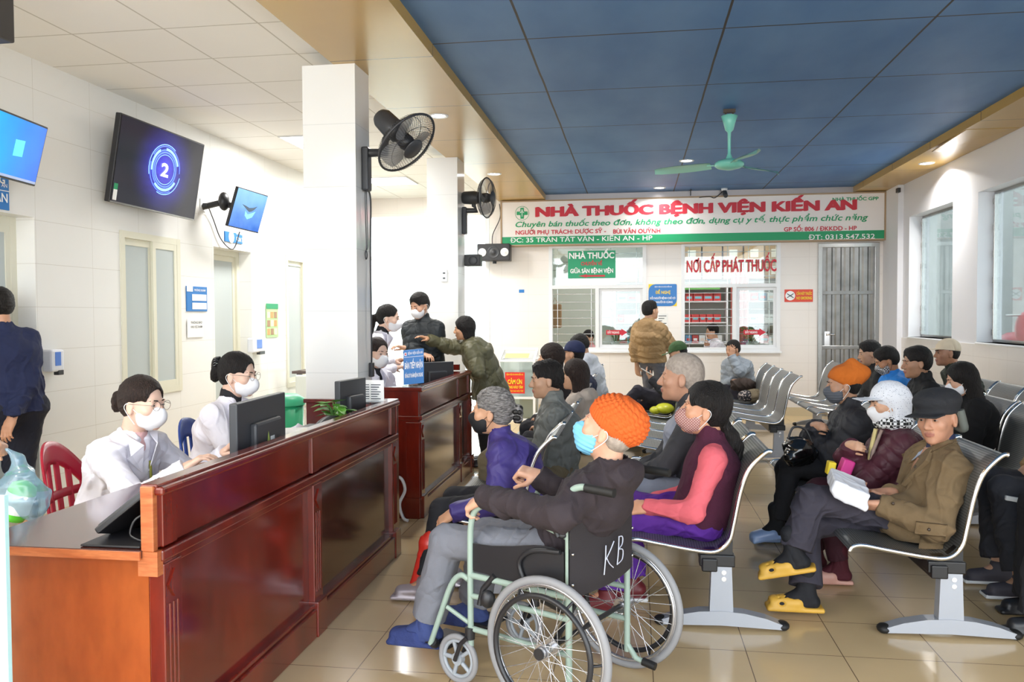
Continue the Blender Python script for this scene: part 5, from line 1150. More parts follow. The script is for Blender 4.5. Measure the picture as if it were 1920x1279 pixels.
# ---------------------------------------------------------------- anatomy
def ik(a, c, l1, l2, pole):
    d = c-a; L = np.linalg.norm(d); u = d/L
    if L > (l1+l2)*.995: l1, l2 = l1*L/(l1+l2)/.99, l2*L/(l1+l2)/.99
    x = (l1*l1-l2*l2+L*L)/(2*L); y = math.sqrt(max(l1*l1-x*x, 1e-6)); p = unit(pole-u*(pole@u)); return a+u*x+p*y
def headM(yaw, pitch=0, roll=0):
    y, p, r = (math.radians(v) for v in (yaw, pitch, roll)); f = V3(math.cos(y)*math.cos(p), math.sin(y)*math.cos(p), math.sin(p)); rt = V3(math.sin(y), -math.cos(y), 0); u = np.cross(rt, f)
    rt, u = rt*math.cos(r)+u*math.sin(r), u*math.cos(r)-rt*math.sin(r); return np.stack([rt, f, u], 1)
def add_head(S, c, M, s=1., ears=True, fat=0.):
    H = lambda x, y, z: c+M@(V3(x, y, z)*s)
    e = lambda x, y, z, a, b, d, k=.012, sg=1: S.ell(H(x, y, z), (a*s, b*s, d*s), M, k*s, sg)
    e(0, -.014, .034, .075, .094, .086, .02); e(0, .02, -.03, .062+fat, .068, .078, .03); e(0, .038, -.072, .047+fat, .046, .04, .025); e(0, .07, -.098, .022, .017, .016, .02)
    for q in (-1, 1):
        e(q*.04, .058, -.026, .022, .02, .02, .02); e(q*.031, .088, .001, .018, .013, .010, .012, -1); e(q*.031, .0725, .0, .0165, .0135, .0125, .006); e(q*.028, .0815, .0205, .02, .0075, .006, .01)
        e(q*.013, .094, -.036, .0085, .010, .0075, .007)
        if ears: e(q*.0765, -.006, -.012, .0095, .018, .031, .008); e(q*.089, .0, -.010, .008, .009, .018, .005, -1); e(q*.076, -.002, -.035, .008, .009, .010, .006)
    S.cap(H(0, .083, .008), H(0, .105, -.03), .0085*s, .0125*s, .010*s)
    e(0, .090, -.0595, .023, .009, .0055, .006); e(0, .087, -.0705, .019, .009, .006, .006); e(0, .1, -.065, .022, .006, .0015, .003, -1)
    return H
def add_hand(S, w, d, n_, side, curl=.35, s=1., spread=.12, thumb=.6, fist=False):
    """w wrist, d direction of the fingers, n_ the way the palm faces, side +1 thumb along cross(d, n_)"""
    d = unit(d); n_ = unit(n_-d*(n_@d)); t = unit(np.cross(d, n_))*side; M = np.stack([t, d, n_], 1); pc = w+d*.048*s
    S.box(pc, (.037*s, .045*s, .0135*s), M, .012*s, .012*s); S.cap(w-d*.02, w+d*.03*s, .024*s, .022*s, .015, 1.25, t)
    for i, (L, o) in enumerate(((.070, .027), (.079, .009), (.073, -.009), (.058, -.026))):
        L *= s; o *= s; base = w+d*(.088-.003*abs(i-1.3))*s+t*o; a = spread*(1.3-i); dd = unit(d+t*a); p = base; ang = 0
        cv = curl*(1+.08*i); r = (.0088, .009, .0086, .0077)[i]*s
        for j, (fr, bend) in enumerate(((.44, 1.1), (.31, 1.35), (.25, .9))):
            ang += cv*bend; q = p+(dd*math.cos(ang)+n_*math.sin(ang))*L*fr; S.cap(p, q, r*(1-.08*j), r*(1-.08*(j+1)), .0035 if j else .006); p = q
    b0 = w+d*.02*s+t*.026*s+n_*.006*s; dd = unit(d*.72+t*.75+n_*(.25+thumb*.5)); p1 = b0+dd*.036*s; dd2 = unit(d*.95+t*.25*(1-thumb)+n_*thumb*.7); p2 = p1+dd2*.032*s; p3 = p2+unit(dd2+n_*.2*thumb-t*.1)*.026*s
    S.cap(b0, p1, .0145*s, .0115*s, .01).cap(p1, p2, .011*s, .0098*s, .005).cap(p2, p3, .0098*s, .0085*s, .004)
skin_cache = {}
def skin(col):
    if col not in skin_cache: skin_cache[col] = plain('skin '+col, col, .48, sss=.08, var=.09, vscale=22, bump=.12, bscale=140)
    return skin_cache[col]
def cloth(name, col, rough=.8, b=.35, sc=350, var=.08, sheen=0, spec=.4, wr=.4):
    """woven stuff: fine weave bump over broad soft creases"""
    if name in MATS: return MATS[name]
    m = plain(name, col, rough, var=var, vscale=5, spec=spec); n = NT.__new__(NT); n.m = m; n.t = m.node_tree; n.b = n.t.nodes['Principled BSDF']; v, _ = n.obj()
    x = n.n('ShaderNodeTexNoise'); x.inputs['Scale'].default_value = 11; x.inputs['Detail'].default_value = 1.2; x.inputs['Distortion'].default_value = .5; n.l(v, x.inputs['Vector'])
    rid = n.math('ABSOLUTE', n.math('SUBTRACT', x.outputs['Fac'], .5)); b1 = n.n('ShaderNodeBump'); b1.inputs['Strength'].default_value = wr; b1.inputs['Distance'].default_value = .05; n.l(rid, b1.inputs['Height'])
    b2 = n.n('ShaderNodeBump'); b2.inputs['Strength'].default_value = b; b2.inputs['Distance'].default_value = .003; n.l(n.noise(v, sc, 3), b2.inputs['Height']); n.l(b1.outputs[0], b2.inputs['Normal']); n.l(b2.outputs[0], n.b.inputs['Normal'])
    return m
def hairmat(name, col, rough=.55, sc=230, st=(1, 1, .1)):
    n = NT(name); v, _ = n.obj(); f = n.ramp(n.noise(v, sc, 3, st), .35, .65); c = lin(col); n.l(n.mix(f, tuple(x*.45 for x in c), tuple(min(1, x*1.5) for x in c)), n.b.inputs['Base Color'])
    n.b.inputs['Roughness'].default_value = rough; n.b.inputs['Specular IOR Level'].default_value = .35; n.bump(f, .9, .006); return n.m
m_lips = plain('lips', '#a36a5c', .5); m_eyew = plain('eye white', '#9c8d82', .3); m_iris = plain('dark iris', '#1c120c', .12); m_hairb = hairmat('black hair', '#1a1615')
m_hairbr = hairmat('dark brown hair', '#2c1f1a'); m_hairg = hairmat('grey hair', '#868280', .5, 200, (.25, .25, 1)); m_hairs = plain('cropped white-grey hair', '#a3968a', .7, bump=.5, bscale=300, var=.2, vscale=60)
m_mask = plain('white mask', '#e9e9ec', .75, bump=.08, bscale=50); m_lace = plain('elastic loop', '#efefef', .6)
def emit_mesh(S, name, m, parent, relaxn=1, f=None):
    P, F = S.mesh()
    if not len(F): return None
    P = relax(P, F, relaxn)
    if f: P = f(P, F)
    return npmesh(name, P, F, m, parent)
def person(label, hip, head, yaw, hyaw=None, hpitch=0, hroll=0, res=.007, s=.97, stand=False, skinc='#c79a7c', sit_k=.41, wl=None, wr=None, al=None, ar=None, kl=None, kr=None, hl=None, hr=None, nogl=None,
           top=None, bot=None, shoes=None, hair='short', hairm=None, mask=None, hat=None, glasses=False, fyl=None, fyr=None, fpl=0, fpr=0, group=None, wide=1., handres=None, elb=None, erb=None, brow='#1d1613', feet=True, extra=None, legs=True, eyes=True, hs=1., neckfw=0.):
    hip = np.asarray(hip, float); head = np.asarray(head, float); ya = math.radians(yaw); F_ = V3(math.cos(ya), math.sin(ya), 0); L_s = V3(-math.sin(ya), math.cos(ya), 0); hyaw = yaw if hyaw is None else hyaw
    M = headM(hyaw, hpitch, hroll); hs_ = s*hs; loc = lambda q: q if q is None else (hip+F_*q[1]+L_s*q[2]+Z_*q[3] if isinstance(q[0], str) else np.asarray(q, float))
    t = thing('person', label, 'person', (hip[0], hip[1], 0), group)
    tors = unit(head-hip); ct = head+M@V3(0, -.035, -.03)*hs_
    neckb = ct-Z_*.128*s-F_*.02+F_*neckfw; neckb = neckb*.75+(hip+tors*(np.linalg.norm(head-hip)-.155*s))*.25
    # when the head leans the neck root follows the trunk line
    axis = unit(neckb-hip); chest = hip+(neckb-hip)*.68-F_*.015; waist = hip+(neckb-hip)*.3-F_*.01; sw = .148*s*wide
    shl = neckb-axis*.068*s+L_s*sw; shr = neckb-axis*.068*s-L_s*sw
    wl = loc(wl) if wl is not None else (hip+F_*.30+L_s*.1+Z_*.10 if not stand else shl-Z_*.50*s+F_*.05+L_s*.05)
    wr = loc(wr) if wr is not None else (hip+F_*.30-L_s*.1+Z_*.10 if not stand else shr-Z_*.50*s+F_*.05-L_s*.05)
    ua, fa = .275*s, .235*s; el = ik(shl, wl, ua, fa, -Z_*1.0+L_s*.55-F_*.35); er = ik(shr, wr, ua, fa, -Z_*1.0-L_s*.55-F_*.35)
    el = el if elb is None else np.asarray(elb, float); er = er if erb is None else np.asarray(erb, float)
    hjl, hjr = hip+L_s*.088*s*wide, hip-L_s*.088*s*wide
    if stand: al = loc(al) if al is not None else V3(*(hip+L_s*.1)[:2], .085); ar = loc(ar) if ar is not None else V3(*(hip-L_s*.1)[:2], .085)
    else: al = loc(al) if al is not None else V3(*(hip+F_*(sit_k+.03)+L_s*.1)[:2], .085); ar = loc(ar) if ar is not None else V3(*(hip+F_*(sit_k-.02)-L_s*.1)[:2], .085)
    kl = loc(kl) if kl is not None else ik(hjl, al, .415*s, .40*s, F_+Z_*.7); kr = loc(kr) if kr is not None else ik(hjr, ar, .415*s, .40*s, F_+Z_*.7)
    hl = hl or {}; hr = hr or {}
    # ---- body
    S = SDF(res)
    S.cap(hjl, hjr, .088*s, None, .03, 1.0).cap(hip, waist, .1*s, .095*s, .04, 1.25, L_s).cap(waist, chest, .097*s, .105*s, .04, 1.3*wide, L_s).cap(chest, neckb-axis*.05, .105*s, .07*s, .04, 1.35*wide, L_s).cap(shl, shr, .043*s, None, .03)
    S.cap(neckb-axis*.03, head+M@(V3(0, -.03, -.04)*hs_), .056*s, .05*s, .025)
    for a, b, c, w, o, q in ((shl, el, wl, 1, hl, 1), (shr, er, wr, -1, hr, -1)):
        S.cap(a, b, .046*s, .038*s, .02).cap(b, c, .038*s, .024*s, .01)
        if not o.get('skip'):
            d = o.get('d'); d = unit(c-b) if d is None else unit(np.asarray(d, float)); n_ = np.asarray(o.get('n', (0, 0, -1)), float)
            if abs(unit(n_)@d) > .95: n_ = n_+F_*.6
            sgn = 1 if (np.cross(d, n_)@(F_*.0-L_s*w)) > 0 else -1
            if 'side' in o: sgn = o['side']
            add_hand(S, c, d, n_, sgn, o.get('c', .4), s*o.get('s', 1.), o.get('sp', .1), o.get('t', .6))
    ft = {}
    if legs:
        for hj, k_, a_, fy, fp, q in ((hjl, kl, al, fyl, fpl, 1), (hjr, kr, ar, fyr, fpr, -1)):
            S.cap(hj, k_, .068*s, .045*s, .03).cap(k_, k_+(a_-k_)*.35, .045*s, .05*s, .02).cap(k_+(a_-k_)*.3, a_, .048*s, .032*s, .02)
            fy = math.radians(yaw if fy is None else fy); p = math.radians(fp); d = V3(math.cos(fy)*math.cos(p), math.sin(fy)*math.cos(p), math.sin(p)); up = unit(Z_-d*d[2]); ft[q] = (a_, d, up)
            S.cap(a_-d*.03-up*.045, a_+d*.13*s-up*.055, .028, .02, .02, 1.35, np.cross(d, up)).cap(a_, a_+d*.07-up*.035, .034, .026, .02)
    H = add_head(S, head, M, hs_, ears=hair not in ('long', 'bob'))
    P, Fc = S.mesh(); P = relax(P, Fc, 1)
    cen = P[Fc].mean(1); lc = (cen-head)@M/hs_; mi = ((np.abs(lc[:, 0]) < .024) & (lc[:, 1] > .083) & (lc[:, 2] < -.054) & (lc[:, 2] > -.077) & (np.abs(lc[:, 2]+.065) < .0115-.007*(lc[:, 0]/.024)**2)).astype(np.int32)
    body = npmesh('body', P, Fc, [skin(skinc), m_lips], t, mi=mi)
    # ---- face details
    if eyes:
        for q in (-1, 1):
            b = MB(); c = H(q*.031, .0810, .0); b.ell(c, (.0125*hs_, .0055*hs_, .0046*hs_), 10, M); b.m = 1; b.ell(H(q*.031, .0840, .0), (.0062*hs_, .0035*hs_, .0045*hs_), 10, M)
            b.tube([H(q*(.018+.0035*i), .0835-.0007*abs(i-4)*1.2-.0002*i*i, .0015+.0038*math.sin(pi*i/8)) for i in range(9)], [.001+.0006*math.sin(pi*i/8) for i in range(9)], 5)
            b.build('eye', [m_eyew, m_iris], t)
        bm = plain('brow '+brow, brow, .8)
        for q in (-1, 1): MB().tube([H(q*(.012+.006*i), .0915-.0009*i*i*.6, .0185+.004*math.sin(pi*(i+1)/8)) for i in range(7)], [.0016, .0028, .003, .0028, .0024, .0018, .0008], 6, flat=1).build('eyebrow', bm, t)
    # ---- hair
    hm = hairm or m_hairb
    if hair and hair != 'none':
        S = SDF(max(.0045, res*.8)); e = lambda x, y, z, a, b, d, k=.012, sg=1: S.ell(H(x, y, z), (a*hs_, b*hs_, d*hs_), M, k*hs_, sg)
        th = {'crop': .0018, 'short': .011, 'tied': .009, 'tail': .016, 'bun': .010, 'long': .012, 'bob': .014, 'pony': .007}.get(hair, .009)
        if hat: th = .0015
        e(0, -.016, .036, .076+th, .095+th, .087+th, .02)
        if hair in ('short', 'crop'): e(0, -.05, -.01, .07+th*.5, .055+th*.5, .06, .03); e(0, .04, .085, .05, .045, .03+th*.4, .02) if hair == 'short' and not hat else None
        if hair in ('tied', 'bun', 'pony'): e(0, -.05, -.02, .066, .055, .05, .03)
        if hair == 'bun':
            for i in range(5): e(.012*math.cos(i*1.26), -.136, .0+.026*math.sin(i*1.26)-.0, .024, .026, .027, .008)
        if hair == 'pony':
            S.cap(H(0, -.1, .01), H(0, -.135, .0), .026*s, .024*s).cap(H(0, -.135, .0), H(0, -.155, -.07), .026*s, .034*s).cap(H(0, -.155, -.07), H(.01, -.145, -.19), .034*s, .014*s)
        if hair == 'tail':
            e(0, -.05, -.02, .07, .055, .055, .03); p = [H(0, -.10, -.05), H(0, -.14, -.10), H(.0, -.165, -.14), H(.0, -.175, -.19), H(.0, -.16, -.22)]
            for i, r in enumerate((.03, .036, .04, .03)): S.cap(p[i], p[i+1], r*s, (.036, .04, .032, .018)[i]*s, .015)
        if hair == 'long':
            for q in (-1, 1): S.cap(H(q*.05, -.03, .0), H(q*.055, -.04, -.2), .042*s, .04*s, .03)
            S.cap(H(0, -.06, 0), H(0, -.075, -.28), .062*s, .05*s, .03, 1.35, M[:, 0])
        if hair == 'bob':
            for q in (-1, 1): S.cap(H(q*.055, -.02, .01), H(q*.055, -.02, -.085), .036*s, .032*s, .03)
            S.cap(H(0, -.05, 0), H(0, -.055, -.085), .07*s, .055*s, .03, 1.2, M[:, 0])
        e(0, .105, -.035, .066, .075, .098, .006, -1) if hair not in ('tied', 'bun', 'pony', 'tail') else e(0, .108, -.025, .068, .082, .104, .006, -1)
        if hair in ('bob', 'long'): e(0, .10, -.08, .06, .085, .12, .008, -1)
        if hair not in ('long', 'bob'):
            for q in (-1, 1): e(q*.085, .012, -.028, .03, .038, .042, .006, -1); e(q*.07, .045, -.03, .03, .045, .05, .008, -1)
            S.cut(H(0, -.03, -.065), M@V3(0, .35, -1), .2*s) if hair not in ('pony', 'tail', 'bun') else S.cut(H(0, .02, -.06), M@V3(0, 1, -1), .13*s)
        sd_ = random.randrange(99)
        emit_mesh(S, 'hair', hm, t, 1, lambda P, F: folds(folds(P, F, .0022 if hair != 'crop' else .0004, 60, sd_), F, .0025 if hair in ('short', 'bob') else .0006, 110, sd_+1))
    # ---- mask
    if mask:
        S = SDF(max(.004, res*.7)); mm = mask.get('m', m_mask); z1 = mask.get('top', -.016); S.ell(H(0, .028, -.048), ((.0645)*hs_, .068*hs_, .066*hs_), M, .015).ell(H(0, .048, -.075), (.047*hs_, .047*hs_, .042*hs_), M, .02).ell(H(0, .09, -.04), (.026*hs_, .03*hs_, .03*hs_), M, .025)
        if mask.get('cup'): S.ell(H(0, .086, -.055), (.033*hs_, .036*hs_, .036*hs_), M, .02)
        for q in (-1, 1):
            S.cut(H(0, 0, z1), M@V3(q*.30, -.18, 1), .25, .003); S.cut(H(0, 0, -.119), M@V3(q*.55, -.12, -1), .25, .003)
        S.cut(H(0, .012, 0), M@V3(0, -1, .0), .25, .003)
        fx_ = None
        if mask.get('pleat'):
            fx_ = lambda P, F: P+vnormals(P, F)*(np.abs(np.sin(((P-head)@M/hs_)[:, 2]*190))*.003)[:, None]
        mo = emit_mesh(S, 'face_mask', mm, t, 1, fx_)
        b = MB()
        for q in (-1, 1): b.tube(spline([H(q*.063, .03, -.038), H(q*.076, .005, -.012), H(q*.084, -.012, .008), H(q*.087, -.026, -.008), H(q*.08, -.018, -.035), H(q*.066, .014, -.085)], 5), .0017, 5)
        if mask.get('loops', True): b.build('ear_loop', mask.get('lm', m_lace), t)
    if glasses:
        b = MB()
        for q in (-1, 1):
            b.tube([H(q*.033+.0235*math.cos(a), .104-.002*abs(math.cos(a)), -.001+.021*math.sin(a)) for a in seq(0, 2*pi*19/20, 20)], .0011, 5, True); b.tube([H(q*.056, .101, .004), H(q*.078, .05, .006), H(q*.083, -.01, .006)], .0012, 5)
        b.tube([H(-.009, .104, .004), H(0, .106, .007), H(.009, .104, .004)], .0012, 5); b.build('glasses', plain('thin metal rim', '#8a8078', .3, .8), t)
    # ---- clothes
    if top:
        k = top.get('kind', 'jacket'); th = top.get('th', .018); tm = top['m']; hem = top.get('hem', .05); sl = top.get('sleeve', 1.04); r_ = max(res, .006); S = SDF(r_); th2 = top.get('arm', th)
        lo_ = hip-axis*hem
        S.cap(lo_, waist, .108*s+th, .102*s+th, .04, 1.32*wide, L_s).cap(waist, chest, .102*s+th, .108*s+th, .04, 1.32*wide, L_s).cap(chest, neckb-axis*.045, .108*s+th, .068*s+th*.5, .05, 1.4*wide, L_s).cap(shl, shr, .046*s+th*.4, None, .04).cap(neckb-axis*.02+L_s*.03, shl-axis*.0, .045*s+th*.3, .043*s+th*.3, .03).cap(neckb-axis*.02-L_s*.03, shr, .045*s+th*.3, .043*s+th*.3, .03)
        if hem > .1 and not stand:   # coat skirts over the thighs
            for hj, k_ in ((hjl, kl), (hjr, kr)): S.cap(hj, hj+(k_-hj)*min(.75, hem*1.6), .092*s+th, .085*s+th, .04)
        elif hem > .1:
            S.cap(hip, hip-Z_*hem, .11*s+th, .115*s+th, .04, 1.35*wide, L_s)
        col = top.get('collar', .03)
        S.cap(neckb-axis*.02, neckb+unit(ct-neckb)*col, .070*s, .066*s, .02, 1.05, L_s)
        if top.get('hood'): S.cap(neckb-F_*.06+L_s*.06, neckb-F_*.06-L_s*.06, .05, .05, .03); S.ell(neckb-F_*.065-axis*.03, (.10, .055, .06), np.stack([L_s, F_, Z_], 1), .04)
        bones = [(lo_, neckb, .12)]
        if top.get('arms', True):
            for a, b, c in ((shl, el, wl), (shr, er, wr)):
                S.cap(a, b, .049*s+th2*.9, .042*s+th2, .035).cap(b, b+(c-b)*sl, .042*s+th2, .032*s+th2*.75, .02); bones += [(a, b, .06), (b, c, .05)]
        if not stand:
            S.cut(lo_-axis*.02, -axis, .23) if hem <= .1 else None
            S.cut(hip-Z_*.088, -Z_)
        else: S.cut(hip-Z_*hem, -Z_, .4)
        S.cap(neckb+unit(ct-neckb)*(col-.012), neckb+unit(ct-neckb)*.2, .050*s, .07*s, .006, sg=-1)
        if top.get('arms', True):
            for b, c in ((el, wl), (er, wr)): S.cut(b+(c-b)*(sl+.02), c-b, .09)
        vo = top.get('open')
        if vo:   # V opening at the front, wedge cut down to depth vo
            a0 = neckb+F_*.10+Z_*.05; a1 = chest+F_*.22-axis*vo; S.cap(a0, a1, .06, .012, .01, sg=-1)
        q_ = top.get('quilt'); fa_ = top.get('fold', .006); sd_ = random.randrange(999)
        def fin(P, F):
            if q_: P = quilt(P, F, bones, top.get('qa', .012), q_)
            return folds(P, F, fa_, top.get('ff', 11), sd_)
        emit_mesh(S, top.get('name', 'jacket'), tm, t, 2, fin)
        if top.get('under') is not None:
            S = SDF(.007); S.cap(waist+F_*.015, neckb-axis*.05+F_*.012, .1*s+th*.3, .066*s, .03, 1.2, L_s).cap(neckb-axis*.03, neckb+unit(ct-neckb)*top.get('uh', .055), .062*s, .058*s, .02); S.cap(neckb+unit(ct-neckb)*(top.get('uh', .055)-.015), neckb+unit(ct-neckb)*.2, .044*s, .06*s, .006, sg=-1)
            emit_mesh(S, top.get('uname', 'shirt'), top['under'], t)
        if top.get('lapel'):
            lm = top['lapel']; b = MB()
            for q in (-1, 1):
                A = neckb+L_s*q*.065*s+Z_*.03-F_*.0; B = chest+F_*(.108*s+th+.012)+L_s*q*.02-axis*.03; C = neckb+L_s*q*.085*s+F_*(.075+th)-axis*.08; E = A+L_s*q*.02-Z_*.02+F_*.05; G = neckb+L_s*q*.04*s+F_*(.085+th)-axis*.035
                V = [A, E, C, C+L_s*q*.022-axis*.01, B, G]; nn = unit(F_+Z_*.4)*.009; b.add([v+nn for v in V]+[v+nn*.2 for v in V], [(0, 1, 5), (1, 2, 5), (2, 3, 4), (2, 4, 5), (6, 11, 7), (7, 11, 8), (8, 10, 9), (8, 11, 10), (0, 5, 11, 6), (5, 4, 10, 11), (0, 6, 7, 1), (1, 7, 8, 2), (2, 8, 9, 3), (3, 9, 10, 4)])
            b.build('lapel', lm, t)
    if bot and legs:
        th = bot.get('th', .016); r_ = max(res, .0065); S = SDF(r_); fl = bot.get('flare', .0); S.cap(hjl, hjr, .098*s+th*.3, None, .03).cap(hip, hip+(waist-hip)*.7, .104*s, .1*s, .03, 1.25, L_s)
        for hj, k_, a_ in ((hjl, kl, al), (hjr, kr, ar)):
            S.cap(hj, k_, .076*s+th*.6, .05*s+th, .03).cap(k_, a_+(k_-a_)*bot.get('cuff', .12), .05*s+th, .038*s+th+fl, .02); S.cut(a_+(k_-a_)*(bot.get('cuff', .12)-.02), a_-k_, .13)
        sd_ = random.randrange(999)
        emit_mesh(S, bot.get('name', 'trousers'), bot['m'], t, 2, lambda P, F: folds(P, F, bot.get('fold', .005), 10, sd_))
    if shoes and legs and feet:
        for q in (1, -1):
            a_, d, up = ft[q]; sd_ = unit(np.cross(d, up)); Mf = np.stack([sd_, d, up], 1); S = SDF(max(.0055, res*.8)); kd = shoes.get('kind', 'shoe'); sole = a_-up*.072
            if shoes.get('sock') is not None:
                S2 = SDF(.006); S2.cap(a_-d*.03-up*.04, a_+d*.13*s-up*.05, .034, .028, .02, 1.35, sd_).cap(a_+up*.1, a_, .042, .042, .02).cap(a_, a_+d*.07-up*.03, .04, .032, .02); emit_mesh(S2, 'sock', shoes['sock'], t)
            if kd == 'slipper':
                S.box(sole+d*.055, (.047*s, .13*s, .012), Mf, .011, .006).cap(sole+d*.045+up*.028, sole+d*.15+up*.022, .042, .034, .012, 1.25, sd_); S.cap(sole-d*.05+up*.06, sole+d*.06+up*.062, .04, .035, .008, sg=-1); S.ell(sole+d*.19+up*.028, (.03, .03, .012), Mf, .006, -1) if shoes.get('open') else None
                if shoes.get('holes'):
                    for i in range(3):
                        for j in (-1, 0, 1): S.ell(sole+d*(.07+.03*i)+sd_*j*.022+up*.066, (.006, .007, .03), Mf, .003, -1)
                    for j in (-1, 1): S.ell(sole+d*.12+sd_*j*.045+up*.03, (.012, .018, .014), Mf, .004, -1)
            else:
                S.box(sole+d*.05, (.046*s, .135*s, .013), Mf, .012, .004).cap(a_-d*.035-up*.03, a_+d*.135*s-up*.045, .038, .031, .015, 1.25, sd_).cap(a_+up*.01, a_-up*.03, .042, .044, .02)
                S.cut(a_+up*.035, up, .1); S.cut(sole-up*.010, -up, .3)
            o = emit_mesh(S, {'slipper': 'slipper'}.get(kd, 'shoe'), shoes['m'], t, 1)
            if kd != 'slipper' and shoes.get('sole') is not None: MB().obox(sole+d*.05-up*.002, Mf, (.049*s, .138*s, .010), .009).build('sole', shoes['sole'], o)
    # ---- headwear
    if hat:
        k = hat['kind']; S = SDF(max(.0042, res*.6)); e = lambda x, y, z, a, b, d, k=.012, sg=1: S.ell(H(x, y, z), (a*hs_, b*hs_, d*hs_), M, k*hs_, sg); fx_ = None
        if k == 'beanie':
            e(0, -.022, .048, .089, .107, .092, .02); e(0, -.07, .045, .066, .068, .072, .03); S.cut(H(0, 0, .008), M@V3(0, .42, -1), .2*s, .008)
            def fx_(P, F):
                l = (P-head)@M/hs_-V3(0, -.022, .052); ph = np.arctan2(l[:, 1], l[:, 0]); zz = l[:, 2]-l[:, 1]*.42; rib = zz < -.012; row = np.floor(zz/.016)
                bump_ = np.where(rib, np.abs(np.sin(ph*26))*.7, np.abs(np.sin(ph*13+row*pi/2))*np.abs(np.sin(zz/.016*pi))*1.4)
                return P+vnormals(P, F)*(bump_*.0062)[:, None]
        elif k == 'turban':
            e(0, -.02, .05, .092, .11, .085, .02); e(0, -.1, .075, .06, .075, .06, .04); e(0, -.06, .14, .02, .03, .03, .05); S.cut(H(0, 0, -.0), M@V3(0, .55, -1), .22*s, .006)
            fx_ = lambda P, F: folds(P, F, .003, 16, 5)
        elif k in ('cap', 'flat'):
            if k == 'cap': e(0, -.014, .044, .089, .106, .092, .02); S.cut(H(0, 0, .026), M@V3(0, .12, -1), .2*s, .005); S.box(H(0, .12, .036), (.066*hs_, .058*hs_, .0045), M, .0044, .012)
            else: e(0, -.014, .074, .104, .114, .062, .03); e(0, -.012, .03, .09, .106, .05, .02); S.cut(H(0, 0, .018), M@V3(0, .05, -1), .2*s, .005); S.box(H(0, .112, .026), (.075*hs_, .045*hs_, .005), M, .0048, .02)
            fx_ = lambda P, F: folds(P, F, .0016, 20, 3)
        elif k == 'sunhat':
            e(0, -.014, .046, .09, .108, .092, .02); S.box(H(0, .115, .036), (.075*hs_, .065*hs_, .005), M, .0048, .015)
            for q in (-1, 1): S.cap(H(q*.066, -.03, .02), H(q*.062, -.01, -.15), .035*s, .03*s, .03)
            S.cap(H(0, -.065, .02), H(0, -.06, -.15), .075*s, .06*s, .03, 1.2, M[:, 0]); e(0, .10, -.075, .066, .083, .1, .008, -1); S.ell(H(0, .03, -.12), (.05, .06, .1), M, .01, -1)
            fx_ = lambda P, F: folds(P, F, .002, 14, 3)
        emit_mesh(S, hat.get('name', {'beanie': 'knitted_hat', 'turban': 'towelling_hat', 'sunhat': 'sun_hat'}.get(k, 'cap')), hat['m'], t, 1, fx_)
    return dict(t=t, H=H, M=M, neck=neckb, chest=chest, waist=waist, axis=axis, F=F_, L=L_s, wl=wl, wr=wr, el=el, er=er, kl=kl, kr=kr, shl=shl, shr=shr, hip=hip, s=s, al=al, ar=ar, ft=ft)
# ================================================================ the people
import time as _tm; _T0 = _tm.time()
A_ = atY
def crossed(z=.26, f=.185): return dict(wl=('l', f+.03, -.03, z-.02), wr=('l', f, .05, z+.03), hl=dict(d=(.35, 1, -.1), n=(1, -.2, -.3), c=.6, sp=0, s=.8), hr=dict(d=(.4, -1, .1), n=(1, .2, -.3), c=.6, sp=0, s=.8))
coat_w = cloth('white coat cotton', '#e8e6f0', .75, .1, 200, .02); trous_b = cloth('black trousers', '#242428', .85); trous_g = cloth('charcoal trousers', '#34313b', .85)
# 1 wheelchair man
mk_blue = plain('light blue surgical mask', '#7cc4ea', .7)
d = person('person in orange knitted hat and black jacket sitting in the wheelchair', WP(.14, 0, .54), A_(1138, 805, 3.1), 155, 170, 22, 0, .0046, 1.0, skinc='#cf9f84',
    elb=WP(-.05, -.27, .745), wl=WP(.33, -.215, .755), wr=A_(1012, 893, 3.42), al=A_(802, 1172, 3.3), ar=A_(890, 1138, 3.52), kl=A_(838, 1015, 3.27), kr=A_(912, 1003, 3.48),
    hl=dict(d=(-.75, .35, -.5), n=(.3, .25, -.9), c=.62, t=.5), hr=dict(d=(-.8, .1, .2), n=(0, .3, -1), c=.95, t=.9), hair='crop', hairm=m_hairs, mask=dict(m=mk_blue, pleat=1, cup=0, top=-.012),
    hat=dict(kind='beanie', m=plain('orange wool', '#cf5c1c', .85, bump=.4, bscale=180)), top=dict(m=cloth('black fleece jacket', '#332b2f', .85, .4, 260), th=.02, arm=.022, hem=.05, collar=.035, hood=1, fold=.007, ff=9),
    bot=dict(m=cloth('grey flannel trousers', '#70727a', .9, .3, 300), th=.022, flare=.018, fold=.007, cuff=.1), shoes=dict(kind='slipper', m=cloth('dark blue plush slipper', '#333f72', .9, 1., 120), sock=cloth('blue sock', '#39477a')), fyl=165, fyr=165, fpl=-4, brow='#8a8078')
tr = kid(d['t'], 'trousers')
for x in (893, 908): patch(tr, [(x, 1033), (x+7, 1031), (x+12, 1053), (x+5, 1055)], 'trouser_stripe', m_black if x < 900 else m_whitep, d['t'], 5, .003, .002)
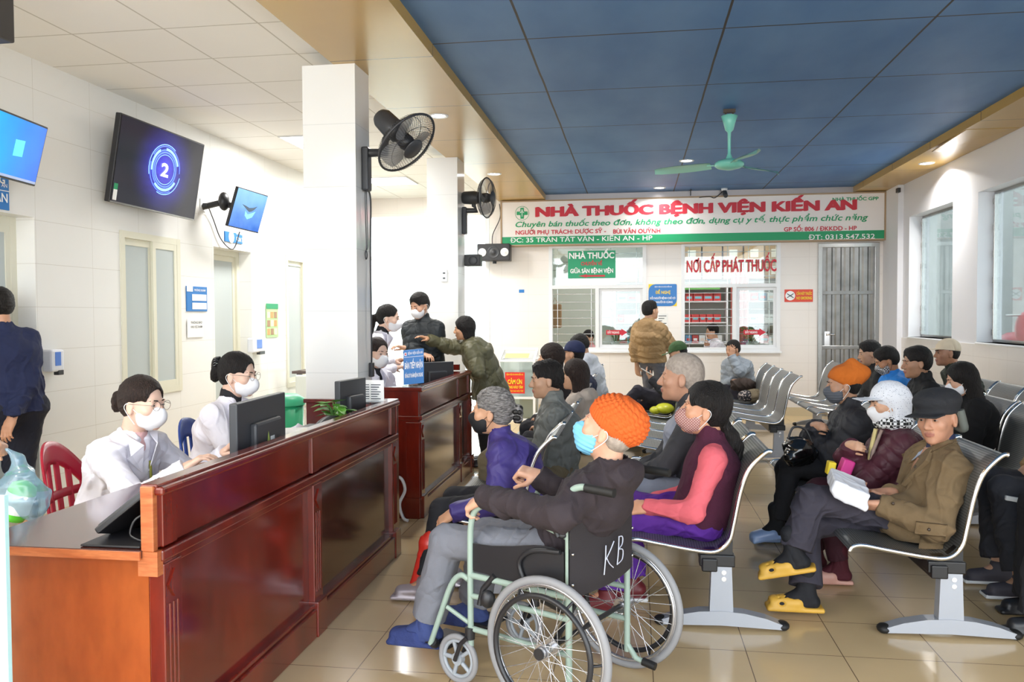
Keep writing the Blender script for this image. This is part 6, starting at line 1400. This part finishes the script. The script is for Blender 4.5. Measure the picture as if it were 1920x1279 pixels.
# 2 old woman in purple
ph = A_(922, 772, 4.3); d = person('elderly person with grey bun, black mask and purple jacket', (-.57, 4.33, .465), ph, 180, 180, 4, 0, .005, .93, skinc='#cb9a7a',
    wl=A_(850, 962, 3.98), wr=A_(900, 968, 4.25), al=(-1.06, 4.05, .09), ar=(-.98, 4.28, .09), kl=(-1.0, 4.17, .44), kr=(-.98, 4.4, .45), hl=dict(d=(-.8, 0, -.55), n=(.3, .5, -.8), c=.45), hr=dict(d=(-.85, -.1, -.4), n=(0, 0, -1), c=.4),
    hair='bun', hairm=m_hairg, mask=dict(m=plain('black mask', '#17171a', .7), top=-.014, lm=m_black), top=dict(m=cloth('purple windbreaker', '#43387a', .55, .15, 60), th=.034, arm=.026, hem=.07, collar=.05, fold=.007, ff=9), bot=dict(m=trous_b, th=.016),
    shoes=dict(m=plain('silver shoe', '#b3aab0', .3, .4)), brow='#8f8a86', neckfw=.0, hs=1.12)
b = MB()
for i in range(26):
    a = i*.9; b.ell(d['H'](.03*math.cos(a), -.135+.012*math.sin(i*2.3), -.002+.034*math.sin(a)), (.014, .012, .014), 8)
b.build('hair_scrunchie', plain('black lace', '#15120f', .5, bump=1, bscale=80), d['t'])
MB().tube(spline([d['neck']+d['F']*.07+Z_*.02, d['chest']+d['F']*.135, d['waist']+d['F']*.135], 5), .003, 5).build('zip', plain('lilac zip', '#9a86b8', .4), d['t'])
rb = thing('red_bag', 'thin red plastic bag hanging from the hand of the person in purple', 'bag', (-1.0, 4.0, .4)); S = SDF(.006); c0 = A_(812, 990, 4.1)
S.cap(c0+V3(0, 0, -.02), c0+V3(-.01, 0, -.08), .02, .04, .02, 1.4, V3(1, .3, 0)).cap(c0+V3(-.01, 0, -.08), c0+V3(-.055, 0, -.28), .04, .05, .03, 1.5, V3(1, .3, 0)); emit_mesh(S, 'bag_film', plain('red plastic film', '#e0382c', .25, alpha=.93, spec=.7), rb, 1, lambda P, F: folds(P, F, .011, 18, 4))
pp = A_(820, 992, 4.05); tag(MB().obox(pp, headM(200, 30), (.03, .002, .024)).build('paper_slip', m_paper), 'small white slip of paper held above the red bag', 'paper')
# 3 grey puffer man
gy = cloth('grey puffer', '#6b6e6b', .6, .15, 80); d = person('person with short black hair in a dark grey puffer jacket, behind the purple jacket', (-.5, 5.28, .465), A_(1024, 712, 5.25), 186, 196, -4, 0, .0062, 1.0, skinc='#b58c70',
    **{k: v for k, v in crossed(.13, .26).items()}, top=dict(m=gy, th=.032, hem=.07, collar=.055, quilt=.085, qa=.008, fold=.006), bot=dict(m=cloth('olive brown trousers', '#6a5f4a'), th=.02), shoes=dict(m=plain('brown shoe', '#4a3528', .4)), kl=(-.93, 5.18, .52), kr=(-.93, 5.42, .52))
patch(kid(d['t'], 'jacket'), [(992, 779), (1009, 786), (1007, 793), (990, 786)], 'chest_print', m_alu, d['t'], 5, .003, .002)
# 4 bald man
d = person('person with cropped white hair and grey jacket, seated beyond the maroon vest', (.31, 4.76, .465), A_(1277, 708, 4.75), 180, 176, 2, 0, .005, 1.0, skinc='#bf8f74', hair='crop', hairm=m_hairs, hs=1.15,
    wl=('l', .33, .05, .07), wr=('l', .33, -.06, .07), top=dict(m=cloth('dark grey jacket', '#3c3c40', .75), th=.02, hem=.05, collar=.05, fold=.007), bot=dict(m=cloth('blue grey trousers', '#858b9a'), th=.02), shoes=dict(m=m_black), brow='#4a4440')
bpy.data.objects.remove(kid(d['t'], 'jacket_front')) if 0 else None; S = SDF(.007); s_ = 1; S.cap(d['waist']+d['F']*.055+d['L']*.03, d['chest']+d['F']*.06+d['L']*.05, .105, .1, .03, 1.05, d['L']).cap(d['chest']+d['F']*.06+d['L']*.05, d['neck']+d['F']*.03-Z_*.04+d['L']*.03, .1, .055, .03); emit_mesh(S, 'jacket_front', cloth('light grey front', '#8f93a0', .6), d['t'], 2, lambda P, F: folds(P, F, .005, 10, 9))
# 5 woman in maroon vest
pink = cloth('coral pink jumper', '#d9646e', .85, .3, 260); maroon = cloth('maroon fleece vest', '#4a1e33', .95, .8, 240, .12)
n = NT('dotted mask'); v, xs = n.obj(); 
def dots(n, v, xs, sc, r, c0, c1, ax=(0, 2)):
    a, b_ = n.math('MULTIPLY', xs[ax[0]], sc), n.math('MULTIPLY', xs[ax[1]], sc); b2 = n.math('ADD', a, b_); c2 = n.math('SUBTRACT', a, b_)
    u, w_ = (n.math('SUBTRACT', n.math('FRACT', n.math('ADD', q, 500.0)), .5) for q in (b2, c2)); h_ = n.math('LESS_THAN', n.math('ADD', n.math('MULTIPLY', u, u), n.math('MULTIPLY', w_, w_)), r); n.l(n.mix(h_, lin(c0), lin(c1)), n.b.inputs['Base Color']); n.b.inputs['Roughness'].default_value = .8; return n.m
m_dot = dots(n, v, xs, 75, .05, '#a3706a', '#e6d6cc')
d = person('person in maroon fleece vest over coral pink jumper, wearing a dotted mask', (.33, 4.14, .455), A_(1320, 768, 4.12), 180, 180, 9, 0, .0046, .96, hs=1.12, skinc='#cf9878', hair='tail', hairm=m_hairb,
    wl=A_(1212, 950, 3.98), wr=A_(1215, 940, 4.26), al=(-.14, 4.0, .09), ar=(-.02, 4.2, .09), hl=dict(d=(-1, 0, -.15), n=(.1, .6, -.6), c=.6), hr=dict(d=(-1, -.1, -.1), n=(0, 0, -1), c=.6), mask=dict(m=m_dot, top=-.012, cup=1),
    top=dict(m=pink, name='jumper', th=.012, arm=.014, hem=.03, collar=.0, fold=.006), bot=dict(m=cloth('purple trousers', '#56248a', .8), th=.03, flare=.02, fold=.01), shoes=dict(m=plain('dark red shoe', '#6b2228', .5), sole=m_whitep))
S = SDF(.0065); s_ = .96; L_, Fq, ax_ = d['L'], d['F'], d['axis']
S.cap(d['hip']-ax_*.0+Z_*.03, d['waist'], .155, .14, .04, 1.25, L_).cap(d['waist'], d['chest'], .138, .134, .04, 1.28, L_).cap(d['chest'], d['neck']-ax_*.05, .13, .085, .04, 1.5, L_).cap(d['neck']-ax_*.03, d['neck']+Z_*.055+Fq*.01, .073, .069, .02)
for q, sh, el_ in ((1, d['shl'], d['el']), (-1, d['shr'], d['er'])): S.ell(sh+L_*q*.045-Z_*.03+Fq*.015, (.05, .065, .085), np.stack([L_, Fq, Z_], 1), .006, -1)
S.cap(d['neck']+Z_*.045, d['neck']+Z_*.2, .056, .07, .006, sg=-1); S.cut(d['hip']-Z_*.04, -Z_, .4)
emit_mesh(S, 'vest', maroon, d['t'], 2, lambda P, F: folds(P, F, .004, 9, 2))
# 6 woman with towelling hat
puf_b = cloth('black puffer', '#2b2b30', .68, .15, 60)
d = person('person in orange towelling hat and black puffer jacket, arms crossed', (1.33, 5.3, .465), A_(1580, 722, 5.28), 180, 178, -2, 0, .006, .95, skinc='#b5886c', hair='crop', mask=dict(m=plain('grey mask', '#565a62', .7), pleat=1),
    hat=dict(kind='turban', m=cloth('orange towelling', '#c96a22', .95, .6, 260)), top=dict(m=puf_b, th=.036, hem=.09, collar=.055, quilt=.08, qa=.01, fold=.004), bot=dict(m=trous_b, th=.02), al=(.86, 5.22, .16), ar=(.93, 5.4, .09), fyl=190, fpl=-10,
    shoes=dict(kind='slipper', m=plain('pale blue jelly shoe', '#8ea6d0', .3, spec=.7), sock=cloth('black dotted sock', '#1a1b1e')), **crossed(.27, .25))
hb_ = thing('handbag', 'black glossy handbag on the lap of the person in the orange towelling hat', 'bag', (.98, 5.12, .6)); c0 = A_(1497, 842, 5.1); S = SDF(.007); S.ell(c0+V3(0, 0, -.0), (.09, .11, .075), None, .03).cap(c0+V3(-.05, -.06, -.05), c0+V3(.08, .08, -.04), .05, .05, .04); emit_mesh(S, 'body', plain('black patent', '#101012', .18, coat=.6), hb_, 1, lambda P, F: folds(P, F, .009, 14, 6))
MB().tube(spline([c0+V3(-.05, .05, .05), c0+V3(-.02, .06, .12), c0+V3(.05, .06, .11), c0+V3(.09, .05, .03)]), .007, 6).build('handle', m_black, hb_)
# 7 woman in white sun hat
n = NT('speckled white cotton'); v, xs = n.obj(); f = n.math('GREATER_THAN', n.noise(v, 170, 2), .66); n.l(n.mix(f, lin('#e2e4ea'), lin('#5a6072')), n.b.inputs['Base Color']); n.b.inputs['Roughness'].default_value = .85; m_spk = n.m
d = person('person in white speckled sun hat with neck flap and maroon puffer coat', (1.40, 4.74, .465), A_(1664, 757, 4.72), 180, 186, -4, 0, .005, .93, skinc='#d3a384', hair='crop', mask=dict(cup=0, top=-.02), hat=dict(kind='sunhat', m=m_spk),
    top=dict(m=cloth('maroon puffer', '#522733', .55, .15, 60), th=.034, hem=.09, collar=.03, quilt=.055, qa=.008, fold=.003), bot=dict(m=cloth('dark maroon trousers', '#3a1420'), th=.02), al=(1.08, 4.6, .09), ar=(1.0, 4.82, .09), shoes=dict(kind='slipper', m=plain('pink slipper', '#c9988a', .5), sock=cloth('maroon sock', '#4a1420')), **crossed(.24, .25))
n = NT('checked scarf'); v, xs = n.obj(); ck = n.n('ShaderNodeTexChecker'); ck.inputs['Scale'].default_value = 62; n.l(v, ck.inputs[0]); n.l(n.mix(ck.outputs[1], (.02, .02, .02), (.8, .8, .8)), n.b.inputs['Base Color']); n.b.inputs['Roughness'].default_value = .9; m_chk = n.m
S = SDF(.006); nk = d['neck']
for i in range(10): a = i*.63; e_ = d['F']*math.cos(a)*.075+d['L']*math.sin(a)*.07; S.ell(nk+e_+Z_*.045+d['F']*.012, (.035, .035, .036), None, .02)
emit_mesh(S, 'scarf', m_chk, d['t'], 1, lambda P, F: folds(P, F, .005, 22, 2))
MB().tube([nk+d['F']*.11+d['L']*.03+Z_*.01, d['chest']+d['F']*.15+d['L']*.03, d['waist']+d['F']*.17+d['L']*.05], [.022, .026, .02], 10, flat=.5).build('yellow_lining', cloth('pale yellow knit', '#d9c88c'), d['t'])
MB().tube([nk+d['F']*.09+d['L']*.07+Z_*.01, d['chest']+d['F']*.15+d['L']*.065, d['waist']+d['F']*.17+d['L']*.075], [.016, .022, .018], 10, flat=.5).build('beige_lapel', cloth('beige scarf end', '#a08a80'), d['t'])
c0 = A_(1585, 878, 4.6); tag(MB().obox(c0, headM(180, 20), (.04, .03, .05), .008).build('bag', plain('pink bag', '#d6308a', .5)), 'small bright pink bag on the lap of the person in the sun hat', 'bag'); tag(MB().obox(c0+V3(-.075, 0, .0), headM(180, 10), (.03, .02, .035), .006).build('packet', m_yelp), 'small yellow packet beside the pink bag', 'packet')
# 8 man in brown jacket
brn = cloth('olive brown wool', '#6d5a40', .9, .35, 300, .1); blkc = cloth('black cap cloth', '#26272b', .85, .5, 300)
d = person('elderly person in brown jacket and black flat cap holding a wrapped package', (1.36, 4.2, .47), A_(1757, 782, 4.16), 184, 226, -6, -3, .0044, 1.03, skinc='#b7866c', hair='crop', hairm=m_hairs, hat=dict(kind='flat', m=blkc, name='flat_cap'),
    wl=A_(1652, 948, 4.0), wr=A_(1668, 925, 4.22), hl=dict(d=(-1, -.1, .05), n=(0, .55, .85), c=.45, t=.3, side=1), hr=dict(d=(-1, 0, -.1), n=(0, -.3, .9), c=.5), kl=A_(1520, 935, 4.08), al=A_(1490, 1040, 4.02), kr=A_(1512, 985, 4.22), ar=A_(1512, 1112, 4.08), fyl=172, fpl=-14, fyr=180,
    top=dict(m=brn, th=.026, arm=.026, hem=.14, collar=.03, open=.30, fold=.007, ff=8, under=cloth('navy cardigan', '#272c48'), uname='cardigan'), bot=dict(m=trous_g, th=.02, flare=.02, fold=.007), shoes=dict(kind='slipper', m=plain('mustard rubber slipper', '#c79a3a', .55), sock=cloth('black sock', '#16171c'), holes=1, open=1), brow='#6a625c')
Fq, L_, ax_ = d['F'], d['L'], d['axis']; nk = d['neck']
b = MB()
for q in (-1, 1):
    a0 = nk+L_*q*.062+Z_*.055-Fq*.01; a1 = nk+L_*q*.075+Fq*.075-Z_*.0; a2 = nk+L_*q*.12+Fq*.105-Z_*.04; a3 = d['chest']+Fq*.165+L_*q*.03-Z_*.07; a4 = nk+L_*q*.045+Fq*.095-Z_*.03
    V = [a0, a1+L_*q*.02, a2, a3, a4]; off = unit(Fq+Z_*.5)*.022; b.add([v+off for v in V]+V, [(0, 1, 4), (1, 2, 4), (2, 3, 4), (5, 9, 6), (6, 9, 7), (7, 9, 8), (0, 5, 6, 1), (1, 6, 7, 2), (2, 7, 8, 3), (3, 8, 9, 4), (4, 9, 5, 0)])
b.build('lapel', brn, d['t'])
b = MB()
for q in (-1, 1): V = [nk+L_*q*.055+Z_*.05+Fq*.02, nk+L_*q*.07+Fq*.085-Z_*.005, nk+L_*q*.04+Fq*.12-Z_*.06, nk+L_*q*.01+Fq*.1-Z_*.03]; o_ = unit(Fq)*.005; b.add([v+o_ for v in V]+V, [(0, 1, 2, 3), (7, 6, 5, 4), (0, 4, 5, 1), (1, 5, 6, 2), (2, 6, 7, 3), (3, 7, 4, 0)])
b.build('shirt_collar', cloth('pale blue shirt', '#a9b4c8'), d['t'])
sur = lambda px, py, Y=3.98: A_(px, py, Y)
MB().tube(spline([d['H'](-.09, -.03, .03), d['H'](-.095, -.04, -.03), d['H'](-.085, -.055, -.06), d['H'](0, -.1, -.05), d['H'](.085, -.055, -.06), d['H'](.095, -.04, -.03), d['H'](.09, -.03, .03)], 4), .02, 10, flat=1).build('ear_flap', plain('grey ear flap', '#5a5f5a', .7), d['t'])
def flap(px, py, w_, h_, Y):
    c = A_(px, py, Y); R = headM(262, 0); return c, R
# package in his hands
pk = thing('package', 'white parcel wrapped in clear plastic on the knees of the person in the brown jacket', 'package', (1.0, 4.05, .58)); c0 = A_(1590, 912, 4.02); S = SDF(.005); Rm = headM(176, 22, 8)
S.box(c0, (.105, .085, .032), Rm, .012, .01).box(c0-Z_*.045-V3(.0, .0, 0)+V3(0, -.01, 0), (.09, .075, .012), Rm, .008, .03); emit_mesh(S, 'wrapping', plain('white plastic wrap', '#dadce4', .25, spec=.7, bump=.5, bscale=18), pk, 1, lambda P, F: folds(P, F, .0025, 26, 5))
jk = kid(d['t'], 'jacket')
for q in ([(1692, 862), (1752, 872), (1748, 896), (1690, 886)], [(1718, 978), (1775, 985), (1772, 1004), (1716, 998)]): patch(jk, q, 'pocket_flap', brn, d['t'], 9, .008, .008)
patch(jk, [(1726, 1000), (1772, 1003), (1768, 1030), (1722, 1030)], 'pocket', brn, d['t'], 7, .005, .004)
for q in ([(1768, 800), (1815, 812), (1797, 828), (1760, 820)], [(1757, 817), (1793, 830), (1700, 872), (1690, 852)], [(1705, 812), (1722, 820), (1690, 862), (1664, 870)]): patch(jk, q, 'lapel', brn, d['t'], 9, .010, .008)
for q in ((1722, 879), (1690, 905), (1676, 948), (1745, 995)):
    g = lay(jk, [(q[0]-2, q[1]-2), (q[0]+2, q[1]-2), (q[0]+2, q[1]+2), (q[0]-2, q[1]+2)], 2, .009)
    if g: MB().ell(g[0][0], (.008, .006, .008), 10).build('button', plain('dark button', '#3a2c20', .4), d['t'])
print('fg', _tm.time()-_T0)
# ---------------------------------------------------------------- nurses
def nurse(label, hip, head, yaw, hyaw, hair, **k):
    return person(label, hip, head, yaw, hyaw, k.pop('hp', -4), 0, k.pop('res', .0065), k.pop('s', .95), hair=hair, skinc='#dfb9a4', mask=dict(cup=1, top=-.016), top=dict(m=coat_w, name='white_coat', th=k.pop('th', .02), arm=.018, hem=k.pop('hem', .1), collar=.01, open=.06, fold=.006, under=k.pop('under', trous_b), uh=k.pop('uh', .055), lapel=coat_w), bot=dict(m=trous_b, th=.016), shoes=dict(m=m_alu), **k)
d = nurse('seated person in white coat and round glasses, nearest at the reception desk', (-2.42, 3.48, .5), A_(268, 757, 3.4), -12, -8, 'bun', glasses=True, under=cloth('pink jumper', '#e0b4b4'), uh=.012, hairm=m_hairbr, res=.005, wl=(-1.93, 3.66, .80), wr=(-1.93, 3.30, .79), hl=dict(n=(0, 0, -1), c=.3), hr=dict(n=(0, 0, -1), c=.35), s=.99, hp=-3)
b = MB(); c0 = d['chest']+d['F']*.14; b.tube([c0+V3(0, .03, .02), c0+V3(0.01, .02, -.08)], .006, 6).obox(c0+V3(.015, .02, -.12), headM(0), (.02, .004, .03), .002); b.build('lanyard', plain('olive lanyard', '#8a8a2a', .5), d['t'])
d = nurse('seated person in white coat with black hair claw and dark roll neck', (-2.36, 4.34, .5), A_(447, 703, 4.3), -5, -2, 'bun', glasses=True, hairm=m_hairb, res=.0058, wl=(-1.9, 4.48, .79), wr=(-1.92, 4.2, .79), s=1.0)
b = MB()
for i in range(7): a = -.9+i*.3; b.tube(spline([d['H'](.0, -.10-.02*math.cos(a), .05+.05*math.sin(a)), d['H'](.02, -.14, .04+.05*math.sin(a)), d['H'](.0, -.16, .0+.05*math.sin(a))], 3), .007, 6)
b.build('hair_claw', plain('black shiny plastic', '#0e0e10', .12, coat=.5), d['t'])
nurse('seated person in white coat half hidden behind the near column', (-2.1, 6.25, .5), A_(708, 662, 6.1), -30, -35, 'tied', hairm=m_hairbr, res=.0075, wl=(-1.75, 6.2, .80), wr=(-1.85, 6.05, .80))
nurse('standing person in a white coat with a pony tail, talking at the second counter', (-2.42, 6.9, .9), A_(729, 597, 6.9), 10, 5, 'pony', hairm=m_hairb, res=.0078, stand=True, wl=(-2.06, 7.0, 1.05), wr=(-2.05, 6.85, 1.0), s=.97, hem=.12)
print('nurses', _tm.time()-_T0)
# ---------------------------------------------------------------- around the second counter
person('standing person in a black puffer jacket and white mask behind the second counter', (-2.0, 7.75, .92), A_(786, 573, 7.7), 262, 245, -18, 0, .0078, 1.0, stand=True, skinc='#cfa084', mask=dict(cup=1), wl=('l', .2, -.12, .22), wr=('l', .24, .08, .16), top=dict(m=cloth('black padded jacket', '#20262a', .6), th=.035, hem=.08, collar=.05, quilt=.11, qa=.01), bot=dict(m=trous_b), shoes=dict(m=m_black))
d = person('standing person in an olive green hooded coat pointing left across the second counter', (-1.42, 7.85, .86), A_(870, 616, 7.75), 186, 186, -6, 0, .0078, .92, stand=True, skinc='#c99876', hair='bob', wr=A_(803, 636, 7.6), hr=dict(n=(0, 0, -1), c=.25), wl=('l', .12, .12, .12), top=dict(m=cloth('olive puffer coat', '#5c5a42', .5, .2, 60), th=.05, arm=.035, hem=.22, collar=.02, hood=1, quilt=.13, qa=.012), bot=dict(m=trous_b), shoes=dict(m=m_black))
# man in navy at the left edge, holding a bag
d = person('standing person in a navy sweatshirt at the left edge, seen from behind', (-4.02, 4.88, .86), A_(-4, 574, 4.85), 150, 158, 0, 0, .0066, .98, stand=True, skinc='#c49274', top=dict(m=cloth('navy sweatshirt', '#1f2748', .85), name='sweatshirt', th=.03, hem=.03, collar=.02, fold=.007), bot=dict(m=cloth('dark navy trousers', '#1b1e2c'), th=.03), shoes=None, feet=True, wr=(-3.92, 4.7, .8), al=(-4.05, 5.0, .09), ar=(-3.95, 4.85, .09))
hb2 = A_(-14, 828, 2.9); d = person('person at the left edge, only a hand holding a plastic bag showing', (hb2[0]-.32, 2.95, .8), (hb2[0]-.40, 3.0, 1.38), 60, 60, 0, 0, .006, .95, stand=True, skinc='#c99a7c', top=dict(m=cloth('black sleeve', '#1c1c20'), th=.02), bot=dict(m=trous_b), shoes=dict(m=m_black), wr=hb2+V3(-.03, 0, .015), hr=dict(d=(.9, .1, -.45), n=(-.2, -.3, -1), c=.95, t=.9, s=.95))
tb = thing('plastic_bag', 'light blue clear plastic bag with a green labelled bottle, held at the left edge', 'bag', hb2-Z_*.2); c0 = A_(42, 925, 2.92)
S = SDF(.006); S.cap(hb2+V3(.06, 0, -.03), c0+V3(-.01, 0, .14), .008, .018, .02).cap(c0+V3(-.01, 0, .13), c0+V3(.0, 0, .04), .02, .065, .04, 1.1, X_).cap(c0+V3(-.035, 0, .0), c0+V3(.05, 0, -.02), .072, .06, .03).cap(c0+V3(-.03, 0, -.06), c0+V3(.04, 0, -.06), .045, .045, .03)
bagm = glassy('blue film', '#e2f2fa', .06, .15, .22, '#b4daf0'); emit_mesh(S, 'film', bagm, tb, 1, lambda P, F: folds(P, F, .006, 24, 4))
gb = thing('bottle', 'bright green round bottle with white label inside the plastic bag at the left edge', 'bottle', c0-Z_*.08); axb = unit(V3(.35, .1, .93)); cb = c0+V3(-.015, 0, -.025)
MB().lathe([(0, -.085), (.045, -.08), (.052, -.06), (.052, .035), (.045, .06), (.02, .075), (0, .078)], cb, axb, 24).build('body', plain('green gel', '#58c83a', .25), gb); MB().lathe([(.0528, -.05), (.0528, .03)], cb, axb, 24).build('label', plain('white label', '#e8ecec', .4, var=.1, vscale=40), gb)
print('counter', _tm.time()-_T0)
# ---------------------------------------------------------------- people further back
R_ = .0085
def back(label, hip, px, py, Y, yaw, **k):
    return person(label, hip, A_(px, py, Y), yaw, k.pop('hyaw', None), k.pop('hp', 0), 0, k.pop('res', R_), k.pop('s', .96), **k)
J = lambda nm, c, **k: dict(m=cloth(nm, c, k.pop('rough', .7)), **k)
back('person with long dark hair and cream coat behind the grey puffer jacket', (-.43, 6.5, .465), 1077, 703, 6.3, 170, hair='long', hairm=m_hairbr, top=J('cream coat', '#b9aca0', th=.03, hood=1, collar=.04), bot=dict(m=trous_b), shoes=dict(m=m_black))
back('person with bobbed dark hair behind the person in the grey puffer jacket', (-.5, 7.05, .465), 1032, 672, 6.9, 175, hair='bob', hairm=m_hairbr, top=J('dark jacket', '#2a2528', th=.03, collar=.04), bot=dict(m=trous_b), shoes=dict(m=m_black), s=1.0)
back('person in a navy blue cap on the second bench near the desks', (-.5, 7.62, .465), 1075, 664, 7.6, 170, hair='short', hat=dict(kind='cap', m=cloth('navy cap', '#222a4c')), top=J('dark blue jacket', '#2b3048', th=.03), bot=dict(m=trous_b), shoes=dict(m=m_black))
back('person with short dark hair in a white jacket bending forward', (-.42, 8.95, .5), 1087, 648, 8.8, 160, hair='short', hp=-25, top=J('white jacket', '#c9ccd4', th=.035, hood=1), bot=dict(m=trous_b), shoes=dict(m=m_black))
d = person('standing person in a tan quilted jacket facing the service windows', (.2, 10.6, .88), A_(1220, 582, 10.5), 60, 35, 5, 0, .009, 1.0, stand=True, skinc='#c79a7c', hair='short', wr=('l', .3, -.2, .06), top=dict(m=cloth('tan quilted jacket', '#9c7d55', .6), th=.045, hem=.04, hood=1, collar=.04, quilt=.09, qa=.012), bot=dict(m=cloth('grey trousers', '#6a6a70'), th=.012), shoes=dict(m=m_black))
d = back('person in a green cap looking at a phone with legs crossed', (.42, 9.1, .465), 1271, 662, 9.05, 180, hp=-20, hair='short', hat=dict(kind='cap', m=cloth('green cap', '#3d5a34')), top=J('black jacket', '#26262a', th=.03), bot=dict(m=trous_g, th=.02), kl=(.02, 9.0, .62), al=(-.22, 8.95, .4), fpl=-25, shoes=dict(m=m_black), wl=A_(1222, 712, 8.95), hl=dict(d=(-.6, .1, .8), n=(.8, 0, .4), c=.3))
c0 = A_(1213, 697, 8.95); tag(MB().obox(c0, headM(180, -60), (.035, .004, .07), .003).build('phone', plain('phone', '#d8d4cc', .3)), 'light coloured phone held by the person in the green cap', 'phone')
tag(MB().ell((.30, 8.75, .47), (.1, .16, .055)).ell((.2, 8.7, .455), (.06, .1, .04)).build('yellow_bag', plain('yellow plastic', '#cfd02a', .4)), 'bright yellow plastic bag on the bench beside the person in the green cap', 'bag')
d = person('person in light grey quilted jacket covering the face with one hand', (1.4, 11.2, .465), A_(1374, 655, 11.05), 235, 215, -12, 0, .009, .97, skinc='#b98a6c', hair='tied', wl=A_(1372, 668, 10.85), hl=dict(d=(.1, 0, 1), n=(.1, 1, 0), c=.2), wr=('l', .26, .0, .12), top=dict(m=cloth('light grey puffer', '#8d959e', .6), th=.035, hem=.05, collar=.04, quilt=.07, qa=.008), bot=dict(m=trous_g), shoes=dict(m=m_black))
c0 = A_(1395, 722, 10.6); bg = thing('shoulder_bag', 'dark brown bag on the lap of the person in light grey', 'bag', c0); S = SDF(.01); S.ell(c0, (.16, .12, .1), None, .03); emit_mesh(S, 'body', cloth('dark brown bag cloth', '#3a2e28'), bg, 1, lambda P, F: folds(P, F, .012, 12, 3))
c0 = A_(1408, 742, 10.3); bg = thing('shoulder_bag', 'khaki and flowered cloth bag on the bench in front of the dark brown bag', 'bag', c0); S = SDF(.01); S.ell(c0+V3(.05, 0, .0), (.14, .13, .085), None, .03); emit_mesh(S, 'body', cloth('khaki cloth', '#7c6f58'), bg, 1, lambda P, F: folds(P, F, .01, 12, 5))
n = NT('flower print'); v, xs = n.obj(); vo = n.n('ShaderNodeTexVoronoi'); vo.inputs['Scale'].default_value = 38; n.l(v, vo.inputs[0]); n.l(n.mix(n.math('LESS_THAN', vo.outputs[0], .35), lin('#1c1a22'), lin('#b9a8a0')), n.b.inputs['Base Color']); S = SDF(.01); S.ell(c0+V3(-.06, -.03, .0), (.1, .1, .07), None, .03); emit_mesh(S, 'flowered_pocket', n.m, bg)
# right hand group
n = NT('black and white mask'); v, xs = n.obj(); ck = n.n('ShaderNodeTexChecker'); ck.inputs['Scale'].default_value = 95; n.l(v, ck.inputs[0]); n.l(n.mix(ck.outputs[1], (.03, .03, .03), (.7, .7, .7)), n.b.inputs['Base Color']); m_ckm = n.m
back('person in bright blue jacket with a black and white checked mask', (2.25, 7.55, .465), 1662, 676, 7.45, 178, hp=-22, skinc='#b98462', res=.0068, hair='short', mask=dict(m=m_ckm, lm=m_black), top=J('bright blue jacket', '#2d86dc', th=.045, hood=1, collar=.04, fold=.007), bot=dict(m=trous_b), shoes=dict(m=m_black))
back('person with black hair mostly hidden behind the bright blue jacket', (2.28, 8.15, .465), 1630, 662, 8.1, 180, hp=-10, hair='short', top=J('black coat', '#1e1e20', th=.03), bot=dict(m=trous_b), shoes=dict(m=m_black))
back('person with straight black fringe and black jacket, left of the beige cap', (2.3, 6.98, .465), 1718, 680, 6.9, 180, hyaw=184, hp=-4, skinc='#b2866a', res=.0062, hair='short', hs=1.08, top=J('black zip jacket', '#1d1e21', th=.03, collar=.05), bot=dict(m=trous_b), shoes=dict(m=m_black))
back('person in a beige baseball cap and dark green jacket by the right wall', (2.98, 7.7, .465), 1775, 662, 7.6, 180, hyaw=184, skinc='#a8785c', res=.0068, hair='short', hat=dict(kind='cap', m=cloth('beige cap', '#d8c8ae')), top=J('dark green jacket', '#33382c', th=.03, collar=.04), bot=dict(m=trous_b), shoes=dict(m=m_black))
back('person with long black hair, white mask and black fluffy coat', (2.44, 6.36, .465), 1802, 712, 6.15, 180, hyaw=176, hp=-14, skinc='#d2a286', res=.006, hair='long', hairm=m_hairb, mask=dict(cup=0), top=J('black fluffy coat', '#151517', th=.035, rough=.95), bot=dict(m=trous_b), shoes=dict(m=m_black))
d = back('person at the right edge in dark trousers and grey sneakers', (2.36, 4.78, .465), 1985, 690, 4.75, 180, res=.0068, hair='short', top=J('tan jacket', '#a88a62', th=.035), bot=dict(m=cloth('dark grey trousers', '#2f3036'), th=.028, flare=.02), shoes=dict(m=plain('dark grey sneaker', '#45424a', .7), sole=m_alu), kl=(1.9, 4.62, .53), kr=(1.94, 4.86, .53), al=(1.93, 4.48, .09), ar=(1.92, 4.72, .09), wl=('l', .22, .1, .14), wr=('l', .22, -.1, .14))
c0 = A_(1912, 935, 4.6); tag(MB().obox(c0, headM(180, 10), (.08, .1, .012), .004).build('paper_bundle', m_paper), 'white papers on the knees of the person at the right edge', 'papers')
back('person in long black trousers at the lower right edge, only a leg showing', (2.3, 4.16, .465), 2060, 720, 4.15, 180, hair='short', top=J('black coat long', '#1a1a1c', th=.03), bot=dict(m=trous_b, th=.035, flare=.04, cuff=.02), shoes=dict(m=m_black), kl=(1.84, 4.02, .53), al=(1.82, 3.98, .09), kr=(1.9, 4.25, .53))
# pharmacy staff behind the glass
person('seated person in a white coat behind the right service window', (1.24, 13.0, .62), A_(1335, 622, 13.05), 200, 195, -8, 0, .009, .95, skinc='#d8aa8e', hair='tied', hairm=m_hairb, wr=('l', .2, .05, .35), top=dict(m=coat_w, name='white_coat', th=.025, hem=.1, collar=.02), bot=dict(m=trous_b), shoes=dict(m=m_black))
person('person in pink clothes with dark hair behind the left service window', (-.72, 13.1, .6), A_(1103, 633, 13.05), 250, 240, -20, 0, .009, .95, skinc='#d8aa8e', hair='tied', hairm=m_hairb, top=dict(m=cloth('pink blouse', '#d9a0a4'), th=.02, hem=.08), bot=dict(m=trous_b), shoes=dict(m=m_black))
print('all', _tm.time()-_T0, sum(len(o.data.polygons) for o in bpy.data.objects if o.type == 'MESH'))
